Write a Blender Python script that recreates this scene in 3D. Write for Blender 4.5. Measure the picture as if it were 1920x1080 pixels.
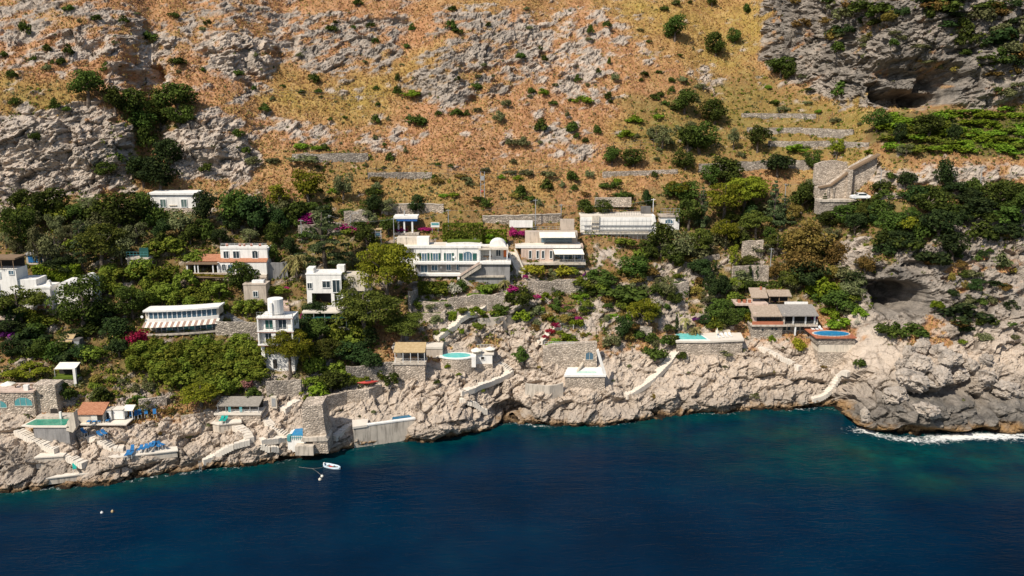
import bpy, bmesh, math, random
import numpy as np
from mathutils import Vector, Matrix
from mathutils.bvhtree import BVHTree

scene = bpy.context.scene
for ob in list(bpy.data.objects):
    bpy.data.objects.remove(ob)

# ------------------------------------------------------------------ camera
CAM_H, PITCH, FPX = 60.0, math.radians(13.0), 1663.0      # focal length in photo pixels (1920 wide)
cam_data = bpy.data.cameras.new('camera')
cam_data.sensor_width = 36.0
cam_data.lens = 36.0 * FPX / 1920.0
cam_data.clip_start = 1.0
cam_data.clip_end = 12000.0
cam = bpy.data.objects.new('camera', cam_data)
scene.collection.objects.link(cam)
cam.location = (0, 0, CAM_H)
cam.rotation_euler = (math.pi / 2 - PITCH, 0, 0)
scene.camera = cam

# ------------------------------------------------------------------ sky and sun
SUN_DIR = Vector((-0.44, -0.50, 0.75)).normalized()
world = bpy.data.worlds.new('World')
scene.world = world
world.use_nodes = True
wn = world.node_tree
wn.nodes.clear()
sky_node = wn.nodes.new('ShaderNodeTexSky')
sky_node.sky_type = 'NISHITA'
sky_node.sun_disc = False
sky_node.sun_elevation = math.asin(SUN_DIR.z)
sky_node.sun_rotation = math.atan2(SUN_DIR.x, SUN_DIR.y)
sky_node.air_density = 1.0
sky_node.dust_density = 1.2
bg = wn.nodes.new('ShaderNodeBackground')
bg.inputs['Strength'].default_value = 0.10
wo = wn.nodes.new('ShaderNodeOutputWorld')
wn.links.new(sky_node.outputs[0], bg.inputs[0])
wn.links.new(bg.outputs[0], wo.inputs[0])
sun_data = bpy.data.lights.new('sun', 'SUN')
sun_data.energy = 4.6
sun_data.angle = math.radians(0.5)
sun_data.color = (1.0, 0.935, 0.83)
sun = bpy.data.objects.new('sun', sun_data)
scene.collection.objects.link(sun)
sun.rotation_euler = SUN_DIR.to_track_quat('Z', 'Y').to_euler()
sun.location = (0, 0, 300)
scene.view_settings.view_transform = 'Standard'
scene.view_settings.look = 'None'
scene.view_settings.exposure = 0.20
scene.view_settings.gamma = 1.0
scene.cycles.max_bounces = 5
scene.cycles.diffuse_bounces = 3
scene.cycles.glossy_bounces = 2
scene.cycles.transmission_bounces = 3
scene.cycles.transparent_max_bounces = 4

rng = np.random.default_rng(11)
random.seed(11)
SIN_P, COS_P = math.sin(PITCH), math.cos(PITCH)

def ratio(py):
    """height gained per metre of depth along the sight line of a photo row"""
    b = (np.asarray(py, float) - 540.0) / FPX
    return -(SIN_P + b * COS_P) / (COS_P - b * SIN_P)

def pix_dir(px, py):
    a = (px - 960.0) / FPX
    b = (py - 540.0) / FPX
    return Vector((a, COS_P - b * SIN_P, -SIN_P - b * COS_P)).normalized()

def at_depth(px, py, Y):
    """the point on a pixel's sight line at depth Y"""
    d = pix_dir(px, py)
    return Vector((0, 0, CAM_H)) + d * (Y / d.y)

# ------------------------------------------------------------------ numpy noise
def _hash(ix, iy, iz, seed):
    h = (ix.astype(np.uint32) * np.uint32(374761393) + iy.astype(np.uint32) * np.uint32(668265263)
         + iz.astype(np.uint32) * np.uint32(2246822519) + np.uint32(seed * 3266489 + 17))
    h = (h ^ (h >> np.uint32(13))) * np.uint32(1274126177)
    h = (h ^ (h >> np.uint32(15))) * np.uint32(2654435761)
    return h ^ (h >> np.uint32(16))

def gnoise(p, seed=0):
    """gradient noise about -1..1, p is (N, 3)"""
    p = np.asarray(p, np.float32)
    i = np.floor(p).astype(np.int64)
    f = p - i
    u = f * f * f * (f * (f * 6 - 15) + 10)
    out = np.zeros(len(p), np.float32)
    for dx in (0, 1):
        wx = u[:, 0] if dx else 1 - u[:, 0]
        for dy in (0, 1):
            wy = u[:, 1] if dy else 1 - u[:, 1]
            for dz in (0, 1):
                wz = u[:, 2] if dz else 1 - u[:, 2]
                h = _hash(i[:, 0] + dx, i[:, 1] + dy, i[:, 2] + dz, seed)
                gx = (h & np.uint32(255)).astype(np.float32) / 127.5 - 1
                gy = ((h >> np.uint32(8)) & np.uint32(255)).astype(np.float32) / 127.5 - 1
                gz = ((h >> np.uint32(16)) & np.uint32(255)).astype(np.float32) / 127.5 - 1
                out += wx * wy * wz * (gx * (f[:, 0] - dx) + gy * (f[:, 1] - dy) + gz * (f[:, 2] - dz))
    return out * 1.4

def fbm(p, octaves=3, seed=0):
    p = np.asarray(p, np.float32)
    out = np.zeros(len(p), np.float32)
    a = 1.0
    for o in range(octaves):
        out += a * gnoise(p * (2.03 ** o), seed + o * 7)
        a *= 0.5
    return out

def worley(p, seed=0, tilt=None):
    """distance to nearest and second cell point and a random value of the nearest cell;
    with tilt also the height of a randomly tilted facet on that cell"""
    p = np.asarray(p, np.float32)
    i = np.floor(p).astype(np.int64)
    f1 = np.full(len(p), 9.0, np.float32)
    f2 = np.full(len(p), 9.0, np.float32)
    hh = np.zeros(len(p), np.uint32)
    dv = np.zeros_like(p)
    for dx in (-1, 0, 1):
        for dy in (-1, 0, 1):
            for dz in (-1, 0, 1):
                c = i + np.array([dx, dy, dz])
                h = _hash(c[:, 0], c[:, 1], c[:, 2], seed)
                q = np.stack([(h & np.uint32(1023)), (h >> np.uint32(10)) & np.uint32(1023), (h >> np.uint32(20)) & np.uint32(1023)], 1).astype(np.float32) / 1023.0
                e = p - (c + q).astype(np.float32)
                d = np.sqrt((e ** 2).sum(1))
                near = d < f1
                f2 = np.where(near, f1, np.minimum(f2, d))
                hh = np.where(near, h, hh)
                if tilt:
                    dv = np.where(near[:, None], e, dv)
                f1 = np.where(near, d, f1)
    g = hh * np.uint32(2654435761)
    val = (g >> np.uint32(8)).astype(np.float32) / 16777215.0
    if not tilt:
        return f1, f2, val
    g2 = (g ^ (g >> np.uint32(7))) * np.uint32(2246822519)
    t = np.stack([(g2 & np.uint32(1023)), (g2 >> np.uint32(10)) & np.uint32(1023), (g2 >> np.uint32(20)) & np.uint32(1023)], 1).astype(np.float32) / 511.5 - 1
    return f1, f2, val, tilt * (t * dv).sum(1)

# ------------------------------------------------------------------ maps of the hillside, given by where things show in the photograph
RX0, RX1, RY0, RY1, RS = -40, 1960, -160, 980, 4
GXN, GYN = (RX1 - RX0) // RS + 1, (RY1 - RY0) // RS + 1
gx = RX0 + RS * np.arange(GXN)[None, :] + np.zeros((GYN, 1))
gy = RY0 + RS * np.arange(GYN)[:, None] + np.zeros((1, GXN))

def blur(img, sig):
    s = sig / RS
    r = max(1, int(3 * s))
    k = np.exp(-0.5 * (np.arange(-r, r + 1) / s) ** 2)
    k /= k.sum()
    pad = np.pad(img, ((r, r), (r, r)), mode='edge')
    a = sum(k[j] * pad[:, j:j + img.shape[1]] for j in range(2 * r + 1))
    return sum(k[j] * a[j:j + img.shape[0], :] for j in range(2 * r + 1))

def poly_mask(pts):
    inside = np.zeros(gx.shape, bool)
    n = len(pts)
    for i in range(n):
        x0, y0 = pts[i]
        x1, y1 = pts[(i + 1) % n]
        if y0 == y1:
            continue
        c = ((y0 > gy) != (y1 > gy)) & (gx < (x1 - x0) * (gy - y0) / (y1 - y0) + x0)
        inside ^= c
    return inside

def ell(cx, cy, rx, ry):
    return ((gx - cx) / rx) ** 2 + ((gy - cy) / ry) ** 2 < 1

def sample(img, px, py):
    px = np.asarray(px, float)
    py = np.asarray(py, float)
    px = np.where(px < 0, -px, px)
    px = np.where(px > 1920, 3840 - px, px)
    x = np.clip((px - RX0) / RS, 0, GXN - 1.001)
    y = np.clip((py - RY0) / RS, 0, GYN - 1.001)
    ix, iy = x.astype(int), y.astype(int)
    fx, fy = x - ix, y - iy
    return (img[iy, ix] * (1 - fx) * (1 - fy) + img[iy, ix + 1] * fx * (1 - fy)
            + img[iy + 1, ix] * (1 - fx) * fy + img[iy + 1, ix + 1] * fx * fy)

SHORE = [(-900, 975), (-400, 948), (0, 922), (60, 917), (140, 912), (220, 903), (300, 891), (380, 880), (460, 873), (540, 862), (600, 856), (640, 843),
         (700, 834), (760, 824), (820, 826), (870, 815), (920, 797), (960, 790), (1010, 799), (1060, 797), (1120, 799), (1180, 790), (1250, 783),
         (1310, 773), (1360, 775), (1420, 766), (1480, 768), (1530, 764), (1570, 765), (1590, 778), (1606, 794), (1650, 805), (1720, 812),
         (1800, 803), (1860, 806), (1920, 803), (2100, 812), (2500, 835)]
shore_x, shore_y = np.array(SHORE, float).T
# the top edge of the bare shore rock
ROCKTOP = [(-900, 800), (0, 800), (120, 800), (260, 795), (420, 770), (480, 765), (560, 740), (620, 735), (700, 720), (760, 700), (860, 672), (940, 662), (1000, 640), (1060, 660),
           (1140, 660), (1240, 650), (1400, 650), (1500, 650), (1600, 645), (1680, 660), (1740, 640), (1840, 640), (1920, 640), (2500, 640)]
rock_x, rock_y = np.array(ROCKTOP, float).T

SL = np.full(gx.shape, 0.66)                                   # slope of the open hill
SL[gy > 330] = 0.60
SL[gy > 440] = 0.56
shore_here = np.interp(gx, shore_x, shore_y)
rock_here = np.interp(gx, rock_x, rock_y)
SL[gy > rock_here] = 0.72
SL[gy > shore_here - 26] = 1.7                                 # low sea cliff
for pts, s in [
    ([(-60, 215), (120, 205), (215, 212), (255, 260), (255, 345), (140, 362), (-60, 362)], 2.6),     # left cliff
    ([(305, 262), (360, 215), (440, 222), (470, 300), (440, 345), (330, 340)], 1.5),                # rock beyond the gully
    ([(90, 40), (210, 30), (235, 135), (150, 120), (60, 110)], 1.3),
    ([(215, 60), (330, 70), (330, 160), (240, 165)], 1.5),
    ([(400, 75), (505, 80), (510, 145), (400, 140)], 1.6),
    ([(560, 25), (770, 25), (760, 60), (600, 60)], 1.4),
    ([(560, 70), (740, 70), (740, 140), (570, 140)], 1.0),
    ([(745, 165), (830, 95), (1000, 40), (1010, 90), (940, 180), (800, 190)], 0.95),
    ([(1440, -160), (1960, -160), (1960, 190), (1650, 205), (1560, 180), (1490, 150), (1440, 110)], 3.4),   # right cliff
    ([(1330, 205), (1540, 195), (1960, 215), (1960, 300), (1500, 300), (1280, 330)], 0.42),         # terraces
    ([(1640, 310), (1960, 310), (1960, 352), (1640, 362)], 1.5),                                    # road cut
    ([(1530, 470), (1740, 470), (1760, 600), (1640, 600)], 1.3),
    ([(1740, 400), (1960, 380), (1960, 640), (1760, 650)], 1.0),
    ([(800, 560), (1000, 560), (1000, 660), (800, 660)], 0.8),
    ([(1590, 720), (1960, 690), (1960, 830), (1590, 830)], 1.15),
]:
    SL[poly_mask(pts)] = s
SL = blur(SL, 12)

R = np.zeros(gx.shape)          # rock
R[(gy < 330) & (gx < 1430)] = 0.22
R[(gy > 150) & (gy < 340) & (gx > 1180)] = 0.16
R[(gy > 440)] = 0.40
R[(gy > 360) & (gx < 700)] = 0.30
R[(gy > 480) & (gx > 760) & (gx < 1320)] = 0.50
for pts, s in [
    ([(-60, 215), (120, 200), (215, 208), (255, 255), (262, 345), (140, 372), (-60, 372)], 1.0),
    ([(305, 262), (350, 212), (445, 217), (480, 290), (460, 350), (330, 345)], 0.95),
    ([(-60, -20), (120, -20), (230, 20), (330, 60), (335, 165), (225, 165), (200, 120), (110, 130), (40, 100), (-60, 120)], 0.70),
    ([(0, 110), (70, 112), (60, 130), (0, 150)], 0.7),
    ([(330, -20), (560, -20), (590, 30), (520, 150), (430, 145), (340, 80)], 0.56),
    ([(395, 70), (508, 78), (512, 146), (400, 140)], 0.95),
    ([(555, 18), (790, 18), (770, 60), (740, 140), (570, 142), (530, 70)], 0.70),
    ([(740, 170), (775, 130), (850, 80), (800, 70), (830, 20), (870, 15), (1020, 20), (1040, 80), (980, 150), (950, 190), (800, 195)], 0.72),
    ([(1020, 10), (1110, 20), (1210, 60), (1235, 110), (1120, 110), (1040, 70)], 0.62),
    ([(950, 120), (1110, 60), (1150, 170), (1190, 190), (1140, 200), (1020, 170)], 0.72),
    ([(1290, 120), (1370, 125), (1360, 170), (1300, 180)], 0.7),
    ([(470, 215), (600, 212), (680, 235), (640, 270), (480, 265)], 0.66),
    ([(690, 215), (790, 225), (800, 260), (750, 295), (680, 285)], 0.6),
    ([(380, 180), (480, 150), (520, 170), (440, 200)], 0.6),
    ([(985, 195), (1100, 200), (1110, 300), (1030, 320), (985, 260)], 0.6),
    ([(1430, -160), (1960, -160), (1960, 195), (1650, 208), (1560, 185), (1480, 150), (1430, 115)], 0.97),
    ([(1640, 305), (1960, 312), (1960, 352), (1640, 362)], 0.7),
    ([(1180, 480), (1340, 470), (1340, 640), (1200, 650)], 0.62),
    ([(1560, 470), (1740, 460), (1780, 560), (1760, 610), (1640, 600), (1590, 560)], 0.95),
    ([(1740, 440), (1830, 400), (1960, 380), (1960, 650), (1780, 650), (1750, 600)], 0.85),
    ([(1610, 590), (1660, 580), (1700, 680), (1700, 720), (1590, 720)], 0.9),
    ([(0, 355), (120, 360), (300, 350), (320, 400), (120, 420), (0, 400)], 0.45),
    ([(800, 570), (930, 540), (1010, 560), (1010, 680), (820, 680)], 0.85),
    ([(480, 700), (760, 690), (760, 800), (480, 800)], 0.8),
    ([(0, 735), (140, 730), (140, 820), (0, 820)], 0.7),
    ([(230, 700), (330, 700), (330, 790), (230, 790)], 0.5),
]:
    m = poly_mask(pts)
    R[m] = np.maximum(R[m], s)
R[gy > rock_here] = 1.0
R = blur(R, 11)

GR = np.zeros(gx.shape)         # green ground cover
for pts, s in [
    ([(0, 370), (350, 380), (560, 360), (700, 400), (700, 720), (480, 760), (0, 760)], 0.75),
    ([(1220, 350), (1520, 350), (1920, 340), (1920, 480), (1740, 480), (1640, 580), (1280, 600), (1200, 420)], 0.7),
    ([(1640, 215), (1960, 200), (1960, 300), (1660, 300)], 1.0),
    ([(1180, 170), (1430, 130), (1560, 190), (1640, 215), (1640, 300), (1280, 330), (1180, 290)], 0.5),
    ([(470, 90), (520, 90), (520, 150), (490, 160)], 0.5),
    ([(545, 275), (700, 285), (700, 300), (545, 295)], 0.9),
    ([(0, 160), (130, 170), (160, 215), (0, 250)], 0.35),
    ([(190, 240), (330, 180), (330, 260), (290, 330), (230, 380)], 0.6),
    ([(600, 295), (900, 310), (900, 360), (560, 360)], 0.35),
    ([(760, 540), (1000, 520), (1200, 560), (1200, 640), (1000, 650), (980, 560), (760, 620)], 0.65),
    ([(540, 380), (1300, 380), (1300, 560), (1110, 620), (760, 640), (690, 560)], 0.55),
    ([(1440, -160), (1960, -160), (1960, 100), (1860, 180), (1760, 40), (1600, 60), (1560, 90)], 0.5),
    ([(1330, 60), (1430, 60), (1430, 110), (1330, 110)], 0.3),
]:
    m = poly_mask(pts)
    GR[m] = np.maximum(GR[m], s)
GR = blur(GR, 16)

YE = np.zeros(gx.shape)         # yellow, less rusty straw
for pts, s in [
    ([(500, 110), (560, 140), (700, 140), (850, 90), (850, 120), (740, 200), (700, 220), (520, 215), (470, 190)], 0.9),
    ([(1090, -40), (1440, -60), (1440, 200), (1290, 120), (1200, 70)], 0.8),
    ([(0, 140), (150, 150), (190, 210), (60, 240), (0, 250)], 0.7),
    ([(1150, 180), (1640, 160), (1640, 320), (1150, 330)], 0.8),
    ([(560, 310), (1040, 330), (1040, 400), (560, 400)], 0.55),
    ([(740, -40), (1090, -40), (1050, 20), (800, 15)], 0.6),
]:
    m = poly_mask(pts)
    YE[m] = np.maximum(YE[m], s)
YE = blur(YE, 20)

DK = np.zeros(gx.shape)         # weathered dark grey limestone, plus shade painted at the cave
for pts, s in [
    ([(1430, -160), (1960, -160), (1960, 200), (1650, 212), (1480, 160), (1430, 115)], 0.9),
    ([(1600, 480), (1740, 470), (1770, 600), (1640, 610)], 0.9),  # dark tint on the cave rock, deepening its shade by colour
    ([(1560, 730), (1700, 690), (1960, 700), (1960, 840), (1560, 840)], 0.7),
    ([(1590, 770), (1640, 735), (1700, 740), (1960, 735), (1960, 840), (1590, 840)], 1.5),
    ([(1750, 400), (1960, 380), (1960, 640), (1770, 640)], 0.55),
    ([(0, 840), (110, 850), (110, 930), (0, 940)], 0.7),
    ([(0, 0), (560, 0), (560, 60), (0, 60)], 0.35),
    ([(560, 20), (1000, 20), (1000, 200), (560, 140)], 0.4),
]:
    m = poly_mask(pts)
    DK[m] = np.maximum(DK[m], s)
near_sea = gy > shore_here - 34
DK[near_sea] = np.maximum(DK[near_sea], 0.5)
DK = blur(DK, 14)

SM = np.zeros(gx.shape)         # smooth dressed slopes without crags
for pts, s in [
    ([(1610, 590), (1655, 590), (1700, 690), (1690, 715), (1600, 700)], 0.9),
    ([(1100, 430), (1170, 400), (1200, 520), (1110, 520)], 0.9),
    ([(1060, 700), (1240, 660), (1320, 700), (1200, 760)], 0.45),
    ([(620, 725), (760, 715), (760, 790), (640, 790)], 0.5),
]:
    m = poly_mask(pts)
    SM[m] = s
for cx, cy, rx, ry in [(860, 672, 80, 26), (770, 670, 45, 34), (1095, 690, 55, 40), (1335, 645, 80, 26), (1565, 645, 50, 32), (90, 800, 60, 24), (170, 785, 90, 18), (450, 765, 50, 18),
                       (556, 815, 26, 20), (715, 800, 70, 30), (262, 845, 75, 14), (135, 885, 50, 12), (95, 855, 40, 12), (1465, 600, 75, 40), (590, 800, 40, 50), (870, 500, 110, 50), (1035, 480, 80, 45), (1160, 425, 90, 30),
                       (522, 660, 45, 60), (620, 560, 70, 50), (340, 610, 80, 26), (430, 500, 80, 36), (60, 550, 100, 50), (30, 755, 70, 30), (325, 385, 50, 18), (1590, 350, 65, 36)]:
    SM[ell(cx, cy, rx, ry)] = 0.97
SM = blur(SM, 8)

# hollows (positive) and bulges (negative) along the surface normal, metres
CARVE = np.zeros(gx.shape)
for cx, cy, rx, ry, d in [
    (1690, 564, 48, 27, 17.0), (1655, 540, 34, 16, 5.0), (1722, 503, 30, 10, 4.0), (1640, 508, 30, 9, 3.0),
    (1715, 184, 66, 17, 16.0), (1650, 172, 22, 15, 7.0), (1765, 168, 26, 30, 8.0), (1700, 128, 110, 14, 3.5), (1735, 146, 80, 18, 5.0), (1560, 120, 50, 8, 1.5), (1600, 150, 60, 7, 2.0), (1840, 150, 50, 8, 2.0), (1500, 90, 30, 10, 1.5), (1800, 100, 40, 8, 1.5), (1620, 95, 50, 7, 1.5), (1470, 30, 14, 30, 1.5),
    (250, 148, 16, 16, 5.0), (290, 140, 18, 16, 4.0), (545, 78, 8, 14, 2.5), (730, 40, 40, 8, 3.0), (888, 188, 14, 10, 3.0), (515, 55, 14, 8, 1.5),
    (955, 768, 34, 13, 5.0), (1150, 760, 36, 12, 2.0), (1012, 725, 22, 8, 2.0), (1075, 765, 30, 10, 1.5), (1600, 722, 26, 9, 2.5), (1445, 735, 20, 6, 2.0), (1395, 752, 16, 7, 1.6),
    (1735, 746, 40, 7, 4.0), (1830, 760, 18, 14, 5.0), (1785, 732, 30, 7, 3.5), (1820, 722, 9, 16, 4.0), (1870, 742, 24, 7, 2.5), (1690, 700, 26, 6, 2.0), (1650, 738, 16, 8, 2.5), (105, 775, 12, 14, 3.0),
    (1655, 750, 22, 8, 1.5), (60, 885, 40, 12, 1.2),
    (1650, 768, 50, 34, -3.5), (1765, 772, 80, 30, -3.5), (1880, 780, 50, 30, -2.5), (1620, 785, 12, 14, -1.2),
    (1715, 715, 44, 14, -2.2), (1730, 680, 40, 16, -1.6), (1780, 675, 30, 12, -1.5),
    (170, 60, 30, 30, -2.0), (215, 100, 22, 34, -3.0), (490, 105, 24, 30, -2.5), (60, 270, 70, 50, -2.0), (190, 270, 50, 50, -2.0), (390, 260, 40, 40, -2.0),
    (1460, 60, 24, 60, -3.0), (1520, 120, 30, 30, -2.0), (1640, 100, 50, 30, -2.0), (1870, 140, 60, 50, -2.0),
    (820, 130, 50, 40, -1.5), (900, 80, 60, 30, -1.5), (330, 850, 60, 16, -1.2), (250, 860, 60, 16, -1.2), (880, 790, 60, 18, -1.5), (1060, 740, 60, 26, -1.0), (800, 800, 40, 20, -1.5), (1320, 740, 80, 26, -1.2), (470, 830, 60, 20, -1.0),
]:
    CARVE[ell(cx, cy, rx, ry)] += d
CARVE = blur(CARVE, 4)

# ------------------------------------------------------------------ helpers for objects
COL = scene.collection

def link_mesh(name, verts, faces, mat=None, parent=None, smooth=False):
    me = bpy.data.meshes.new(name)
    me.from_pydata([tuple(v) for v in verts], [], faces)
    me.update()
    if smooth:
        me.polygons.foreach_set('use_smooth', [True] * len(me.polygons))
    if mat:
        me.materials.append(mat)
    o = bpy.data.objects.new(name, me)
    COL.objects.link(o)
    if parent:
        o.parent = parent
    return o

def np_mesh(name, V, Q):
    """fast mesh from arrays; Q is (M, 4) or (M, 3)"""
    me = bpy.data.meshes.new(name)
    k = Q.shape[1]
    me.vertices.add(len(V))
    me.vertices.foreach_set('co', np.ascontiguousarray(V, np.float32).ravel())
    me.loops.add(Q.size)
    me.loops.foreach_set('vertex_index', np.ascontiguousarray(Q, np.int32).ravel())
    me.polygons.add(len(Q))
    me.polygons.foreach_set('loop_start', np.arange(0, Q.size, k, dtype=np.int32))
    me.update(calc_edges=True)
    return me

def tag(o, label=None, cat=None, group=None, kind=None):
    if label:
        o['label'] = label
    if cat:
        o['category'] = cat
    if group:
        o['group'] = group
    if kind:
        o['kind'] = kind
    return o

# ------------------------------------------------------------------ materials
def new_mat(name):
    m = bpy.data.materials.new(name)
    m.use_nodes = True
    nt = m.node_tree
    nt.nodes.clear()
    out = nt.nodes.new('ShaderNodeOutputMaterial')
    bs = nt.nodes.new('ShaderNodeBsdfPrincipled')
    nt.links.new(bs.outputs[0], out.inputs[0])
    return m, nt, bs

def N(nt, kind, **kw):
    n = nt.nodes.new(kind)
    for k, v in kw.items():
        if k in n.inputs:
            n.inputs[k].default_value = v
        else:
            setattr(n, k, v)
    return n

def noise(nt, scale, detail=3.0, rough=0.6, coord=None, dist=0.0):
    n = N(nt, 'ShaderNodeTexNoise')
    n.inputs['Scale'].default_value = scale
    n.inputs['Detail'].default_value = detail
    n.inputs['Roughness'].default_value = rough
    n.inputs['Distortion'].default_value = dist
    if coord:
        nt.links.new(coord, n.inputs['Vector'])
    return n.outputs['Fac']

def ramp(nt, fac, stops):
    r = nt.nodes.new('ShaderNodeValToRGB')
    e = r.color_ramp.elements
    while len(e) < len(stops):
        e.new(0.5)
    for el, (p, c) in zip(e, stops):
        el.position = p
        el.color = (c[0], c[1], c[2], 1) if not isinstance(c, float) else (c, c, c, 1)
    nt.links.new(fac, r.inputs[0])
    return r.outputs[0]

def mix(nt, fac, a, b, mode='MIX'):
    m = nt.nodes.new('ShaderNodeMix')
    m.data_type = 'RGBA'
    m.blend_type = mode
    for sock, val in ((m.inputs[0], fac), (m.inputs[6], a), (m.inputs[7], b)):
        if hasattr(val, 'is_output'):
            nt.links.new(val, sock)
        elif isinstance(val, (int, float)):
            sock.default_value = val
        else:
            sock.default_value = (val[0], val[1], val[2], 1)
    return m.outputs[2]

def math_n(nt, op, a, b=None, c=None, clamp=False):
    m = nt.nodes.new('ShaderNodeMath')
    m.operation = op
    m.use_clamp = clamp
    for i, v in enumerate((a, b, c)):
        if v is None:
            continue
        if hasattr(v, 'is_output'):
            nt.links.new(v, m.inputs[i])
        else:
            m.inputs[i].default_value = v
    return m.outputs[0]

def bump(nt, bs, height, strength=0.5, dist=0.1):
    b = nt.nodes.new('ShaderNodeBump')
    b.inputs['Strength'].default_value = strength
    b.inputs['Distance'].default_value = dist
    nt.links.new(height, b.inputs['Height'])
    nt.links.new(b.outputs[0], bs.inputs['Normal'])

def terrain_material():
    m, nt, bs = new_mat('hillside_ground')
    geo = N(nt, 'ShaderNodeNewGeometry')
    pos = geo.outputs['Position']
    att = N(nt, 'ShaderNodeAttribute', attribute_name='mask')
    sep = N(nt, 'ShaderNodeSeparateColor')
    nt.links.new(att.outputs['Color'], sep.inputs[0])
    rock, green, straw = sep.outputs
    att2 = N(nt, 'ShaderNodeAttribute', attribute_name='mask_more')
    sep2 = N(nt, 'ShaderNodeSeparateColor')
    nt.links.new(att2.outputs['Color'], sep2.inputs[0])
    shore, dark, crack = sep2.outputs
    n_big = noise(nt, 0.06, 4, 0.6, pos)
    n_mid = noise(nt, 0.35, 5, 0.65, pos)
    n_fine = noise(nt, 2.2, 5, 0.7, pos)
    n_dots = noise(nt, 1.1, 4, 0.75, pos)
    # dry grass
    rust = ramp(nt, n_mid, [(0.30, (0.26, 0.125, 0.058)), (0.5, (0.42, 0.215, 0.105)), (0.70, (0.47, 0.285, 0.155))])
    stra = ramp(nt, n_mid, [(0.30, (0.20, 0.13, 0.030)), (0.5, (0.35, 0.235, 0.062)), (0.72, (0.45, 0.315, 0.11))])
    gn = ramp(nt, n_mid, [(0.32, (0.030, 0.040, 0.010)), (0.52, (0.085, 0.090, 0.022)), (0.72, (0.19, 0.165, 0.055))])
    st = math_n(nt, 'ADD', straw, math_n(nt, 'MULTIPLY', math_n(nt, 'SUBTRACT', n_big, 0.5), 1.6), clamp=True)
    grass = mix(nt, st, rust, stra)
    gf = math_n(nt, 'ADD', green, math_n(nt, 'MULTIPLY', math_n(nt, 'SUBTRACT', n_mid, 0.55), 1.2))
    gf = math_n(nt, 'MULTIPLY', gf, math_n(nt, 'GREATER_THAN', green, 0.02), clamp=True)
    grass = mix(nt, gf, grass, gn)
    fleck = ramp(nt, n_dots, [(0.30, 0.55), (0.46, 1.0), (0.62, 1.0), (0.75, 1.25)])
    grass = mix(nt, 1.0, grass, fleck, 'MULTIPLY')
    # limestone
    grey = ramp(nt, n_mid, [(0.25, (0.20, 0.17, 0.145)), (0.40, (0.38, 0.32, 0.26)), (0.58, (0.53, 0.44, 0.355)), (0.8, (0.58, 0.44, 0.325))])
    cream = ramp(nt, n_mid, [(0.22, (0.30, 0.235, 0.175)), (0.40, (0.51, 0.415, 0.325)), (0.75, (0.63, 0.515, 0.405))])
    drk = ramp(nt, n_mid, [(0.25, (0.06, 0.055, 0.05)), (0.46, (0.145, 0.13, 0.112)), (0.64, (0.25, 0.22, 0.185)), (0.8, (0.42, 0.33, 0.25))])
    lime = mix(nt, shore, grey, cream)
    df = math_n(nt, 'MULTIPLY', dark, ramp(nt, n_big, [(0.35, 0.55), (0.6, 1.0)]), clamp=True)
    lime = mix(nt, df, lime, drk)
    speck = ramp(nt, n_fine, [(0.28, 0.42), (0.43, 0.92), (0.7, 1.08)])
    lime = mix(nt, 1.0, lime, speck, 'MULTIPLY')
    ck = math_n(nt, 'MULTIPLY', crack, 0.75)
    lime = mix(nt, ck, lime, (0.07, 0.055, 0.042))  # crevice shade painted into the rock colour along the cracks
    # tide line: ochre growth, then black wet stone
    sx = N(nt, 'ShaderNodeSeparateXYZ')
    nt.links.new(pos, sx.inputs[0])
    zz = math_n(nt, 'ADD', sx.outputs[2], math_n(nt, 'MULTIPLY', math_n(nt, 'SUBTRACT', n_mid, 0.5), 2.2))
    hx = N(nt, 'ShaderNodeMapRange', clamp=True)
    hx.inputs[1].default_value, hx.inputs[2].default_value, hx.inputs[3].default_value, hx.inputs[4].default_value = 54.0, 62.0, 0.0, 0.8
    nt.links.new(sx.outputs[0], hx.inputs[0])
    zo = math_n(nt, 'SUBTRACT', zz, hx.outputs[0])
    och = ramp(nt, n_fine, [(0.3, (0.13, 0.065, 0.022)), (0.55, (0.32, 0.18, 0.065)), (0.75, (0.46, 0.29, 0.13))])
    f_och = N(nt, 'ShaderNodeMapRange', clamp=True)
    f_och.inputs[1].default_value, f_och.inputs[2].default_value, f_och.inputs[3].default_value, f_och.inputs[4].default_value = 0.4, 1.3, 0.8, 0.0
    nt.links.new(zo, f_och.inputs[0])
    lime = mix(nt, f_och.outputs[0], lime, och)
    f_wet = N(nt, 'ShaderNodeMapRange', clamp=True)
    f_wet.inputs[1].default_value, f_wet.inputs[2].default_value, f_wet.inputs[3].default_value, f_wet.inputs[4].default_value = 0.15, 0.7, 1.0, 0.0
    nt.links.new(zz, f_wet.inputs[0])
    lime = mix(nt, f_wet.outputs[0], lime, (0.022, 0.015, 0.009))
    col = mix(nt, rock, grass, lime)
    nt.links.new(col, bs.inputs['Base Color'])
    bs.inputs['Roughness'].default_value = 0.95
    bs.inputs['Specular IOR Level'].default_value = 0.15
    hgt = math_n(nt, 'ADD', n_fine, math_n(nt, 'MULTIPLY', n_dots, 0.8))
    bump(nt, bs, hgt, 0.85, 0.30)
    return m

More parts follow.
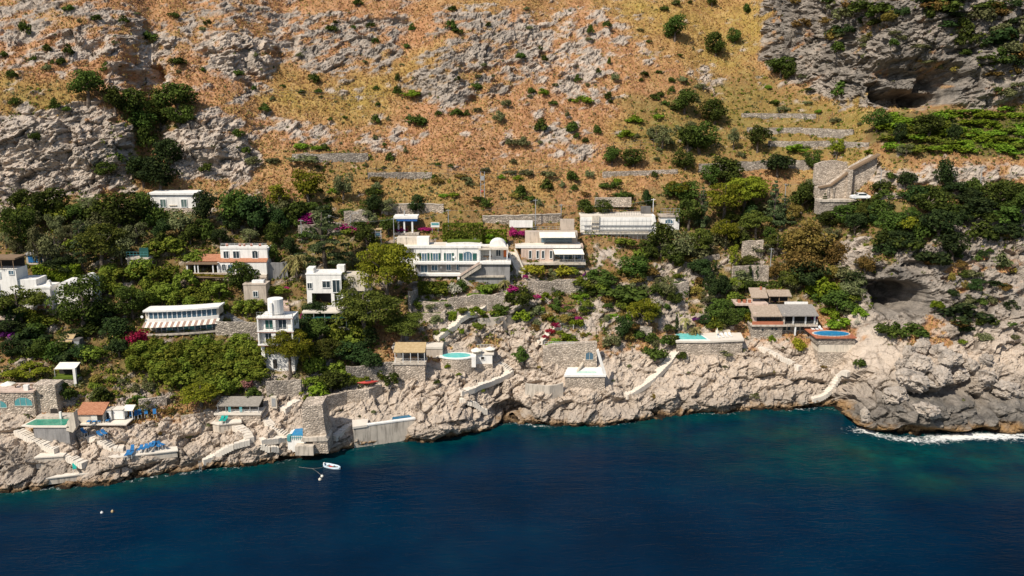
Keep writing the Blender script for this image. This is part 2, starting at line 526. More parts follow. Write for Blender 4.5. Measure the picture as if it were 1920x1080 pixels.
# ------------------------------------------------------------------ the hillside: one sheet from the sea bed to the mountain behind
cols = np.concatenate([np.arange(-520, -40, 8.0), np.arange(-40, 1960, 2.15), np.arange(1960, 2440, 8.0)])
NV = 520
v = np.linspace(0, 1, NV)
sy = np.interp(cols, shore_x, shore_y)
TOPPY = -70.0
PY = sy[None, :] + (TOPPY - sy[None, :]) * v[:, None]
PXg = np.repeat(cols[None, :], NV, 0)
SLg = sample(SL, PXg, PY)
RT = ratio(PY)
Yg = np.zeros_like(PY)
Zg = np.zeros_like(PY)
Yg[0] = -CAM_H / RT[0]
for i in range(1, NV):
    s = np.maximum(SLg[i], RT[i] + 0.16)
    Yg[i] = (CAM_H - Zg[i - 1] + s * Yg[i - 1]) / (s - RT[i])
    Zg[i] = Zg[i - 1] + s * (Yg[i] - Yg[i - 1])
# soften column to column differences
def smooth_cols(A, n):
    for _ in range(n):
        B = A.copy()
        B[:, 1:-1] = 0.25 * A[:, :-2] + 0.5 * A[:, 1:-1] + 0.25 * A[:, 2:]
        A = B
    return A
def smooth_px(A, sig):
    grid = np.arange(cols[0], cols[-1] + 1, 4.0)
    h = int(3 * sig / 4)
    k = np.exp(-0.5 * (np.arange(-h, h + 1) * 4.0 / sig) ** 2)
    k /= k.sum()
    out = np.empty_like(A)
    for r in range(A.shape[0]):
        g = np.interp(grid, cols, A[r])
        # keep the trend at the ends
        g = np.concatenate([2 * g[0] - g[h:0:-1], g, 2 * g[-1] - g[-2:-h - 2:-1]])
        out[r] = np.interp(cols, grid, np.convolve(g, k, 'valid'))
    return out
near, wide = smooth_px(Yg, 10), smooth_px(Yg, 110)
wv = np.clip((v - 0.04) / 0.25, 0, 1)[:, None]
Yg = near * (1 - wv) + wv * (wide + 0.45 * (near - wide))
Zg = CAM_H + Yg * RT
bb = (PY - 540.0) / FPX
Xg = (PXg - 960.0) / FPX * Yg / (COS_P - bb * SIN_P)
P = np.stack([Xg, Yg, Zg], -1)
# rows below the waterline
sea_rows = []
for k, (dy, dz) in enumerate([(26, -20), (14, -9), (6, -4), (2.5, -1.8), (0.8, -0.7)]):
    r = P[0].copy()
    r[:, 1] -= dy
    r[:, 2] += dz
    sea_rows.append(r)
# rows above the top of the photograph, up the mountain
up_rows = []
last = P[-1].copy()
stepv = np.array([last[:, 0] * 0.0, np.ones(len(cols)), np.full(len(cols), 0.68)]).T
fan = last[:, 0] / last[:, 1]
for k in range(46):
    d = 1.2 * 1.085 ** k
    last = last + stepv * d
    last[:, 0] += fan * d
    up_rows.append(last.copy())
P = np.concatenate([np.array(sea_rows), P, np.array(up_rows)], 0)
nsea, nup = len(sea_rows), len(up_rows)
PYa = np.concatenate([np.repeat(PY[:1] + 6, nsea, 0), PY, np.repeat(PY[-1:], nup, 0) - np.arange(nup)[:, None] * 6], 0)
PXa = np.repeat(cols[None, :], P.shape[0], 0)

def normals(P):
    du = np.gradient(P, axis=1)
    dv = np.gradient(P, axis=0)
    n = np.cross(du, dv)
    n /= np.linalg.norm(n, axis=-1, keepdims=True) + 1e-9
    return n
Nn = normals(P)
sh = P.shape[:2]
flat = P.reshape(-1, 3).astype(np.float32)
pxf, pyf = PXa.ravel(), PYa.ravel()
wob = 16 * np.stack([fbm(flat * 0.11, 3, 201), fbm(flat * 0.11, 3, 203)], 1)
wx, wy = pxf + wob[:, 0], pyf + 0.8 * wob[:, 1]
rockm = sample(R, wx, wy)
above = pyf < 0
rockm = np.where(above, np.maximum(rockm * 0.6, 0.4), rockm)
smoo = sample(SM, pxf, pyf)
nA = fbm(flat * 0.085, 4, 3)
nB = fbm(flat * 0.45, 4, 21)
# bedding: rotate so that strata dip to the right and into the hill
ang = math.radians(-22)
bed = np.stack([flat[:, 0] * math.cos(ang) - flat[:, 2] * math.sin(ang), flat[:, 1], flat[:, 0] * math.sin(ang) + flat[:, 2] * math.cos(ang)], 1)
warp = np.stack([gnoise(flat * 0.25, 5), gnoise(flat * 0.25, 6), gnoise(flat * 0.25, 7)], 1) * 0.9
bw = bed + warp
nC = fbm(bed * np.array([0.13, 0.17, 0.50]), 4, 91)
rock = np.clip((rockm - 0.57 + 0.22 * nA + 0.46 * nC + 0.34 * nB) * 3.6 + 0.5, 0, 1)
shore_f = np.interp(pxf, rock_x, rock_y)
rock = np.where(rockm > 0.985, np.maximum(rock, np.clip((pyf - shore_f) / 25 + 0.4, 0, 1)), rock)
rock = np.where(rockm < 0.12, rock * rockm / 0.12, rock)
shoreness = np.clip((wy - shore_f + 70) / 90, 0, 1)
# angular blocks at four sizes: every cell is a tilted facet
a1, a2, av, at_ = worley(bw * np.array([0.15, 0.15, 0.26]), 31, 1.6)
b1, b2, bv, bt = worley(bw * np.array([0.38, 0.38, 0.62]) + 3.3, 37, 1.6)
c1, c2, cv, ct = worley(bw * np.array([0.95, 0.95, 1.45]) + 7.1, 43, 1.6)
ridge = 1 - np.abs(fbm(bed * np.array([0.30, 0.30, 0.55]), 4, 77)) * 2.0
big = 1.0 - 0.15 * shoreness
fine = np.abs(fbm(bw * np.array([0.8, 0.8, 1.3]), 4, 301))
crag = big * (1.3 * (av - 0.5) + 1.2 * at_) + 0.6 * (bv - 0.5) + 0.8 * bt + 0.22 * (cv - 0.5) + 0.26 * ct + 0.65 * ridge - 0.45 * fine + 0.15 + 0.8 * gnoise(flat * 0.12, 51)
crackv = 0.8 * np.clip(1 - (b2 - b1) * 12, 0, 1) + np.clip(1 - (a2 - a1) * 16, 0, 1) + 0.35 * np.clip(1 - (c2 - c1) * 8, 0, 1)
crackv *= np.clip(0.5 + 1.2 * gnoise(flat * 0.3, 88), 0, 1)
crag -= 0.9 * np.clip(crackv, 0, 1.2)
# strata: ledges that run along the bedding on the big faces
strat = np.abs(((bw[:, 2] * 0.55 + 0.35 * gnoise(flat * 0.2, 99)) % 1.0) - 0.5) * 2
crag += np.where(shoreness > 0.5, 0.15, 0.55) * (strat - 0.5)
carve = np.where(above, 0, sample(CARVE, pxf + 0.5 * wob[:, 0], pyf + 0.4 * wob[:, 1]))
amp = (0.46 + 0.30 * np.clip((rockm - 0.6) * 4, 0, 1) + 0.0 * shoreness) * (1 - 0.85 * smoo)
grassy = 0.34 * fbm(flat * 0.3, 3, 61) + 0.20 * gnoise(flat * 1.3, 64) + 0.10 * gnoise(flat * 3.0, 65)
disp = rock * amp * (crag + 0.35) + (1 - rock) * grassy
row_i = np.repeat(np.arange(sh[0])[:, None], sh[1], 1).ravel()
fade = np.clip((row_i - nsea + 1) / 5.0, 0.6, 1)
disp *= fade
Dn = Nn.reshape(-1, 3).copy()
# crags push out level rather than up so that ledges and overhangs form
Dn[:, 2] *= np.where(rock > 0.3, 0.45, 1.0)
Dn /= np.linalg.norm(Dn, axis=1, keepdims=True)
flat2 = flat + Dn * disp[:, None] + carve[:, None] * np.where(carve > 0, 1.0, 1.0)[:, None] * np.array([0.0, 0.97, -0.10])
# keep the land out of the sea in front of the waterline
V = flat2
R_, C_ = sh
idx = np.arange(R_ * C_).reshape(R_, C_)
Q = np.stack([idx[:-1, :-1], idx[:-1, 1:], idx[1:, 1:], idx[1:, :-1]], -1).reshape(-1, 4)
me = np_mesh('hillside', V, Q)
mk = np.zeros((len(V), 4), np.float32)
mk[:, 0] = rock
mk[:, 1] = np.where(above, 0.2, sample(GR, pxf + 2.2 * wob[:, 0], pyf + 1.4 * wob[:, 1]))
mk[:, 2] = np.where(above, 0.3, sample(YE, pxf + 2.2 * wob[:, 0], pyf + 1.4 * wob[:, 1]))
mk[:, 3] = 1
ca = me.color_attributes.new('mask', 'FLOAT_COLOR', 'POINT')
ca.data.foreach_set('color', mk.ravel())
mk2 = np.zeros((len(V), 4), np.float32)
mk2[:, 0] = shoreness
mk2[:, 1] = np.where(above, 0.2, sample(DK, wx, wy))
mk2[:, 2] = np.clip(crackv * 0.6, 0, 1)
mk2[:, 3] = 1
ca = me.color_attributes.new('mask_more', 'FLOAT_COLOR', 'POINT')
ca.data.foreach_set('color', mk2.ravel())
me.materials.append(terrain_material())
me.shade_flat()
hill = bpy.data.objects.new('hillside', me)
COL.objects.link(hill)
tag(hill, 'steep limestone hillside with rust coloured dry grass above the sea', kind='structure')
BVH = BVHTree.FromPolygons(V.tolist(), Q.tolist())

def hit(px, py):
    """where the sight line of a photo pixel meets the hillside"""
    o = Vector((0, 0, CAM_H))
    loc, n, i, d = BVH.ray_cast(o, pix_dir(px, py), 2000)
    if loc is None:
        return at_depth(px, py, 170)
    return loc

def ground(x, y, top=400.0):
    loc, n, i, d = BVH.ray_cast(Vector((x, y, top)), Vector((0, 0, -1)), 900)
    return loc.z if loc else 0.0

def mpp(p):
    """metres per photo pixel at a point"""
    return (p.y * COS_P - (p.z - CAM_H) * SIN_P) / FPX

# ------------------------------------------------------------------ the sea
def sea_material():
    m, nt, bs = new_mat('sea_water')
    geo = N(nt, 'ShaderNodeNewGeometry')
    pos = geo.outputs['Position']
    att = N(nt, 'ShaderNodeAttribute', attribute_name='shallow')
    sep = N(nt, 'ShaderNodeSeparateColor')
    nt.links.new(att.outputs['Color'], sep.inputs[0])
    shal, foam, _b = sep.outputs
    n1 = noise(nt, 0.035, 4, 0.6, pos)
    n2 = noise(nt, 0.18, 4, 0.65, pos)
    deep = ramp(nt, n1, [(0.3, (0.0001, 0.0078, 0.022)), (0.7, (0.0002, 0.0160, 0.043))])
    teal = ramp(nt, n2, [(0.32, (0.0003, 0.020, 0.026)), (0.55, (0.0006, 0.046, 0.040)), (0.75, (0.003, 0.082, 0.056))])
    f = math_n(nt, 'ADD', shal, math_n(nt, 'MULTIPLY', math_n(nt, 'SUBTRACT', n1, 0.5), 0.5), clamp=True)
    col = mix(nt, f, deep, teal)
    reef = ramp(nt, noise(nt, 0.10, 4, 0.6, pos), [(0.52, 0.0), (0.66, 1.0)])
    col = mix(nt, math_n(nt, 'MULTIPLY', reef, math_n(nt, 'MULTIPLY', f, 0.7)), col, (0.012, 0.030, 0.022))
    nf = noise(nt, 1.3, 6, 0.75, pos, 0.6)
    ff = math_n(nt, 'MULTIPLY', math_n(nt, 'ADD', foam, math_n(nt, 'MULTIPLY', math_n(nt, 'SUBTRACT', nf, 0.60), 1.7)), 3.2, clamp=True)
    ff = math_n(nt, 'MULTIPLY', ff, math_n(nt, 'GREATER_THAN', foam, 0.01), clamp=True)
    col = mix(nt, ff, col, (0.75, 0.74, 0.70))
    nt.links.new(col, bs.inputs['Base Color'])
    rg = math_n(nt, 'MULTIPLY_ADD', ff, 0.7, 0.12)
    nt.links.new(rg, bs.inputs['Roughness'])
    bs.inputs['IOR'].default_value = 1.33
    bs.inputs['Specular IOR Level'].default_value = 0.06
    mp = N(nt, 'ShaderNodeMapping')
    mp.inputs['Rotation'].default_value = (0, 0, math.radians(-18))
    mp.inputs['Scale'].default_value = (0.35, 1.0, 1.0)
    nt.links.new(pos, mp.inputs[0])
    w1 = noise(nt, 0.55, 5, 0.62, mp.outputs[0], 0.3)
    w2 = noise(nt, 2.2, 3, 0.6, mp.outputs[0])
    wind = ramp(nt, noise(nt, 0.022, 3, 0.55, mp.outputs[0], 0.8), [(0.35, 0.35), (0.65, 1.0)])
    bump(nt, bs, math_n(nt, 'MULTIPLY', math_n(nt, 'MULTIPLY_ADD', w2, 0.4, w1), wind), 0.34, 0.8)
    return m

sx0 = np.concatenate([[-5000, -1500, -500], np.arange(-160, 181, 1.0), [500, 1500, 5000]])
sy0 = np.concatenate([[-9000, -2000, -500, -100, 0, 40], np.arange(60, 185, 0.8)])
SX, SY = np.meshgrid(sx0, sy0)
SV = np.stack([SX, SY, np.zeros_like(SX)], -1).reshape(-1, 3)
idx = np.arange(SX.size).reshape(SX.shape)
SQ = np.stack([idx[:-1, :-1], idx[:-1, 1:], idx[1:, 1:], idx[1:, :-1]], -1).reshape(-1, 4)
sea_me = np_mesh('sea', SV, SQ)
line_x, line_y = P[nsea][:, 0], P[nsea][:, 1]
dist = np.interp(SV[:, 0], line_x, line_y) - SV[:, 1]
den = SV[:, 1] * COS_P + CAM_H * SIN_P
spx = 960 + FPX * SV[:, 0] / np.maximum(den, 1)
spy = 540 - FPX * (SV[:, 1] * SIN_P - CAM_H * COS_P) / np.maximum(den, 1)
shal = np.clip(1 - dist / 9.0, 0, 1) * 0.75
for cx, cy, rx, ry, a in [(1620, 850, 260, 50, 0.75), (1740, 900, 110, 28, 0.6), (1480, 815, 150, 36, 0.6), (1860, 860, 130, 50, 0.65), (690, 858, 110, 18, 0.5), (1080, 815, 160, 22, 0.35), (1630, 870, 40, 14, 0.4), (1280, 820, 120, 30, 0.35)]:
    shal = np.maximum(shal, a * np.exp(-(((spx - cx) / rx) ** 2 + ((spy - cy) / ry) ** 2)))
foam = np.zeros(len(SV))
fline = np.interp(SV[:, 0], line_x, line_y)
fx = np.clip(np.minimum((spx - 1598) / 25, (2400 - spx) / 50), 0, 1)
foam = fx * np.clip(1 - np.abs(dist - 3.8) / 2.2, 0, 1) * 0.36
for cx, cy, rx, ry, a in [(1625, 806, 28, 6, .4), (1770, 818, 50, 5, .35), (1850, 816, 40, 5, .4), (1900, 812, 30, 5, .3)]:
    foam += a * np.exp(-(((spx - cx) / rx) ** 2 + ((spy - cy) / ry) ** 2))
foam += 0.34 * np.clip(1 - np.abs(dist - 0.2) / 1.0, 0, 1) * np.clip(0.3 + 1.4 * gnoise(SV * 0.12, 71), 0, 1) * (spx < 1590)
at = np.zeros((len(SV), 4), np.float32)
at[:, 0], at[:, 1], at[:, 3] = shal, foam, 1
ca = sea_me.color_attributes.new('shallow', 'FLOAT_COLOR', 'POINT')
ca.data.foreach_set('color', at.ravel())
sea_me.materials.append(sea_material())
sea = bpy.data.objects.new('sea', sea_me)
COL.objects.link(sea)
tag(sea, 'deep navy sea turning teal along the rocky shore', kind='structure')

# ------------------------------------------------------------------ plants
def leaf_mat(name, dark, light, hue=0.06, trans=0.25):
    m = bpy.data.materials.new(name)
    m.use_nodes = True
    nt = m.node_tree
    nt.nodes.clear()
    out = nt.nodes.new('ShaderNodeOutputMaterial')
    geo = N(nt, 'ShaderNodeNewGeometry')
    info = N(nt, 'ShaderNodeObjectInfo')
    n1 = noise(nt, 0.9, 3, 0.6, geo.outputs['Position'])
    f = math_n(nt, 'ADD', n1, math_n(nt, 'MULTIPLY_ADD', info.outputs['Random'], 0.36, -0.18))
    f = math_n(nt, 'ADD', f, math_n(nt, 'MULTIPLY_ADD', geo.outputs['Random Per Island'], 0.4, -0.2))
    col = ramp(nt, f, [(0.30, dark), (0.70, light)])
    hs = N(nt, 'ShaderNodeHueSaturation')
    nt.links.new(col, hs.inputs['Color'])
    nt.links.new(math_n(nt, 'MULTIPLY_ADD', info.outputs['Random'], hue, 0.5 - hue / 2), hs.inputs['Hue'])
    d = N(nt, 'ShaderNodeBsdfDiffuse')
    t = N(nt, 'ShaderNodeBsdfTranslucent')
    nt.links.new(hs.outputs[0], d.inputs[0])
    nt.links.new(hs.outputs[0], t.inputs[0])
    mx = N(nt, 'ShaderNodeMixShader')
    mx.inputs[0].default_value = trans
    nt.links.new(d.outputs[0], mx.inputs[1])
    nt.links.new(t.outputs[0], mx.inputs[2])
    nt.links.new(mx.outputs[0], out.inputs[0])
    return m

LM = {
    'broad': leaf_mat('leaf_dark_green', (0.0283, 0.04335, 0.01102), (0.1061, 0.1417, 0.02755)),
    'black': leaf_mat('leaf_blackish_green', (0.01769, 0.03002, 0.0124), (0.05661, 0.08337, 0.0248)),
    'pine': leaf_mat('needle_yellow_green', (0.0743, 0.09171, 0.009642), (0.2564, 0.2501, 0.0248)),
    'dpine': leaf_mat('needle_deep_green', (0.03892, 0.05336, 0.0124), (0.1503, 0.1634, 0.0303)),
    'citrus': leaf_mat('leaf_citrus_green', (0.05307, 0.08004, 0.01102), (0.2211, 0.2417, 0.03444)),
    'bright': leaf_mat('leaf_bright_green', (0.0796, 0.1334, 0.01102), (0.23, 0.3084, 0.0303)),
    'olive': leaf_mat('leaf_grey_green', (0.07076, 0.08004, 0.03306), (0.2211, 0.2252, 0.09642)),
    'cedar': leaf_mat('needle_blue_green', (0.0283, 0.04669, 0.01928), (0.1238, 0.1534, 0.06199)),
    'brown': leaf_mat('leaf_dry_brown', (0.0973, 0.07504, 0.01928), (0.2918, 0.2001, 0.0551)),
    'yellow': leaf_mat('leaf_yellow', (0.10, 0.095, 0.010), (0.32, 0.26, 0.030)),
    'magenta': leaf_mat('petal_magenta', (0.19, 0.010, 0.075), (0.48, 0.040, 0.21), 0.03),
    'red': leaf_mat('petal_red', (0.17, 0.010, 0.022), (0.42, 0.030, 0.070), 0.03),
    'pinkish': leaf_mat('petal_dusty_pink', (0.20, 0.085, 0.075), (0.42, 0.20, 0.17), 0.03),
    'whitish': leaf_mat('petal_white', (0.28, 0.26, 0.19), (0.52, 0.48, 0.38), 0.02),
    'frond': leaf_mat('frond_grey_green', (0.1238, 0.125, 0.03857), (0.4599, 0.4169, 0.1515)),
    'purple': leaf_mat('petal_purple', (0.10, 0.018, 0.11), (0.26, 0.05, 0.27), 0.03),
}
bark_m, _nt, _bs = new_mat('bark')
_geo = N(_nt, 'ShaderNodeNewGeometry')
_nt.links.new(ramp(_nt, noise(_nt, 3.0, 4, 0.6, _geo.outputs['Position']), [(0.3, (0.055, 0.040, 0.030)), (0.7, (0.18, 0.14, 0.105))]), _bs.inputs['Base Color'])
_bs.inputs['Roughness'].default_value = 0.95

def leaf_cloud(centres, radii, n, size, up=0.25, squash=1.0, r=None):
    """n leaf-sized quads on the outsides of a set of clumps"""
    r = r or np.random.default_rng(1)
    centres = np.asarray(centres, float)
    radii = np.asarray(radii, float)
    pick = r.choice(len(centres), n, p=radii ** 2 / (radii ** 2).sum())
    d = r.normal(size=(n, 3))
    d[:, 2] += up
    d /= np.linalg.norm(d, axis=1, keepdims=True)
    rad = radii[pick] * (r.uniform(0.35, 1.0, n) ** 0.45)
    off = d * rad[:, None]
    off[:, 2] *= squash
    p = centres[pick] + off
    nrm = d + r.normal(scale=0.55, size=(n, 3))
    nrm[:, 2] += 0.35
    nrm /= np.linalg.norm(nrm, axis=1, keepdims=True)
    a = np.cross(nrm, r.normal(size=(n, 3)))
    a /= np.linalg.norm(a, axis=1, keepdims=True) + 1e-9
    b = np.cross(nrm, a)
    s = size * r.uniform(0.6, 1.35, n)[:, None]
    V = np.stack([p - a * s * 0.5, p + b * s * 0.34, p + a * s * 0.5, p - b * s * 0.34], 1).reshape(-1, 3)
    Q = np.arange(4 * n).reshape(n, 4)
    return V, Q

def tube(path, radii, sides=6):
    V, F = [], []
    for i, (p, rr) in enumerate(zip(path, radii)):
        p = Vector(p)
        q = Vector(path[min(i + 1, len(path) - 1)]) - Vector(path[max(i - 1, 0)])
        z = q.normalized() if q.length > 1e-6 else Vector((0, 0, 1))
        x = z.orthogonal().normalized()
        y = z.cross(x)
        for k in range(sides):
            t = 2 * math.pi * k / sides
            V.append(p + x * math.cos(t) * rr + y * math.sin(t) * rr)
    for i in range(len(path) - 1):
        for k in range(sides):
            a, b = i * sides + k, i * sides + (k + 1) % sides
            F.append((a, b, b + sides, a + sides))
    F.append(tuple(range(sides - 1, -1, -1)))
    F.append(tuple(range((len(path) - 1) * sides, len(path) * sides)))
    return V, F

def join(parts):
    V, F = [], []
    for v, f in parts:
        o = len(V)
        V += list(v)
        F += [tuple(i + o for i in q) for q in f]
    return V, F

def trunk_mesh(top, spread, r, nl=5, lean=0.05, rad=0.035):
    """a tapered trunk with limbs; unit tree is 1 high and 1 wide"""
    base = [(0, 0, -0.12), (lean * 0.4, 0, top * 0.4), (lean, 0.01, top), (lean * 0.6, -0.01, min(0.92, top + 0.3))]
    parts = [tube(base, [rad * 1.3, rad, rad * 0.75, rad * 0.25])]
    for k in range(nl):
        t = 2 * math.pi * k / nl + r.uniform(0, 1)
        l = spread * r.uniform(0.6, 1.0)
        z0 = top * r.uniform(0.65, 1.0)
        p0 = (lean * z0 / top, 0, z0)
        p1 = (p0[0] + math.cos(t) * l * 0.5, math.sin(t) * l * 0.5, z0 + 0.13)
        p2 = (p0[0] + math.cos(t) * l, math.sin(t) * l, z0 + r.uniform(0.18, 0.3))
        parts.append(tube([p0, p1, p2], [rad * 0.55, rad * 0.4, rad * 0.12], 5))
    V, F = join(parts)
    m_ = bpy.data.meshes.new('trunk')
    m_.from_pydata([tuple(p) for p in V], [], F)
    m_.materials.append(bark_m)
    return m_

def crown_mesh(kind, var, n, size):
    r = np.random.default_rng(1000 + var * 17 + sum(map(ord, kind)))
    C, Rd = [], []
    squash, up = 0.85, 0.3
    if kind in ('broad', 'citrus', 'olive', 'brown'):
        k = {'broad': 24, 'citrus': 20, 'olive': 22, 'brown': 26}[kind]
        z0, z1 = (0.14, 0.92) if kind != 'citrus' else (0.08, 0.90)
        for _ in range(k):
            d = r.normal(size=3)
            d /= np.linalg.norm(d)
            t = r.uniform(0.45, 1.0)
            C.append((d[0] * 0.36 * t, d[1] * 0.36 * t, (z0 + z1) / 2 + d[2] * (z1 - z0) / 2 * t * 0.85))
            Rd.append(r.uniform(0.10, 0.19))
        # lopsided mass
        C = np.array(C) + np.array([r.normal() * 0.05, 0, 0]) * (np.array(C)[:, 2:3])
    elif kind == 'pine':
        squash, up = 0.42, 0.7
        for _ in range(36):
            t = r.uniform(0, 2 * math.pi)
            rr = 0.40 * math.sqrt(r.uniform(0.02, 1))
            zt = 0.93 - 1.0 * rr * rr - r.uniform(0, 0.38)
            C.append((rr * math.cos(t), rr * math.sin(t), zt))
            Rd.append(r.uniform(0.12, 0.22))
    elif kind == 'flat':
        squash, up = 0.6, 0.6
        for _ in range(20):
            t = r.uniform(0, 2 * math.pi)
            rr = 0.40 * math.sqrt(r.uniform(0.02, 1))
            C.append((rr * math.cos(t), rr * math.sin(t), 0.62 + r.uniform(-0.22, 0.22)))
            Rd.append(r.uniform(0.10, 0.17))
    elif kind == 'cedar':
        squash, up = 0.22, 0.5
        for i in range(9):
            z = 0.18 + 0.80 * i / 8
            w = 0.46 * (1 - 0.80 * (i / 8) ** 1.2) + 0.03
            for _ in range(7 if i < 6 else 4):
                t = r.uniform(0, 2 * math.pi)
                rr = w * r.uniform(0.35, 1)
                C.append((rr * math.cos(t), rr * math.sin(t), z + r.normal() * 0.015))
                Rd.append(r.uniform(0.08, 0.15) * (1 - 0.4 * i / 8))
    elif kind == 'fir':
        squash, up = 0.5, 0.2
        for i in range(11):
            z = 0.10 + 0.86 * i / 10
            w = 0.40 * (1 - i / 10.5)
            for _ in range(6):
                t = r.uniform(0, 2 * math.pi)
                rr = w * r.uniform(0.3, 1)
                C.append((rr * math.cos(t), rr * math.sin(t), z))
                Rd.append(r.uniform(0.08, 0.13) * (1 - 0.6 * i / 10))
    elif kind == 'cypress':
        squash, up = 1.0, 0.1
        for i in range(14):
            z = 0.06 + 0.88 * i / 13
            w = 0.30 * math.sin(math.pi * min(0.98, (i + 2.5) / 16.5)) + 0.05
            for _ in range(2):
                t = r.uniform(0, 2 * math.pi)
                C.append((w * 0.5 * math.cos(t), w * 0.5 * math.sin(t), z))
                Rd.append(w * 0.8)
        C = [(c[0], c[1], c[2]) for c in C]
        squash = 0.25
    elif kind == 'shrub':
        for _ in range(16):
            t = r.uniform(0, 2 * math.pi)
            rr = 0.38 * math.sqrt(r.uniform(0, 1))
            C.append((rr * math.cos(t), rr * math.sin(t), (0.62 - rr * 0.9) * r.uniform(0.5, 1.15) + 0.05))
            Rd.append(r.uniform(0.12, 0.22))
    V, Q = leaf_cloud(C, Rd, n, size, up, squash, r)
    V[:, 2] = np.maximum(V[:, 2], -0.03)
    m_ = np_mesh('crown', V, Q)
    return m_

SPEC = {  # kind: (crown shape, leaf material, thing name, trunk top, trunk spread, variants, leaves, leaf size, colour word, noun)
    'broad': ('broad', 'broad', 'broadleaf_tree', 0.40, 0.30, 4, 2300, 0.060, 'dark green', 'broadleaf tree'),
    'black': ('broad', 'black', 'evergreen_oak', 0.34, 0.28, 3, 2300, 0.062, 'blackish green', 'evergreen oak'),
    'bigbroad': ('broad', 'broad', 'broadleaf_tree', 0.40, 0.30, 2, 4200, 0.040, 'dark green', 'broadleaf tree'),
    'pine': ('pine', 'pine', 'pine_tree', 0.60, 0.34, 3, 4600, 0.044, 'yellow green', 'pine tree'),
    'dpine': ('pine', 'dpine', 'pine_tree', 0.60, 0.34, 3, 4200, 0.046, 'deep green', 'pine tree'),
    'bigpine': ('pine', 'pine', 'pine_tree', 0.55, 0.36, 2, 9500, 0.034, 'yellow green', 'pine tree'),
    'bigdpine': ('pine', 'dpine', 'pine_tree', 0.55, 0.36, 2, 8500, 0.036, 'deep green', 'pine tree'),
    'flat': ('flat', 'pine', 'umbrella_pine', 0.45, 0.36, 2, 2600, 0.050, 'yellow green', 'umbrella pine'),
    'citrus': ('citrus', 'citrus', 'citrus_tree', 0.30, 0.26, 4, 1200, 0.085, 'fresh green', 'citrus tree'),
    'olive': ('olive', 'olive', 'olive_tree', 0.38, 0.30, 3, 1900, 0.055, 'grey green', 'olive tree'),
    'cedar': ('cedar', 'cedar', 'cedar_tree', 0.60, 0.30, 2, 4500, 0.040, 'blue green', 'layered cedar'),
    'fir': ('fir', 'cedar', 'conifer_tree', 0.70, 0.20, 2, 2600, 0.052, 'dark', 'conifer'),
    'cypress': ('cypress', 'black', 'cypress_tree', 0.5, 0.05, 2, 900, 0.10, 'dark', 'slim cypress'),
    'brown': ('brown', 'brown', 'dry_tree', 0.36, 0.30, 2, 2600, 0.050, 'brownish', 'half dry tree'),
    'ytree': ('olive', 'pine', 'young_tree', 0.42, 0.28, 2, 1400, 0.065, 'yellow green', 'loose young tree'),
    'shrub': ('shrub', 'broad', 'shrub', None, 0, 5, 620, 0.12, 'dark green', 'shrub'),
    'sgreen': ('shrub', 'bright', 'leafy_bush', None, 0, 4, 620, 0.12, 'bright green', 'leafy bush'),
    'solive': ('shrub', 'olive', 'grey_shrub', None, 0, 4, 620, 0.11, 'grey green', 'shrub'),
    'scitrus': ('shrub', 'citrus', 'garden_bush', None, 0, 4, 700, 0.11, 'mid green', 'garden bush'),
    'sblack': ('shrub', 'black', 'dark_shrub', None, 0, 3, 700, 0.11, 'blackish green', 'shrub'),
    'sbrown': ('shrub', 'brown', 'dry_shrub', None, 0, 3, 620, 0.11, 'brown dry', 'shrub'),
    'syellow': ('shrub', 'yellow', 'yellow_bush', None, 0, 3, 700, 0.10, 'yellow leaved', 'bush'),
    'magenta': ('shrub', 'magenta', 'bougainvillea', None, 0, 2, 700, 0.10, 'magenta', 'bougainvillea'),
    'red': ('shrub', 'red', 'bougainvillea', None, 0, 2, 800, 0.09, 'crimson', 'bougainvillea'),
    'purple': ('shrub', 'purple', 'bougainvillea', None, 0, 2, 700, 0.10, 'purple', 'bougainvillea'),
    'pinkish': ('shrub', 'pinkish', 'oleander_bush', None, 0, 2, 700, 0.10, 'dusty pink', 'oleander'),
    'whitish': ('shrub', 'whitish', 'flowering_bush', None, 0, 2, 700, 0.10, 'white flowering', 'bush'),
}
CROWN, TRUNK = {}, {}
def crowns(kind):
    if kind not in CROWN:
        shape, lm, nm, top, spr, nv, n, size, cw, noun = SPEC[kind]
        CROWN[kind] = []
        TRUNK[kind] = []
        for i in range(nv):
            cm = crown_mesh(shape, i + len(kind) * 10, n, size)
            cm.materials.append(LM[lm])
            CROWN[kind].append(cm)
            TRUNK[kind].append(trunk_mesh(top, spr, np.random.default_rng(i), lean=0.06 * (i - 1)) if top else None)
    return CROWN[kind], TRUNK[kind]

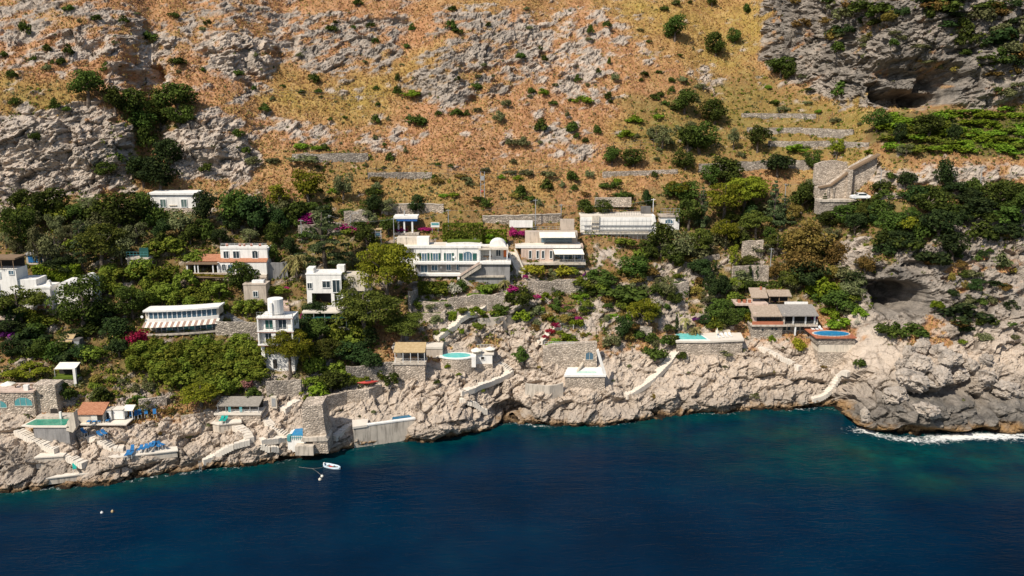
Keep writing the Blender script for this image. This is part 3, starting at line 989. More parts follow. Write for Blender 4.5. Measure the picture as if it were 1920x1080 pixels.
LANDMARKS = [
    (330, 375, 'the white cottage'), (60, 540, 'the white domed house'), (430, 490, 'the cream villa'),
    (338, 600, 'the curved glass house'), (522, 625, 'the tall white tower house'), (630, 540, 'the white cube house'),
    (860, 490, 'the long white villa'), (1025, 475, 'the beige villa'), (1160, 420, 'the scaffolded white wall'),
    (1460, 590, 'the grey tiled villa'), (1565, 640, 'the raised blue pool'), (1300, 630, 'the turquoise pool terrace'), (1585, 335, 'the stone buttress'),
    (1690, 555, 'the dark cave'), (1700, 150, 'the overhanging grey cliff'), (855, 668, 'the oval pool'), (765, 665, 'the straw roofed bar'), (1095, 680, 'the white sun deck'),
    (715, 790, 'the sea water pool'), (170, 780, 'the orange roofed bathing hut'), (30, 745, 'the stone arches'), (120, 280, 'the pale cliff face'), (390, 270, 'the rounded crag'),
    (270, 150, 'the small hillside caves'), (1750, 700, 'the boulder headland'), (763, 415, 'the blue canopied kiosk'), (460, 110, 'the blocky crag'), (670, 90, 'the ledge crag'), (880, 130, 'the slanting rock band'),
    (1090, 110, 'the broken outcrop'), (620, 290, 'the low dry stone wall'), (905, 340, 'the pylon'), (1060, 260, 'the pale scree'), (1330, 150, 'the small outcrop'), (1480, 230, 'the grassy terraces'), (1800, 240, 'the vine terraces'),
]
PENDING = []       # plants whose label is made when all are known

def auto_label(px, py, word, noun):
    best = min(LANDMARKS, key=lambda l: math.hypot(l[0] - px, (l[1] - py) * 1.3))
    dx, dy = px - best[0], py - best[1]
    if abs(dx) > 1.2 * abs(dy):
        where = 'left of' if dx < 0 else 'right of'
    else:
        where = 'above' if dy < 0 else 'below'
    if math.hypot(dx, dy) < 22:
        where = 'beside'
    return '%s %s %s' % (word, noun, where), best[2]

count_kind = {}
def plant(kind, px, py, w, h, label=None, cat=None, group=None, sink=0.15, p=None):
    shape, lm, nm, top, spr, nv, n, size, cw, noun = SPEC[kind]
    cs, ts = crowns(kind)
    p = p or hit(px, py)
    s = mpp(p)
    W, H = w * s * ((1.28 if w < 80 else 1.10) if top else 1.22), h * s * (1.10 if top else 1.32)
    i = count_kind.get(kind, 0)
    count_kind[kind] = i + 1
    cm, tm = cs[i % nv], ts[i % nv]
    rz = random.uniform(0, 6.28)
    if top:
        root = bpy.data.objects.new(nm, None)
        COL.objects.link(root)
        c = bpy.data.objects.new('crown', cm)
        COL.objects.link(c)
        c.parent = root
        t = bpy.data.objects.new('trunk', tm)
        COL.objects.link(t)
        t.parent = root
    else:
        root = bpy.data.objects.new(nm, cm)
        COL.objects.link(root)
    root.location = (p.x, p.y, p.z - sink * (1 if H > 2 else 0.5))
    root.scale = (W, W * 0.95, H)
    root.rotation_euler = (0, 0, rz)
    root['category'] = cat or {'bougainvillea': 'bougainvillea', 'shrub': 'shrub', 'bush': 'bush', 'oleander': 'shrub'}.get(noun.split()[-1], 'tree' if top else 'bush')
    if label:
        root['label'] = label
        if group:
            root['group'] = group
    else:
        sz = 'tiny' if h < 13 and not top else ('small' if (h < 20 and not top) or (top and h < 36) else ('tall' if h > 62 else ('broad' if w > 1.5 * h else '')))
        base, land = auto_label(px, py, (sz + ' ' + cw).strip(), noun)
        PENDING.append((root, base, land, px, py, group))
    return root

ORD = ['leftmost', 'second', 'third', 'fourth', 'fifth', 'sixth', 'seventh', 'eighth', 'ninth', 'tenth']
def finish_labels():
    by = {}
    for e in PENDING:
        by.setdefault((e[1], e[2]), []).append(e)
    for (base, land), es in by.items():
        es.sort(key=lambda e: e[3])
        for i, (root, b, l, px, py, g) in enumerate(es):
            if len(es) == 1:
                root['label'] = '%s %s' % (b, l)
            elif len(es) == 2:
                root['label'] = '%s %s, %s of two' % (b, l, 'left' if i == 0 else 'right')
            elif i < len(ORD):
                root['label'] = '%s %s, %s' % (b, l, 'leftmost' if i == 0 else ('rightmost' if i == len(es) - 1 else ORD[i] + ' from left'))
            else:
                root['label'] = '%s %s' % (b, l)
                root['group'] = 'plants near %s' % l
            if g:
                root['group'] = g

# single trees and shrubs: kind: (x, base y, width, height) as they show in the photograph
TREES = {
 'broad': [(165,192,65,60),(217,215,48,55),(252,226,55,62),(287,214,50,50),(332,216,76,60),(302,242,50,45),(266,252,55,46),(338,236,55,42),
   (200,336,44,34),(95,416,88,66),(222,432,106,76),(272,420,44,62),(445,432,60,76),(1265,78,48,50),(1342,105,44,46),(1377,83,26,32),(1335,13,20,18),
   (1283,214,52,48),(1340,232,54,48),(1312,287,80,62),(1290,286,48,50),(1147,309,38,36),(1188,313,46,36),(1283,319,42,40),(1420,286,46,50),(1360,351,68,58),(1330,350,40,44),
   (1284,381,50,45),(1289,432,50,60),(1502,402,52,62),(1590,422,60,40),(1645,247,50,46),(1738,264,58,50),(1464,146,56,40),(1478,153,30,40),
   (515,462,36,50),(513,507,30,50),(595,642,60,46),(629,730,80,40),(978,580,56,42),(1238,482,55,66),(1262,497,50,42),(1345,607,50,50),(1365,617,40,44),(1570,592,60,50),
   (1650,422,50,50),(1668,442,60,50),(1746,402,80,46),(1876,397,70,60),(1905,412,60,60),(1185,522,58,46),(455,546,58,62),(690,472,50,50),(1098,407,38,36),(1131,407,36,36),(1522,318,32,40),(730,442,36,36)],
 'bigbroad': [(155,622,112,112),(40,470,80,90),(250,597,82,66)],
 'black': [(318,322,55,62),(270,352,60,60),(300,357,70,68),(478,446,66,80),(385,426,50,70),(780,404,36,42),(702,404,32,40),(1168,637,38,46),(1770,352,40,56),(1697,357,36,36),
   (1785,492,60,60),(1687,472,52,42),(1759,452,80,60),(1806,432,36,46),(1824,412,80,46),(1512,547,70,62),(1335,562,40,50),(1686,270,26,42),(1786,274,28,42),(20,610,50,60),(220,640,60,50),(120,520,60,40),(662,682,72,44),(545,480,30,40),(1457,331,58,42),(1212,389,22,36)],
 'bigpine': [(728,584,112,128),(545,707,84,88)],
 'bigdpine': [(688,644,112,104),(757,642,66,56)],
 'pine': [(1395,402,82,70),(1357,417,82,72),(1359,467,46,56),(1205,622,52,62),(378,764,66,46),(1275,374,44,36),(1402,372,60,40)],
 'dpine': [(190,507,76,82),(1416,447,52,52),(42,612,72,74),(1307,487,46,56),(1480,547,34,44),(650,572,36,62)],
 'flat': [(55,714,80,32),(1695,442,52,38)],
 'olive': [(342,447,60,56),(75,502,46,78),(105,502,50,80),(230,500,52,62),(1266,492,60,60),(1250,562,40,46),(1517,372,40,40),(1242,281,40,44),(1228,266,30,34),(1375,281,26,44),(662,502,32,26),(1697,293,32,26),(643,382,40,60),(730,402,40,30),(1600,560,50,40)],
 'cedar': [(612,507,98,112),(155,504,46,84)],
 'fir': [(1315,427,42,72),(1450,422,52,78),(1543,413,30,48),(1470,420,40,50)],
 'cypress': [(1342,509,7,22),(1390,527,8,30),(1405,530,9,36),(1418,530,8,36),(1268,624,9,36),(590,578,10,40)],
 'brown': [(1507,502,112,92),(1499,532,92,72),(1667,44,40,24),(1565,500,50,50)],
 'ytree': [(580,387,60,72),(524,387,50,42),(1569,298,30,42),(1377,507,24,50),(1406,617,28,36)],
 'citrus': [(264,528,50,46),(305,534,52,44),(350,550,52,48),(330,480,50,40),(290,490,46,40),(370,500,44,34),(410,560,44,36),(300,570,44,36),(380,580,40,34),(480,582,36,26),(190,540,40,30),(450,655,46,34),(470,680,46,40)],
 'shrub': [(275,282,40,45),(262,326,44,44),(390,322,30,22),(48,66,20,30),(89,98,16,18),(128,103,20,20),(117,123,20,22),(65,114,16,12),(5,109,20,16),(22,146,20,18),(104,206,22,22),(128,208,20,14),
   (30,197,22,20),(280,77,30,20),(181,39,20,14),(231,43,20,14),(326,33,20,14),(333,121,30,18),(128,23,22,16),(389,47,16,12),(200,135,20,18),(67,263,22,22),(218,306,28,26),(448,258,24,20),(461,287,22,14),(496,210,24,16),(448,142,20,16),
   (621,61,24,18),(697,53,18,14),(704,81,14,12),(773,58,14,14),(763,91,12,14),(845,57,20,26),(858,63,20,12),(848,21,18,12),(671,9,20,12),(589,156,20,26),(567,176,14,12),(597,176,14,12),(745,153,12,18),(745,177,18,16),
   (782,236,36,28),(704,233,16,24),(823,217,14,12),(856,217,20,16),(876,217,12,12),(893,168,20,18),(976,109,18,14),(997,175,14,14),(608,281,18,14),(732,301,16,16),(719,275,12,12),(845,316,12,12),(702,366,34,18),(910,391,20,24),(976,369,24,20),
   (1398,26,16,26),(1270,9,20,12),(1246,21,16,12),(1138,51,18,14),(1107,63,14,16),(977,109,16,14),(1020,115,16,16),(1012,96,12,12),(1142,121,8,16),(1122,138,12,10),(1207,143,18,14),(1235,139,14,10),(1203,153,10,8),(1259,155,16,12),(1260,173,14,12),
   (1240,181,16,14),(1224,186,14,14),(1248,198,14,12),(1140,187,16,18),(1083,154,14,14),(1070,191,10,10),(998,175,14,12),(1037,198,16,12),(1120,253,18,22),(1016,246,24,24),(1075,249,26,30),(1083,259,14,14),(1098,268,12,12),(1073,341,26,24),(1025,357,24,22),(975,363,20,24),
   (1153,356,20,22),(1165,375,44,20),(1258,371,30,30),(1814,91,44,44),(1767,31,60,40),(1650,29,50,30),(1622,26,60,30),(1861,23,40,24),(1578,183,36,30),(1450,198,22,14),(1668,336,24,18),(1655,359,36,24),(117,751,44,40),(190,756,36,30),(257,759,34,24),(473,746,28,28),(607,746,22,22),(735,723,28,30),
   (975,676,30,26),(1228,671,42,30),(1281,671,24,16),(1661,631,40,30),(1680,636,30,36),(1710,633,50,28),(1850,613,36,26),(1897,614,22,14),(1611,689,24,20),(1600,586,24,22),(1130,531,52,24),(1165,561,88,36),(1200,520,40,20)],
 'sblack': [(1805,604,84,38),(1749,502,60,40),(1842,481,20,18),(1894,129,40,36),(1878,89,60,44),(200,600,50,40),(60,650,60,40),(120,680,48,28)],
 'sgreen': [(772,181,36,14),(565,281,24,16),(593,281,20,10),(1018,178,20,14),(1092,193,36,16),(1190,231,30,12),(1236,223,22,12),(1175,259,30,18),(1497,286,44,18),(1574,619,50,28),(1538,562,50,50),(1064,649,34,28),(1038,651,28,20),(1082,616,24,24),(573,753,16,16),(600,742,40,30),(840,690,12,12),(1757,579,24,18),(1805,644,16,10),(924,460,44,26),(1447,641,14,16),(931,592,30,20),(978,602,36,26)],
 'solive': [(934,229,24,24),(949,203,18,20),(958,273,24,18),(980,274,24,20),(1053,351,12,14),(89,134,20,16),(569,306,60,18),(475,309,30,18),(513,308,20,14),(511,306,24,12),(1105,333,18,18),(1839,43,44,36),(1915,76,50,50),(1033,548,16,18),(1145,651,34,30),(1357,666,40,14),(1876,502,36,30),(1027,333,30,16),(1153,153,16,20),(1415,745,20,10)],
 'scitrus': [(807,552,34,22),(830,552,30,20),(913,547,44,20),(1084,547,50,30),(797,574,16,12),(980,560,24,16),(1170,462,40,22),(420,747,36,40),(518,550,46,18)],
 'syellow': [(998,517,46,28),(1060,517,40,22),(1497,660,24,36),(1010,575,16,10),(620,722,30,10)],
 'magenta': [(577,420,34,26),(600,426,24,16),(622,430,28,16),(645,433,30,16),(665,436,24,12),(1008,560,14,10),(1085,600,14,9),(905,560,12,9),(538,545,12,10),(690,420,20,10),(1120,540,12,12),(961,547,24,13),(985,523,11,11),(962,445,16,22),(978,440,26,9),(753,434,24,9),(800,432,28,8),(1502,590,18,14),(1527,600,12,14),(568,605,9,26)],
 'red': [(252,650,44,44),(1031,626,18,14),(1042,614,18,14),(1022,636,14,12)],
 'purple': [(15,632,44,28),(593,657,28,26),(1097,530,11,24),(1303,602,14,10),(1450,565,14,10)],
 'pinkish': [(460,730,30,26),(1040,572,20,12),(1070,586,22,12),(1055,579,20,10)],
 'whitish': [(851,550,28,24),(1232,577,26,20),(1090,545,20,12),(1607,610,10,16)],
}
for kind, rows in TREES.items():
    for (x, y, w, h) in rows:
        plant(kind, x, y, w, h)

def in_poly(x, y, pts):
    c = False
    n = len(pts)
    for i in range(n):
        x0, y0 = pts[i]
        x1, y1 = pts[(i + 1) % n]
        if (y0 > y) != (y1 > y) and x < (x1 - x0) * (y - y0) / (y1 - y0) + x0:
            c = not c
    return c

def scatter(pts, n, kinds, wr, hr, gap=10):
    xs = [p[0] for p in pts]
    ys = [p[1] for p in pts]
    got, tries = [], 0
    while len(got) < n and tries < n * 40:
        tries += 1
        x, y = random.uniform(min(xs), max(xs)), random.uniform(min(ys), max(ys))
        if not in_poly(x, y, pts) or any(abs(a - x) < gap and abs(b - y) < gap * 0.6 for a, b in got):
            continue
        got.append((x, y))
        k = random.choice(kinds)
        w = random.uniform(*wr)
        plant(k, x, y, w, random.uniform(*hr))

scatter([(0, 385), (280, 400), (330, 440), (560, 400), (540, 460), (330, 470), (0, 480)], 40, ['broad', 'black', 'olive', 'olive', 'shrub', 'scitrus'], (30, 52), (28, 50), 20)
scatter([(180, 510), (240, 515), (350, 540), (400, 545), (480, 600), (270, 570), (180, 560)], 18, ['citrus', 'citrus', 'scitrus'], (30, 46), (26, 38), 20)
scatter([(245, 675), (270, 662), (400, 660), (485, 668), (488, 720), (420, 745), (350, 735), (240, 700)], 62, ['citrus'], (32, 48), (28, 40), 13)
scatter([(0, 610), (120, 600), (240, 620), (240, 680), (90, 680), (0, 690)], 20, ['black', 'broad', 'scitrus', 'shrub'], (34, 54), (26, 44), 20)
scatter([(1280, 420), (1420, 400), (1560, 420), (1640, 420), (1620, 560), (1540, 540), (1440, 560), (1300, 560)], 34, ['olive', 'black', 'brown', 'dpine', 'solive', 'broad', 'shrub'], (26, 50), (24, 44), 20)
scatter([(1640, 372), (1925, 362), (1925, 440), (1830, 470), (1740, 470), (1640, 480)], 34, ['broad', 'shrub', 'black', 'sblack', 'shrub'], (34, 60), (24, 40), 18)
scatter([(1745, 470), (1830, 450), (1925, 430), (1925, 640), (1790, 640), (1760, 570)], 34, ['shrub', 'solive', 'sbrown', 'sblack'], (12, 34), (10, 24), 14)
scatter([(1520, 60), (1700, 0), (1925, -10), (1925, 130), (1840, 120), (1760, 40), (1640, 80), (1560, 110)], 34, ['shrub', 'solive', 'sbrown', 'sblack'], (22, 46), (16, 30), 16)
scatter([(1650, 225), (1925, 205), (1925, 290), (1660, 290)], 48, ['sgreen', 'sgreen', 'scitrus'], (30, 52), (12, 20), 14)
scatter([(560, 610), (700, 610), (720, 700), (590, 730)], 14, ['black', 'dpine', 'scitrus'], (34, 56), (30, 46), 22)
scatter([(990, 560), (1100, 550), (1110, 640), (1060, 650), (1000, 620)], 16, ['scitrus', 'solive', 'sgreen', 'sbrown'], (10, 24), (8, 18), 12)
scatter([(1150, 185), (1440, 110), (1640, 215), (1640, 290), (1300, 330), (1180, 290)], 34, ['sgreen', 'shrub', 'solive'], (10, 24), (7, 14), 16)
scatter([(0, 0), (1440, 0), (1430, 110), (1200, 200), (1180, 330), (560, 330), (480, 240), (350, 180), (150, 150), (0, 200)], 60, ['solive', 'shrub'], (7, 15), (6, 12), 26)
scatter([(560, 330), (1100, 320), (1240, 330), (1240, 385), (560, 390)], 34, ['sgreen', 'solive', 'sbrown', 'shrub'], (10, 26), (8, 18), 14)
scatter([(1120, 570), (1320, 500), (1330, 640), (1200, 660), (1130, 640)], 20, ['solive', 'sbrown', 'shrub'], (12, 30), (10, 22), 16)
scatter([(140, 700), (340, 720), (340, 790), (150, 770)], 12, ['solive', 'sbrown', 'scitrus'], (14, 34), (12, 24), 18)

scatter([(765, 535), (830, 545), (960, 540), (1000, 560), (940, 600), (830, 650), (770, 620)], 34, ['scitrus', 'sgreen', 'solive', 'shrub', 'citrus'], (12, 30), (9, 22), 14)
scatter([(1000, 520), (1110, 510), (1120, 600), (1010, 610)], 22, ['scitrus', 'sgreen', 'solive', 'shrub'], (12, 30), (9, 22), 14)
scatter([(1100, 480), (1230, 470), (1330, 490), (1330, 560), (1150, 620), (1110, 560)], 30, ['shrub', 'solive', 'scitrus', 'broad', 'sbrown'], (16, 40), (12, 28), 18)
scatter([(1330, 540), (1400, 540), (1400, 625), (1300, 625)], 16, ['broad', 'scitrus', 'black', 'olive'], (24, 40), (20, 34), 16)
scatter([(1530, 540), (1620, 540), (1610, 610), (1540, 610)], 12, ['scitrus', 'sgreen', 'olive', 'shrub'], (18, 36), (14, 26), 16)
scatter([(500, 380), (700, 390), (700, 440), (540, 450)], 18, ['solive', 'shrub', 'broad', 'scitrus'], (20, 40), (16, 34), 18)
scatter([(560, 725), (660, 700), (740, 690), (735, 712), (620, 735)], 12, ['scitrus', 'shrub', 'broad'], (18, 36), (14, 26), 16)
scatter([(1450, 5), (1640, -10), (1640, 40), (1560, 60), (1460, 50)], 10, ['shrub', 'sbrown', 'solive'], (20, 40), (14, 24), 16)
scatter([(1560, 60), (1700, 60), (1840, 110), (1800, 140), (1600, 110)], 14, ['sbrown', 'solive', 'shrub'], (14, 34), (10, 18), 16)
scatter([(1840, 100), (1925, 100), (1925, 190), (1850, 180)], 10, ['solive', 'shrub', 'sbrown'], (16, 34), (12, 22), 16)
for x, y, w, h in [(1545, 392, 36, 26), (1575, 396, 34, 22), (1610, 394, 40, 24), (1640, 392, 36, 26), (1528, 386, 30, 30), (1660, 372, 34, 18), (1700, 370, 40, 20), (1740, 368, 36, 18)]:
    plant('shrub', x, y, w, h)
for x, y in [(700, 775), (820, 720), (905, 735), (1180, 690), (1225, 745), (1360, 690), (1450, 700), (1290, 700), (1010, 690), (640, 770), (300, 815), (390, 800), (355, 820), (1545, 690), (1150, 715), (860, 705)]:
    plant(random.choice(['solive', 'sbrown', 'shrub', 'scitrus']), x, y, random.uniform(7, 15), random.uniform(5, 10))
# palms
def palm(px, py, w, h, label):
    p = hit(px, py)
    s = mpp(p)
    W, H = w * s / 2, h * s
    root = bpy.data.objects.new('palm_tree', None)
    COL.objects.link(root)
    root.location = (p.x, p.y, p.z - 0.2)
    tag(root, label, 'palm tree')
    ht = H * 0.62
    V, F = tube([(0, 0, -0.3), (0.05, 0, ht * 0.5), (0, 0, ht)], [W * 0.11, W * 0.09, W * 0.10], 8)
    link_mesh('trunk', V, F, bark_m, root)
    r = np.random.default_rng(int(px))
    PV, PF = [], []
    for k in range(46):
        t = r.uniform(0, 2 * math.pi)
        e = r.uniform(-0.25, 1.25)
        L = W * r.uniform(0.85, 1.1)
        pts = []
        for q in np.linspace(0, 1, 7):
            rr = L * q * math.cos(e * (1 - 0.25 * q))
            z = ht + L * q * math.sin(e) - L * 0.75 * q * q
            pts.append(Vector((rr * math.cos(t), rr * math.sin(t), z)))
        side = Vector((-math.sin(t), math.cos(t), 0))
        for j in range(6):
            a, b = pts[j], pts[j + 1]
            for sgn in (-1, 1):
                wd = L * 0.16 * math.sin(math.pi * (j + 0.7) / 6.6)
                o = len(PV)
                tip = side * sgn * wd + Vector((0, 0, -wd * 0.4))
                PV += [a, b, b + tip + (b - a) * 0.5]
                PF.append((o, o + 1, o + 2) if sgn > 0 else (o, o + 2, o + 1))
    cr = link_mesh('crown', PV, PF, LM['frond'], root)
    return root
palm(556, 522, 62, 62, 'large grey green fan of a palm left of the white cube house')
palm(1284, 622, 28, 38, 'dark feathery palm behind the turquoise pool')
palm(1303, 632, 30, 26, 'short spreading palm at the edge of the turquoise pool')
palm(946, 545, 30, 28, 'small palm below the terrace of the long white villa')
palm(1352, 622, 22, 26, 'slim palm between the turquoise pool and the grey tiled villa')

# ------------------------------------------------------------------ dry grass tufts and low scrub, uncountable
def cover():
    r = np.random.default_rng(77)
    vis = np.where((pxf > -260) & (pxf < 2180) & (row_i > nsea + 20) & (pyf > -40))[0]
    gr = vis[rock[vis] < 0.45]
    n = 60000
    wg = np.clip(1.1 - 1.5 * mk[gr, 1], 0.08, 1)
    pick = r.choice(gr, n, p=wg / wg.sum())
    base = V[pick] + r.normal(scale=0.35, size=(n, 3)) * np.array([1, 0.6, 0.0])
    Vt, Ft = [], []
    hgt = r.uniform(0.14, 0.40, n)
    vs = []
    for k in range(3):
        t = r.uniform(0, 2 * math.pi, n)
        w = 0.22
        side = np.stack([np.cos(t), np.sin(t), np.zeros(n)], 1) * w
        lean = np.stack([r.normal(scale=0.18, size=n), r.normal(scale=0.18, size=n), hgt], 1)
        vs.append(np.stack([base - side - [0, 0, 0.12], base + side - [0, 0, 0.12], base + lean], 1))
    T = np.concatenate(vs, 0).reshape(-1, 3)
    me_ = np_mesh('dry_grass', T, np.arange(len(T)).reshape(-1, 3))
    m, nt, bs = new_mat('dry_grass_blades')
    geo = N(nt, 'ShaderNodeNewGeometry')
    big = noise(nt, 0.06, 4, 0.6, geo.outputs['Position'])
    f_ = math_n(nt, 'ADD', big, math_n(nt, 'MULTIPLY_ADD', geo.outputs['Random Per Island'], 0.5, -0.25))
    nt.links.new(ramp(nt, f_, [(0.22, (0.27, 0.15, 0.065)), (0.45, (0.46, 0.25, 0.115)), (0.62, (0.50, 0.34, 0.13)), (0.85, (0.34, 0.30, 0.10))]), bs.inputs['Base Color'])
    bs.inputs['Roughness'].default_value = 1.0
    bs.inputs['Specular IOR Level'].default_value = 0.0
    me_.materials.append(m)
    o = bpy.data.objects.new('dry_grass', me_)
    COL.objects.link(o)
    tag(o, 'rust and straw coloured dry grass over the slopes', 'grass', kind='stuff')
    # low scrub cushions: dense where the ground is green, thin on the open hill
    g = mk[:, 1]
    wgt = np.where(g[vis] > 0.15, g[vis], 0.05) * np.where(rock[vis] > 0.85, 0.25, 1.0) * np.where(pyf[vis] > np.interp(pxf[vis], rock_x, rock_y) + 10, 0.03, 1.0)
    n = 10500
    pick = r.choice(vis, n, p=wgt / wgt.sum())
    c = V[pick]
    rad = r.uniform(0.25, 0.75, n)
    k = 14
    d = r.normal(size=(n, k, 3))
    d[..., 2] = np.abs(d[..., 2]) * 0.8 + 0.1
    d /= np.linalg.norm(d, axis=-1, keepdims=True)
    p_ = c[:, None, :] + d * rad[:, None, None] * r.uniform(0.5, 1.0, (n, k, 1))
    nr = d + r.normal(scale=0.5, size=d.shape)
    nr /= np.linalg.norm(nr, axis=-1, keepdims=True)
    a_ = np.cross(nr, r.normal(size=d.shape))
    a_ /= np.linalg.norm(a_, axis=-1, keepdims=True)
    b_ = np.cross(nr, a_)
    s_ = 0.42 * r.uniform(0.6, 1.3, (n, k, 1))
    Vc = np.stack([p_ - a_ * s_ * 0.5, p_ + b_ * s_ * 0.36, p_ + a_ * s_ * 0.5, p_ - b_ * s_ * 0.36], 2)
    greenish = (g[pick] > 0.3) & (r.uniform(size=n) < 0.75)
    for nm, sel, mt, lab in (('low_scrub', ~greenish, 'olive', 'low grey green scrub scattered over the hillside'), ('ground_cover', greenish, 'citrus', 'low green ground cover between the gardens and trees')):
        vv = Vc[sel].reshape(-1, 3)
        me_ = np_mesh(nm, vv, np.arange(len(vv)).reshape(-1, 4))
        me_.materials.append(LM[mt])
        o = bpy.data.objects.new(nm, me_)
        COL.objects.link(o)
        tag(o, lab, 'scrub', kind='stuff')
cover()

# ------------------------------------------------------------------ building materials
def wear_mat(name, base, var=0.18, scale=0.7, rough=0.85, bumpk=0.15, streak=0.25, fine=6.0):
    """plaster, concrete or paint with stains and a little grain"""
    m, nt, bs = new_mat(name)
    geo = N(nt, 'ShaderNodeNewGeometry')
    pos = geo.outputs['Position']
    lo = tuple(c * (1 - var) for c in base)
    hi = tuple(min(1, c * (1 + var * 0.35)) for c in base)
    col = ramp(nt, noise(nt, scale, 4, 0.6, pos), [(0.3, lo), (0.6, base), (0.8, hi)])
    mp = N(nt, 'ShaderNodeMapping')
    mp.inputs['Scale'].default_value = (1.6, 1.6, 0.22)
    nt.links.new(pos, mp.inputs[0])
    stn = ramp(nt, noise(nt, 1.1, 4, 0.65, mp.outputs[0]), [(0.36, 1.0 - streak * 1.2), (0.52, 1.0)])
    col = mix(nt, 1.0, col, stn, 'MULTIPLY')
    nt.links.new(col, bs.inputs['Base Color'])
    bs.inputs['Roughness'].default_value = rough
    bs.inputs['Specular IOR Level'].default_value = 0.25
    bump(nt, bs, noise(nt, fine, 3, 0.6, pos), bumpk, 0.1)
    return m

def stone_mat(name, dark, light, scale=2.2):
    m, nt, bs = new_mat(name)
    geo = N(nt, 'ShaderNodeNewGeometry')
    pos = geo.outputs['Position']
    mp = N(nt, 'ShaderNodeMapping')
    mp.inputs['Scale'].default_value = (1, 1, 1.5)
    nt.links.new(pos, mp.inputs[0])
    vo = N(nt, 'ShaderNodeTexVoronoi')
    vo.inputs['Scale'].default_value = scale
    nt.links.new(mp.outputs[0], vo.inputs['Vector'])
    vd = N(nt, 'ShaderNodeTexVoronoi', feature='DISTANCE_TO_EDGE')
    vd.inputs['Scale'].default_value = scale
    nt.links.new(mp.outputs[0], vd.inputs['Vector'])
    sp = N(nt, 'ShaderNodeSeparateColor')
    nt.links.new(vo.outputs['Color'], sp.inputs[0])
    col = ramp(nt, sp.outputs[0], [(0.05, dark), (0.95, light)])
    joint = ramp(nt, vd.outputs['Distance'], [(0.02, 0.5), (0.10, 1.0)])
    col = mix(nt, 1.0, col, joint, 'MULTIPLY')
    blot = ramp(nt, noise(nt, 0.5, 4, 0.6, pos), [(0.35, 0.72), (0.6, 1.05)])
    col = mix(nt, 1.0, col, blot, 'MULTIPLY')
    nt.links.new(col, bs.inputs['Base Color'])
    bs.inputs['Roughness'].default_value = 0.95
    bump(nt, bs, vd.outputs['Distance'], 0.8, 0.3)
    return m

def plain_mat(name, base, rough=0.6, spec=0.4, metal=0.0):
    m, nt, bs = new_mat(name)
    geo = N(nt, 'ShaderNodeNewGeometry')
    n1 = noise(nt, 1.3, 3, 0.6, geo.outputs['Position'])
    col = ramp(nt, n1, [(0.3, tuple(c * 0.82 for c in base)), (0.7, tuple(min(1, c * 1.06) for c in base))])
    nt.links.new(col, bs.inputs['Base Color'])
    bs.inputs['Roughness'].default_value = rough
    bs.inputs['Specular IOR Level'].default_value = spec
    bs.inputs['Metallic'].default_value = metal
    return m

def water_mat(name, deep, light):
    m, nt, bs = new_mat(name)
    geo = N(nt, 'ShaderNodeNewGeometry')
    pos = geo.outputs['Position']
    nt.links.new(ramp(nt, noise(nt, 1.2, 3, 0.6, pos, 0.5), [(0.3, deep), (0.7, light)]), bs.inputs['Base Color'])
    bs.inputs['Roughness'].default_value = 0.08
    bs.inputs['IOR'].default_value = 1.33
    bump(nt, bs, noise(nt, 3.0, 2, 0.5, pos), 0.12, 0.1)
    return m

def tile_mat(name, a, b):
    m, nt, bs = new_mat(name)
    geo = N(nt, 'ShaderNodeNewGeometry')
    pos = geo.outputs['Position']
    w = N(nt, 'ShaderNodeTexWave', wave_type='BANDS', bands_direction='X')
    w.inputs['Scale'].default_value = 1.5
    w.inputs['Distortion'].default_value = 0.6
    nt.links.new(pos, w.inputs['Vector'])
    col = ramp(nt, noise(nt, 2.5, 4, 0.7, pos), [(0.3, a), (0.7, b)])
    col = mix(nt, 0.55, col, ramp(nt, w.outputs['Fac'], [(0.1, 0.45), (0.6, 1.0)]), 'MULTIPLY')
    nt.links.new(col, bs.inputs['Base Color'])
    bs.inputs['Roughness'].default_value = 0.9
    bump(nt, bs, w.outputs['Fac'], 0.6, 0.1)
    return m

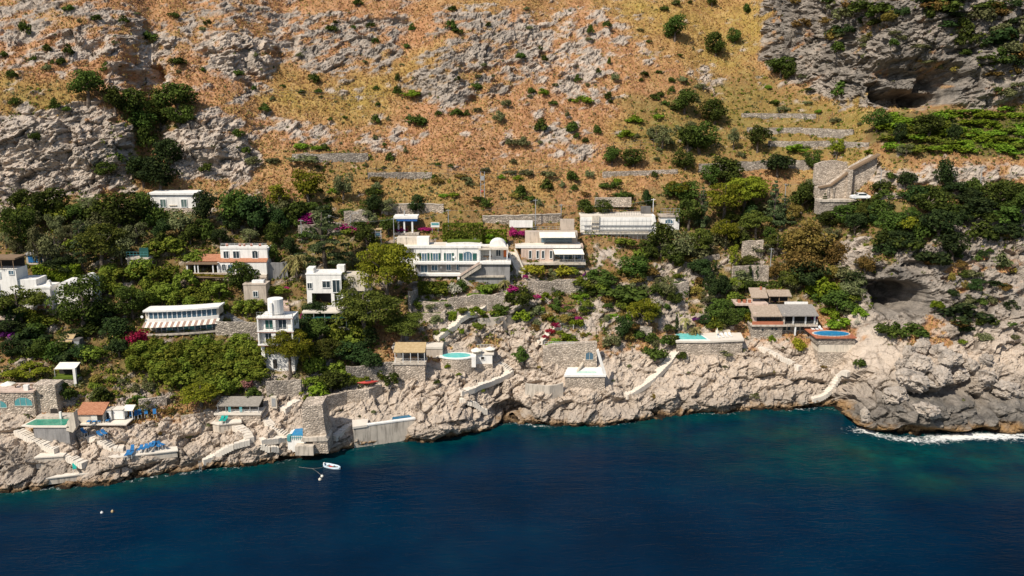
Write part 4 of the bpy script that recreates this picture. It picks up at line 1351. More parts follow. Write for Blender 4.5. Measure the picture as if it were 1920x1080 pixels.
M = {
    'white': wear_mat('white_plaster', (0.82, 0.785, 0.725), 0.08, streak=0.12),
    'cream': wear_mat('cream_plaster', (0.66, 0.575, 0.46), 0.14),
    'beige': wear_mat('beige_plaster', (0.52, 0.43, 0.345), 0.16),
    'pink': wear_mat('pinkish_plaster', (0.62, 0.47, 0.38), 0.14),
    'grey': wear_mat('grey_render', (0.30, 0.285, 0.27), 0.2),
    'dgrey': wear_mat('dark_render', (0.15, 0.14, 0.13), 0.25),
    'concrete': wear_mat('sun_bleached_concrete', (0.56, 0.485, 0.395), 0.16, streak=0.35),
    'deck': wear_mat('pale_paving', (0.70, 0.625, 0.525), 0.12, streak=0.0, fine=3.0),
    'stone': stone_mat('rubble_stone', (0.37, 0.30, 0.23), (0.69, 0.57, 0.45)),
    'dstone': stone_mat('weathered_and_shaded_stone', (0.25, 0.21, 0.17), (0.54, 0.46, 0.37)),  # darker stone for old walls, also painted shade on the raised pool wall
    'terra': tile_mat('terracotta_tile', (0.36, 0.135, 0.065), (0.56, 0.26, 0.14)),
    'tile': tile_mat('faded_roof_tile', (0.34, 0.25, 0.18), (0.52, 0.41, 0.31)),
    'gtile': tile_mat('grey_roof_tile', (0.22, 0.20, 0.18), (0.38, 0.34, 0.30)),
    'straw': tile_mat('straw_matting', (0.44, 0.30, 0.14), (0.62, 0.46, 0.25)),
    'reed': tile_mat('grey_reed', (0.26, 0.23, 0.19), (0.42, 0.37, 0.31)),
    'glass': plain_mat('window_glass', (0.030, 0.045, 0.052), 0.08, 0.6),
    'bglass': plain_mat('blue_window_glass', (0.085, 0.15, 0.20), 0.10, 0.6),
    'void': plain_mat('shadowed_interior', (0.045, 0.040, 0.036), 0.9, 0.1),  # near-black colour, the shade of open rooms and doorways painted in
    'green': plain_mat('green_shutter', (0.018, 0.085, 0.070), 0.5),
    'ggreen': plain_mat('grey_green_shutter', (0.10, 0.15, 0.135), 0.6),
    'teal': plain_mat('teal_paint', (0.09, 0.30, 0.31), 0.5),
    'blue': plain_mat('blue_paint', (0.015, 0.11, 0.36), 0.5),
    'bluecloth': plain_mat('blue_canvas', (0.03, 0.15, 0.34), 0.8, 0.1),
    'tealcloth': plain_mat('green_canvas', (0.02, 0.33, 0.27), 0.8, 0.1),
    'orange': plain_mat('orange_canvas', (0.62, 0.16, 0.05), 0.8, 0.1),
    'canvas': plain_mat('cream_canvas', (0.78, 0.73, 0.62), 0.9, 0.1),
    'whitep': plain_mat('white_paint', (0.80, 0.79, 0.76), 0.45),
    'red': plain_mat('red_paint', (0.50, 0.06, 0.045), 0.5),
    'rust': plain_mat('rust_red_paint', (0.22, 0.06, 0.045), 0.6),
    'metal': plain_mat('galvanised_steel', (0.42, 0.42, 0.41), 0.45, 0.5, 0.3),
    'dmetal': plain_mat('dark_iron', (0.06, 0.06, 0.062), 0.5, 0.4, 0.2),
    'wood': plain_mat('weathered_wood', (0.22, 0.15, 0.095), 0.85, 0.1),
    'brick': plain_mat('red_clay_coping', (0.44, 0.16, 0.09), 0.8, 0.1),
    'lawn': plain_mat('garden_lawn', (0.10, 0.14, 0.02), 0.95, 0.05),
    'rubber': plain_mat('black_rubber', (0.015, 0.015, 0.016), 0.7, 0.3),
    'stripe': plain_mat('brown_awning_stripe', (0.34, 0.23, 0.185), 0.9, 0.1),
    'turq': water_mat('turquoise_pool_water', (0.10, 0.46, 0.44), (0.20, 0.62, 0.56)),
    'poolblue': water_mat('blue_pool_water', (0.012, 0.16, 0.36), (0.03, 0.27, 0.50)),
    'seapool': water_mat('deep_blue_pool_water', (0.008, 0.085, 0.17), (0.02, 0.16, 0.26)),
    'poolgreen': water_mat('green_pool_water', (0.03, 0.19, 0.13), (0.07, 0.30, 0.20)),
    'lightpool': water_mat('pale_pool_water', (0.42, 0.62, 0.54), (0.55, 0.70, 0.60)),
}

def box_vf(x0, x1, y0, y1, z0, z1):
    v = [(x0, y0, z0), (x1, y0, z0), (x1, y1, z0), (x0, y1, z0), (x0, y0, z1), (x1, y0, z1), (x1, y1, z1), (x0, y1, z1)]
    f = [(0, 3, 2, 1), (4, 5, 6, 7), (0, 1, 5, 4), (1, 2, 6, 5), (2, 3, 7, 6), (3, 0, 4, 7)]
    return v, f

class Site:
    """a thing standing on the hillside, measured in photo pixels about one pixel of its base"""
    def __init__(s, name, label, cat, px, py, fwd=0.8, group=None, p=None, rz=0.0):
        p = p or hit(px, py)
        d = pix_dir(px, py)
        s.p = p - d * fwd
        s.m = mpp(s.p)
        s.px, s.py = px, py
        s.root = bpy.data.objects.new(name, None)
        COL.objects.link(s.root)
        s.root.location = s.p
        s.root.rotation_euler = (0, 0, rz)
        tag(s.root, label, cat, group)
    def X(s, x):
        return (x - s.px) * s.m
    def Z(s, y):
        return (s.py - y) * s.m
    def add(s, name, v, f, mat, parent=None, smooth=False):
        return link_mesh(name, v, f, M[mat], parent or s.root, smooth)
    def box(s, name, x0, x1, yt, yb, d0, d1, mat, parent=None):
        v, f = box_vf(s.X(x0), s.X(x1), d0 * s.m, d1 * s.m, s.Z(yb), s.Z(yt))
        return s.add(name, v, f, mat, parent)
    def boxes(s, name, L, mat, parent=None):
        v, f = join([box_vf(s.X(a), s.X(b), d0 * s.m, d1 * s.m, s.Z(yb), s.Z(yt)) for a, b, yt, yb, d0, d1 in L])
        return s.add(name, v, f, mat, parent)
    def prism(s, name, pts, d0, d1, mat, parent=None):
        """a front outline given in photo pixels, pushed back in depth"""
        n = len(pts)
        v = [(s.X(x), d0 * s.m, s.Z(y)) for x, y in pts] + [(s.X(x), d1 * s.m, s.Z(y)) for x, y in pts]
        f = [tuple(range(n)), tuple(range(2 * n - 1, n - 1, -1))] + [(i, i + n, (i + 1) % n + n, (i + 1) % n) for i in range(n)]
        o = s.add(name, v, f, mat, parent)
        fix_normals(o)
        return o
    def deck(s, name, pts, y, thick, mat, parent=None):
        """a level plan outline of (x pixel, depth) with its top at row y of the base plane"""
        n = len(pts)
        z1, z0 = s.Z(y), s.Z(y + thick)
        v = [(s.X(x), d * s.m, z0) for x, d in pts] + [(s.X(x), d * s.m, z1) for x, d in pts]
        f = [tuple(range(n)), tuple(range(2 * n - 1, n - 1, -1))] + [(i, i + n, (i + 1) % n + n, (i + 1) % n) for i in range(n)]
        o = s.add(name, v, f, mat, parent)
        fix_normals(o)
        return o
    def slope(s, name, x0, x1, yb, db, yf, df, mat, thick=1.2, parent=None, skew=0):
        """a sheet from its back edge down to its front edge"""
        t = thick * s.m
        v = [(s.X(x0), db * s.m, s.Z(yb)), (s.X(x1), db * s.m, s.Z(yb)), (s.X(x1 + skew), df * s.m, s.Z(yf)), (s.X(x0 + skew), df * s.m, s.Z(yf))]
        v += [(a, b, c - t) for a, b, c in v]
        f = [(0, 3, 2, 1), (4, 5, 6, 7), (0, 1, 5, 4), (1, 2, 6, 5), (2, 3, 7, 6), (3, 0, 4, 7)]
        o = s.add(name, v, f, mat, parent)
        fix_normals(o)
        return o
    def window(s, x0, x1, yt, yb, d=0, glass='glass', frame='whitep', name='window', bars=1, arch=False, shutters=None):
        fw, pr = 0.9, 1.1
        if arch:
            w = x1 - x0
            top = yt + w * 0.35
            arc = [(x0 + w * 0.5 - w * 0.5 * math.cos(t), top - w * 0.35 * math.sin(t)) for t in np.linspace(0, math.pi, 9)]
            pane = s.prism(name, [(x0, yb)] + arc + [(x1, yb)], d - 0.5, d + 0.6, glass)
        else:
            pane = s.box(name, x0, x1, yt, yb, d - 0.5, d + 0.6, glass)
        L = [(x0 - fw, x0, yt - fw * (0 if arch else 1), yb + fw, d - pr, d + 0.3), (x1, x1 + fw, yt - fw * (0 if arch else 1), yb + fw, d - pr, d + 0.3), (x0, x1, yb, yb + fw, d - pr * 1.3, d + 0.3)]
        if not arch:
            L.append((x0, x1, yt - fw, yt, d - pr, d + 0.3))
        for k in range(1, bars + 1):
            xm = x0 + (x1 - x0) * k / (bars + 1)
            L.append((xm - 0.3, xm + 0.3, yt + (2 if arch else 0), yb, d - 0.8, d - 0.52))
        s.boxes('frame', L, frame, pane)
        if shutters:
            w = (x1 - x0) * 0.42
            for a in (x0 - fw - w - 0.1, x1 + fw + 0.1):
                s.box('shutter', a, a + w, yt - 0.4, yb + 0.4, d - 1.0, d - 0.05, shutters, pane)
        return pane
    def rail(s, x0, x1, yt, yb, d, mat='metal', n=None, parent=None, t=0.35, name='railing', bars=2):
        n = n or max(2, int((x1 - x0) / 7))
        L = [(x0 + (x1 - x0) * k / n - t / 2, x0 + (x1 - x0) * k / n + t / 2, yt, yb, d, d + t) for k in range(n + 1)]
        L += [(x0, x1, yt + (yb - yt) * k / bars * 0.9 - t / 2, yt + (yb - yt) * k / bars * 0.9 + t / 2, d - 0.05, d + t + 0.05) for k in range(bars)]
        return s.boxes(name, L, mat, parent)
    def base(s, x0, x1, y, d0, d1, mat='stone', depth=45, name='foundation'):
        return s.box(name, x0, x1, y, y + depth, d0, d1, mat)

def loose(S, o, label, cat, group=None):
    """a thing that only rests on the site stands on its own"""
    o.parent = None
    o.location = S.root.location
    o.rotation_euler = S.root.rotation_euler
    return tag(o, label, cat, group)

def fix_normals(o):
    bm = bmesh.new()
    bm.from_mesh(o.data)
    bmesh.ops.recalc_face_normals(bm, faces=bm.faces)
    bm.to_mesh(o.data)
    bm.free()

# ------------------------------------------------------------------ retaining walls, stairs and paths that follow the slope
def resample(pts, step):
    out = [pts[0]]
    for a, b in zip(pts[:-1], pts[1:]):
        n = max(1, int((b - a).length / step))
        for k in range(1, n + 1):
            out.append(a.lerp(b, k / n))
    return out

def wall(label, pix, h, mat='stone', thick=0.5, name='retaining_wall', cat='wall', level=False, cope=None, fwd=0.4, group=None, drop=2.0):
    """a wall along a line of photo pixels at its foot"""
    pts = [hit(x, y) - pix_dir(x, y) * fwd for x, y in pix]
    s = resample(pts, 1.2)
    if level:
        zt = max(p.z for p in s) + h
    zs = [p.z for p in s]
    zs = [sum(zs[max(0, i - 9):i + 10]) / len(zs[max(0, i - 9):i + 10]) for i in range(len(zs))]
    root = bpy.data.objects.new(name, None)
    COL.objects.link(root)
    root.location = s[0]
    tag(root, label, cat, group)
    def strip(th, z_lo, z_hi, mat_, nm):
        v, f = [], []
        for i, p in enumerate(s):
            q = s[min(i + 1, len(s) - 1)] - s[max(i - 1, 0)]
            side = Vector((-q.y, q.x, 0))
            side = side.normalized() if side.length > 1e-5 else Vector((0, 1, 0))
            for sg in (-1, 1):
                b = Vector((p.x, p.y, 0)) + side * sg * th / 2 - Vector((s[0].x, s[0].y, s[0].z))
                v.append(b + Vector((0, 0, z_lo[i])))
                v.append(b + Vector((0, 0, z_hi[i])))
        for i in range(len(s) - 1):
            a, b = 4 * i, 4 * (i + 1)
            f += [(a, b, b + 1, a + 1), (a + 2, a + 3, b + 3, b + 2), (a + 1, b + 1, b + 3, a + 3), (a, a + 2, b + 2, b)]
        e = 4 * (len(s) - 1)
        f += [(0, 1, 3, 2), (e, e + 2, e + 3, e + 1)]
        o = link_mesh(nm, v, f, M[mat_], root)
        fix_normals(o)
    rr = np.random.default_rng(int(abs(s[0].x * 10)) + len(s))
    top = [zt if level else z + h * (1 + 0.05 * rr.normal()) for z in zs]
    strip(thick, [p.z - drop for p in s], top, mat, 'masonry')
    if cope:
        strip(thick + 0.16, [t + 0.004 for t in top], [t + 0.16 for t in top], cope, 'coping')
    return root

def stairs(label, pix, width=1.2, mat='deck', parapet=None, name='stairs', cat='stairs', smooth_path=False, lift=0.18):
    pts = [hit(x, y) for x, y in pix]
    s = resample(pts, 0.38)
    zs = [max(p.z, ground(p.x, p.y)) for p in s]
    k = 4
    zs = [sum(zs[max(0, i - k):i + k + 1]) / len(zs[max(0, i - k):i + k + 1]) for i in range(len(zs))]
    root = bpy.data.objects.new(name, None)
    COL.objects.link(root)
    root.location = (s[0].x, s[0].y, zs[0])
    tag(root, label, cat)
    o3 = Vector(root.location)
    parts, par = [], []
    for i in range(len(s) - 1):
        a, b = s[i], s[i + 1]
        q = Vector((b.x - a.x, b.y - a.y, 0))
        if q.length < 0.02:
            continue
        q.normalize()
        sd = Vector((-q.y, q.x, 0)) * width / 2
        ext = q * 0.04
        z1 = max(zs[i], zs[i + 1]) + lift
        z0 = z1 - 0.9
        A, B = Vector((a.x, a.y, 0)) - ext - o3, Vector((b.x, b.y, 0)) + ext - o3
        def hexa(A, B, sd0, sd1, lo, hi):
            v = [A + sd0, A + sd1, B + sd1, B + sd0]
            v = [Vector((p.x, p.y, lo - 0)) for p in v] + [Vector((p.x, p.y, hi)) for p in v]
            return v, [(0, 1, 2, 3), (7, 6, 5, 4), (0, 4, 5, 1), (1, 5, 6, 2), (2, 6, 7, 3), (3, 7, 4, 0)]
        parts.append(hexa(A, B, -sd, sd, z0 - o3.z, z1 - o3.z + (0.05 if i % 2 else 0)))
        if parapet:
            for sg in ((-1,) if parapet == 'one' else (-1, 1)):
                par.append(hexa(A, B, sd * sg * 1.0, sd * sg * 1.0 + sd.normalized() * sg * 0.28, z0 - o3.z, z1 - o3.z + 0.55))
    v, f = join(parts)
    o = link_mesh('steps', v, f, M[mat], root)
    fix_normals(o)
    o['kind'] = 'stuff'
    if par:
        v, f = join(par)
        o = link_mesh('parapet', v, f, M[mat], root)
        fix_normals(o)
    return root

# ------------------------------------------------------------------ houses
# white cottage, upper left
S = Site('white_cottage', 'long white cottage with two grey green shuttered windows among dark trees', 'house', 325, 390)
S.box('wall', 283, 367, 365, 390, 0, 42, 'white')
S.box('roof', 280, 369, 361.5, 365, -3, 45, 'white')
S.box('foundation', 284, 366, 390, 420, -0.6, 42, 'stone')
for a in (302, 341):
    w = S.window(a, a + 10, 374, 388, glass='ggreen', bars=1)
S.box('doorstep', 318, 332, 384, 386, -1.5, 0, 'cream')

# white domed house, left edge
S = Site('domed_house', 'whitewashed house with domed roofs and blue arched door at left edge', 'house', 40, 575)
S.box('wall', -30, 38, 503, 580, 0, 40, 'white')
S.box('wall', 38, 71, 524, 580, 4, 44, 'white')
S.box('wall', 71, 97, 540, 580, 0, 36, 'white')
S.box('wall', 97, 172, 546, 580, 8, 44, 'white')
S.box('parapet', 69, 99, 536, 540, -1, 36, 'white')
S.box('foundation', -30, 172, 580, 625, -0.5, 44, 'dstone')
r_ = S.box('pergola_roof', -30, 41, 482, 485, -4, 36, 'wood')
for a in (-4, 14, 36):
    S.box('pergola_post', a, a + 1.2, 485, 503, -3, -1.8, 'wood')
S.box('back_wall', -30, 38, 485, 503, 30, 34, 'void')
S.rail(-10, 40, 497, 503, -3, 'dmetal')
S.window(25, 34, 506, 513, 0, 'bglass')
S.window(0, 9, 509, 520, 0, 'bglass')
S.window(-2, 4, 531, 549, 0, 'blue', arch=True, name='door', bars=0)
S.window(0, 7, 556, 561, 0, 'bglass', frame='blue')
S.window(77, 90, 555, 565, 0, 'bglass', bars=2)
S.box('awning_ledge', 73, 96, 573, 578, -5, 0, 'terra')
S.prism('chimney', [(89, 545), (89, 530), (91, 526), (94, 526), (96, 530), (96, 545)], 6, 12, 'white')
def vault(S, x0, x1, yb, yt, d0, d1, mat='white'):
    arc = [(x0 + (x1 - x0) * (0.5 - 0.5 * math.cos(t)), yb - (yb - yt) * math.sin(t)) for t in np.linspace(0, math.pi, 13)]
    return S.prism('vault', arc, d0, d1, mat)
vault(S, 108, 144, 546, 527, 6, 40)
vault(S, 142, 172, 546, 519, 20, 48)

S = Site('tiled_shelter', 'low shelter with faded tile roof under the white domed house', 'shelter', 12, 615)
S.slope('roof', -30, 30, 583, 24, 597, -4, 'tile', 1.5)
for a in (-10, 10, 27):
    S.box('post', a, a + 1.4, 596, 625, -2, -0.6, 'wood')
S.box('back_wall', -30, 28, 590, 640, 20, 24, 'dstone')

S = Site('blue_tarpaulin_shed', 'small shed with bright blue front above the clipped hedge', 'shed', 66, 494)
S.box('wall', 50, 82, 477, 496, 0, 20, 'cream')
S.box('front_sheet', 54, 80, 478, 492, -0.8, -0.1, 'bluecloth')
S.slope('roof', 48, 84, 472, 22, 477, -3, 'grey', 1)

def hedge(name, label, px, py, x0, x1, yt, yb, depth, lm='citrus', n=2600):
    p = hit(px, py)
    s = mpp(p)
    r = np.random.default_rng(int(px * 7 + py))
    w, h, d = (x1 - x0) * s, (yb - yt) * s, depth * s
    P_ = np.stack([r.uniform(-w / 2, w / 2, n), r.uniform(0, d, n), r.uniform(-0.6, h, n)], 1)
    side = r.integers(0, 4, n)
    P_[side == 0, 2] = h + r.normal(scale=0.07, size=(side == 0).sum())
    P_[side == 1, 1] = r.normal(scale=0.10, size=(side == 1).sum())
    e = side == 2
    P_[e, 0] = np.where(r.uniform(size=e.sum()) < 0.5, -w / 2, w / 2) + r.normal(scale=0.1, size=e.sum())
    e = side == 3
    P_[e, 1] = r.normal(scale=0.12, size=e.sum())
    nrm = r.normal(size=(n, 3))
    nrm[:, 2] += 0.6
    nrm[:, 1] -= 0.4
    nrm /= np.linalg.norm(nrm, axis=1, keepdims=True)
    a = np.cross(nrm, r.normal(size=(n, 3)))
    a /= np.linalg.norm(a, axis=1, keepdims=True)
    b = np.cross(nrm, a)
    sz = 0.42 * r.uniform(0.6, 1.3, n)[:, None]
    V_ = np.stack([P_ - a * sz * 0.5, P_ + b * sz * 0.36, P_ + a * sz * 0.5, P_ - b * sz * 0.36], 1).reshape(-1, 3)
    me_ = np_mesh(name, V_, np.arange(4 * n).reshape(n, 4))
    me_.materials.append(LM[lm])
    o = bpy.data.objects.new(name, me_)
    COL.objects.link(o)
    q = p - pix_dir(px, py) * 0.8
    off = (px - (x0 + x1) / 2) * s
    o.location = (q.x - off, q.y, q.z + (py - yb) * s)
    tag(o, label, 'hedge')
    return o
hedge('clipped_hedge', 'long clipped green hedge beside the domed white house', 105, 527, 64, 142, 500, 527, 22, 'bright', 4200)
hedge('clipped_hedge', 'dense green hedge on the terrace above the long white villa', 868, 452, 832, 904, 421, 452, 16, 'citrus', 4200)
hedge('clipped_hedge', 'low hedge strip along the garden wall beneath the dark trees', 60, 664, 20, 100, 656, 664, 10, 'citrus', 1800)
hedge('clipped_hedge', 'yellow green climbing hedge right of the terrace hedge', 925, 458, 904, 948, 432, 458, 6, 'bright', 1800)
hedge('clipped_hedge', 'row of bushes under the grey wall of the long villa', 812, 548, 785, 838, 530, 548, 8, 'citrus', 1600)
hedge('clipped_hedge', 'low hedge on a terrace above the grey tiled villa', 1420, 538, 1375, 1470, 530, 540, 10, 'broad', 1600)
hedge('clipped_hedge', 'short hedge left of the turquoise pool', 1258, 640, 1245, 1272, 631, 641, 8, 'broad', 800)
hedge('clipped_hedge', 'small hedge edging the steep lawn below the ivy', 1165, 597, 1142, 1182, 591, 597, 5, 'bright', 700)

# stone hut
S = Site('stone_hut', 'small stone hut with green railing on its flat roof', 'hut', 260, 508)
S.box('wall', 240, 279, 486, 510, 0, 24, 'stone')
S.box('roof', 238, 281, 483, 486, -1.5, 26, 'concrete')
S.window(247, 254, 490.5, 494.5, 0)
S.rail(240, 279, 472, 483, 0, 'teal', 6)
S.box('screen', 262, 279, 465, 483, 6, 7, 'green')
S.box('foundation', 240, 279, 510, 535, -0.4, 24, 'stone')

# cream villa
S = Site('cream_villa', 'cream villa with terracotta ledges, loggia and potted roof terrace', 'house', 430, 518)
S.box('wall', 412, 500, 468, 492, 14, 50, 'white')
S.box('parapet', 412, 500, 463.5, 468, 13, 16, 'white')
S.rail(414, 499, 458, 463, 14, 'whitep', 10)
for a, b in ((418, 427), (436, 447)):
    S.window(a, b, 473, 486, 14)
S.window(472, 482, 472, 486, 14, arch=True)
S.slope('tile_ledge', 412, 501, 486, 14, 491, 2, 'terra', 1)
S.slope('tile_ledge', 366, 412, 481, 30, 490, 6, 'terra', 1)
S.box('wall', 408, 500, 492, 518, 3, 40, 'white')
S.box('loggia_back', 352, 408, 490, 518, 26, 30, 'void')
S.box('pergola_roof', 349, 411, 492.5, 495, -4, 26, 'wood')
for a in (352, 366, 372, 400, 409):
    S.box('pillar', a, a + 2, 495, 511, -2, 0, 'whitep')
S.box('parapet', 352, 436, 511, 519, -4, 0, 'beige')
S.box('side_wall', 350, 353, 492, 520, 0, 28, 'beige')
S.box('floor', 352, 500, 515, 519, 0, 28, 'concrete')
S.window(417, 424, 496, 508, 3, arch=True)
S.window(428, 437, 496, 511, 3, arch=True, glass='bglass')
S.window(449, 460, 496, 509, 3)
for i, a in enumerate((424, 448, 456, 470, 486)):
    loose(S, S.prism('flower_pot', [(a - 1.6, 468), (a - 2.2, 459), (a + 2.2, 459), (a + 1.6, 468)], 17, 21, 'brick'), '%s clay pot from left on the roof of the cream villa' % ['first', 'second', 'third', 'fourth', 'fifth'][i], 'flower pot', 'pots on the cream villa roof')
S.box('foundation', 351, 500, 519, 560, -3, 40, 'beige')

S = Site('vine_pergola', 'yellow leaved vine pergola below the cream villa', 'pergola', 400, 530)
for a in (360, 384, 408, 430):
    S.box('post', a, a + 1, 519, 540, -8, -7, 'wood')
for k in range(8):
    S.box('beam', 356, 434, 518, 518.8, -10 + k * 3, -9 + k * 3, 'wood')
V_, Q_ = leaf_cloud([(S.X(x), 0.2 + 0.5 * math.sin(x), S.Z(517)) for x in range(360, 434, 6)], [0.6] * 13, 1600, 0.36, 0.6, 0.35, np.random.default_rng(4))
me_ = np_mesh('vine', V_, Q_)
me_.materials.append(LM['yellow'])
o_ = bpy.data.objects.new('vine', me_)
COL.objects.link(o_)
o_.parent = S.root

# small beige house
S = Site('beige_house', 'small beige rendered house with white roof tank', 'house', 480, 563)
S.box('wall', 458, 500, 534, 566, 0, 26, 'beige')
S.box('parapet', 457, 501, 531.5, 534, -0.8, 27, 'beige')
S.box('roof_tank', 472, 494, 527, 532, 8, 18, 'whitep')
S.window(476, 484, 546, 556, 0)
S.box('foundation', 458, 500, 566, 590, -0.4, 26, 'beige')

# curved glass fronted house
S = Site('curved_house', 'curved house with a band of blue windows and striped awning', 'house', 335, 628)
def arc_d(x):
    t = (x - 272) / 131.0
    return 2 + 30 * t * t
def arc_strip(S, name, x0, x1, yt, yb, off0, off1, mat, n=14, parent=None):
    xs = np.linspace(x0, x1, n + 1)
    v, f = [], []
    for x in xs:
        for d in (arc_d(x) + off0, arc_d(x) + off1):
            v += [(S.X(x), d * S.m, S.Z(yb)), (S.X(x), d * S.m, S.Z(yt))]
    for i in range(n):
        a, b = 4 * i, 4 * i + 4
        f += [(a, b, b + 1, a + 1), (a + 2, a + 3, b + 3, b + 2), (a + 1, b + 1, b + 3, a + 3), (a, a + 2, b + 2, b)]
    e = 4 * n
    f += [(0, 1, 3, 2), (e, e + 2, e + 3, e + 1)]
    o = S.add(name, v, f, mat, parent)
    fix_normals(o)
    return o
arc_strip(S, 'roof', 272, 404, 581, 584, -3, 34, 'white')
arc_strip(S, 'wall', 274, 402, 598, 606, -1, 4, 'white')
arc_strip(S, 'wall', 274, 402, 584, 598, 3, 30, 'cream')
arc_strip(S, 'wall', 276, 402, 606, 626, 8, 30, 'cream')
arc_strip(S, 'floor', 272, 404, 625, 628, -10, 30, 'concrete')
arc_strip(S, 'foundation', 276, 402, 628, 668, -2, 30, 'stone')
xs = np.linspace(281, 399, 15)
for a, b in zip(xs[:-1], xs[1:]):
    pane = arc_strip(S, 'window', a + 0.8, b - 0.8, 585, 597.5, 1.6, 2.4, 'bglass', 1)
    arc_strip(S, 'frame', a - 0.7, a + 0.75, 584.2, 598, 0.6, 2.2, 'whitep', 1, pane)
xs = np.linspace(290, 398, 12)
for a, b in zip(xs[:-1], xs[1:]):
    pane = arc_strip(S, 'window', a + 0.8, b - 0.8, 608, 624, 6.2, 7.2, 'bglass' if int(a) % 3 else 'teal', 1)
    arc_strip(S, 'frame', a - 0.6, a + 0.75, 607, 625, 5.4, 7.0, 'whitep', 1, pane)
xs = np.linspace(272, 404, 27)
for i, (a, b) in enumerate(zip(xs[:-1], xs[1:])):
    v = [(S.X(a), (arc_d(a) - 1) * S.m, S.Z(604)), (S.X(b), (arc_d(b) - 1) * S.m, S.Z(604)), (S.X(b), (arc_d(b) - 14) * S.m, S.Z(610.5)), (S.X(a), (arc_d(a) - 14) * S.m, S.Z(610.5))]
    v += [(x, y, z - 0.05) for x, y, z in v]
    o = S.add('awning_stripe', v, [(0, 3, 2, 1), (4, 5, 6, 7), (0, 1, 5, 4), (1, 2, 6, 5), (2, 3, 7, 6), (3, 0, 4, 7)], 'canvas' if i % 2 else 'stripe')
    fix_normals(o)
arc_strip(S, 'railing', 290, 402, 618, 619, -9.5, -9, 'dmetal')
S.prism('satellite_dish', [(271 + 2.6 * math.cos(t), 592 + 2.6 * math.sin(t)) for t in np.linspace(0, 5.8, 12)], -4, -3.4, 'whitep')

# tall white tower house
S = Site('tower_house', 'tall narrow white house of four storeys with green shutters and roof tank', 'house', 522, 696)
S.box('wall', 490, 552, 594, 698, 8, 54, 'white')
S.box('foundation', 490, 552, 698, 740, 6, 54, 'stone')
for y in (591, 617, 643):
    S.box('floor_slab', 487, 555, y, y + 2.6, -1, 12, 'white')
    S.box('red_trim', 487, 555, y + 2.62, y + 3.8, -0.6, 8, 'brick')
for y0, y1 in ((593.6, 617), (619.6, 643)):
    S.box('side_wall', 488, 490.5, y0 + 1.5, y1, -0.6, 8, 'white')
    S.box('side_wall', 551, 553.5, y0 + 1.5, y1, -0.6, 8, 'white')
S.box('balcony_wall', 517, 522, 597, 617, 0, 8, 'white')
S.box('balcony_wall', 513, 521, 623, 643, 0, 8, 'white')
S.window(501, 515, 599, 616, 8, 'green', name='door', bars=1)
S.window(526, 540, 598, 616, 8, 'glass', name='door', bars=1)
S.window(500, 511, 624.5, 641, 8, 'glass', name='door', bars=1)
S.window(532, 542, 622, 641, 8, 'glass', name='door', bars=1)
S.window(497, 508, 649, 672, 8, 'glass', name='door', bars=1)
S.window(511, 519, 675, 694, 8, 'void', name='door', bars=0)
S.window(530, 540, 650, 666, 8, 'glass')
for y in (611, 636):
    S.rail(490, 551, y, y + 6, -0.4, 'metal', 9)
S.rail(488, 554, 582, 591, 0, 'metal', 9)
S.rail(554, 555, 582, 591, 0, 'metal', 2)
v, f = tube([(0, 0, 0), (0, 0, 28 * S.m)], [14.5 * S.m] * 2, 20)
S.add('roof_tank', [(a[0] + S.X(517), a[1] + 26 * S.m, a[2] + S.Z(590)) for a in v], f, 'white')
S.box('chimney', 511, 515, 566, 591, 8, 12, 'white')
for y in (602, 628, 654):
    for d in (20, 36):
        S.box('side_window', 551.5, 552.6, y, y + 11, d, d + 8, 'glass')

# white cube house
S = Site('cube_house', 'white flat roofed cube house with large dark openings', 'house', 615, 578)
S.box('wall', 577, 642, 514, 549, 0, 40, 'white')
S.box('wall', 622, 628, 549, 580, 0, 40, 'white')
S.box('wall', 640, 644, 549, 580, 0, 40, 'white')
S.box('wall', 577, 586, 549, 580, 0, 40, 'white')
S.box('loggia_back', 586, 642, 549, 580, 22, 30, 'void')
S.box('floor', 577, 692, 578, 582, -8, 40, 'deck')
S.box('wing', 644, 692, 516, 547, 10, 44, 'cream')
S.box('wing_wall', 678, 692, 547, 579, 12, 44, 'white')
S.box('wing_recess', 644, 678, 547, 579, 26, 30, 'void')
S.box('roof_parapet', 576, 643, 511.5, 514, -0.8, 41, 'white')
S.rail(590, 640, 506, 511, 2, 'whitep', 8)
S.box('chimney', 632, 646, 499, 512, 14, 28, 'white')
S.window(579, 587, 529.5, 540, 0)
S.window(607, 621, 526, 538, 0)
S.window(626, 639, 524, 547, 0, bars=1)
S.window(628, 639, 555, 568, 4, bars=1)
S.window(651, 663, 550, 566, 24, bars=1)
S.window(665, 676, 550, 566, 24, bars=1)
S.box('parapet', 600, 690, 571, 578, -8, -6.6, 'white')
S.box('entry_block', 577, 590, 503, 512, 6, 30, 'white')
S.box('foundation', 577, 692, 582, 620, -2, 40, 'grey')

S = Site('awning_terrace', 'terrace with dark red beams and green edge below the white cube house', 'terrace', 612, 614)
S.box('deck', 571, 712, 580, 583, -14, 20, 'deck')
S.slope('awning', 573, 652, 585, 16, 592, -14, 'green', 0.8)
for k in range(3):
    S.box('beam', 572, 656, 593 + 2.6 * k, 594.2 + 2.6 * k, -12 + 5 * k, -10.8 + 5 * k, 'rust')
for a in (573, 592, 612, 632, 652):
    S.box('post', a, a + 0.9, 584, 614, -13, -12, 'metal')
S.box('back_wall', 573, 660, 583, 640, 14, 18, 'void')
S.box('floor', 571, 660, 613, 617, -14, 16, 'grey')
S.rail(692, 730, 570, 580, -10, 'metal')

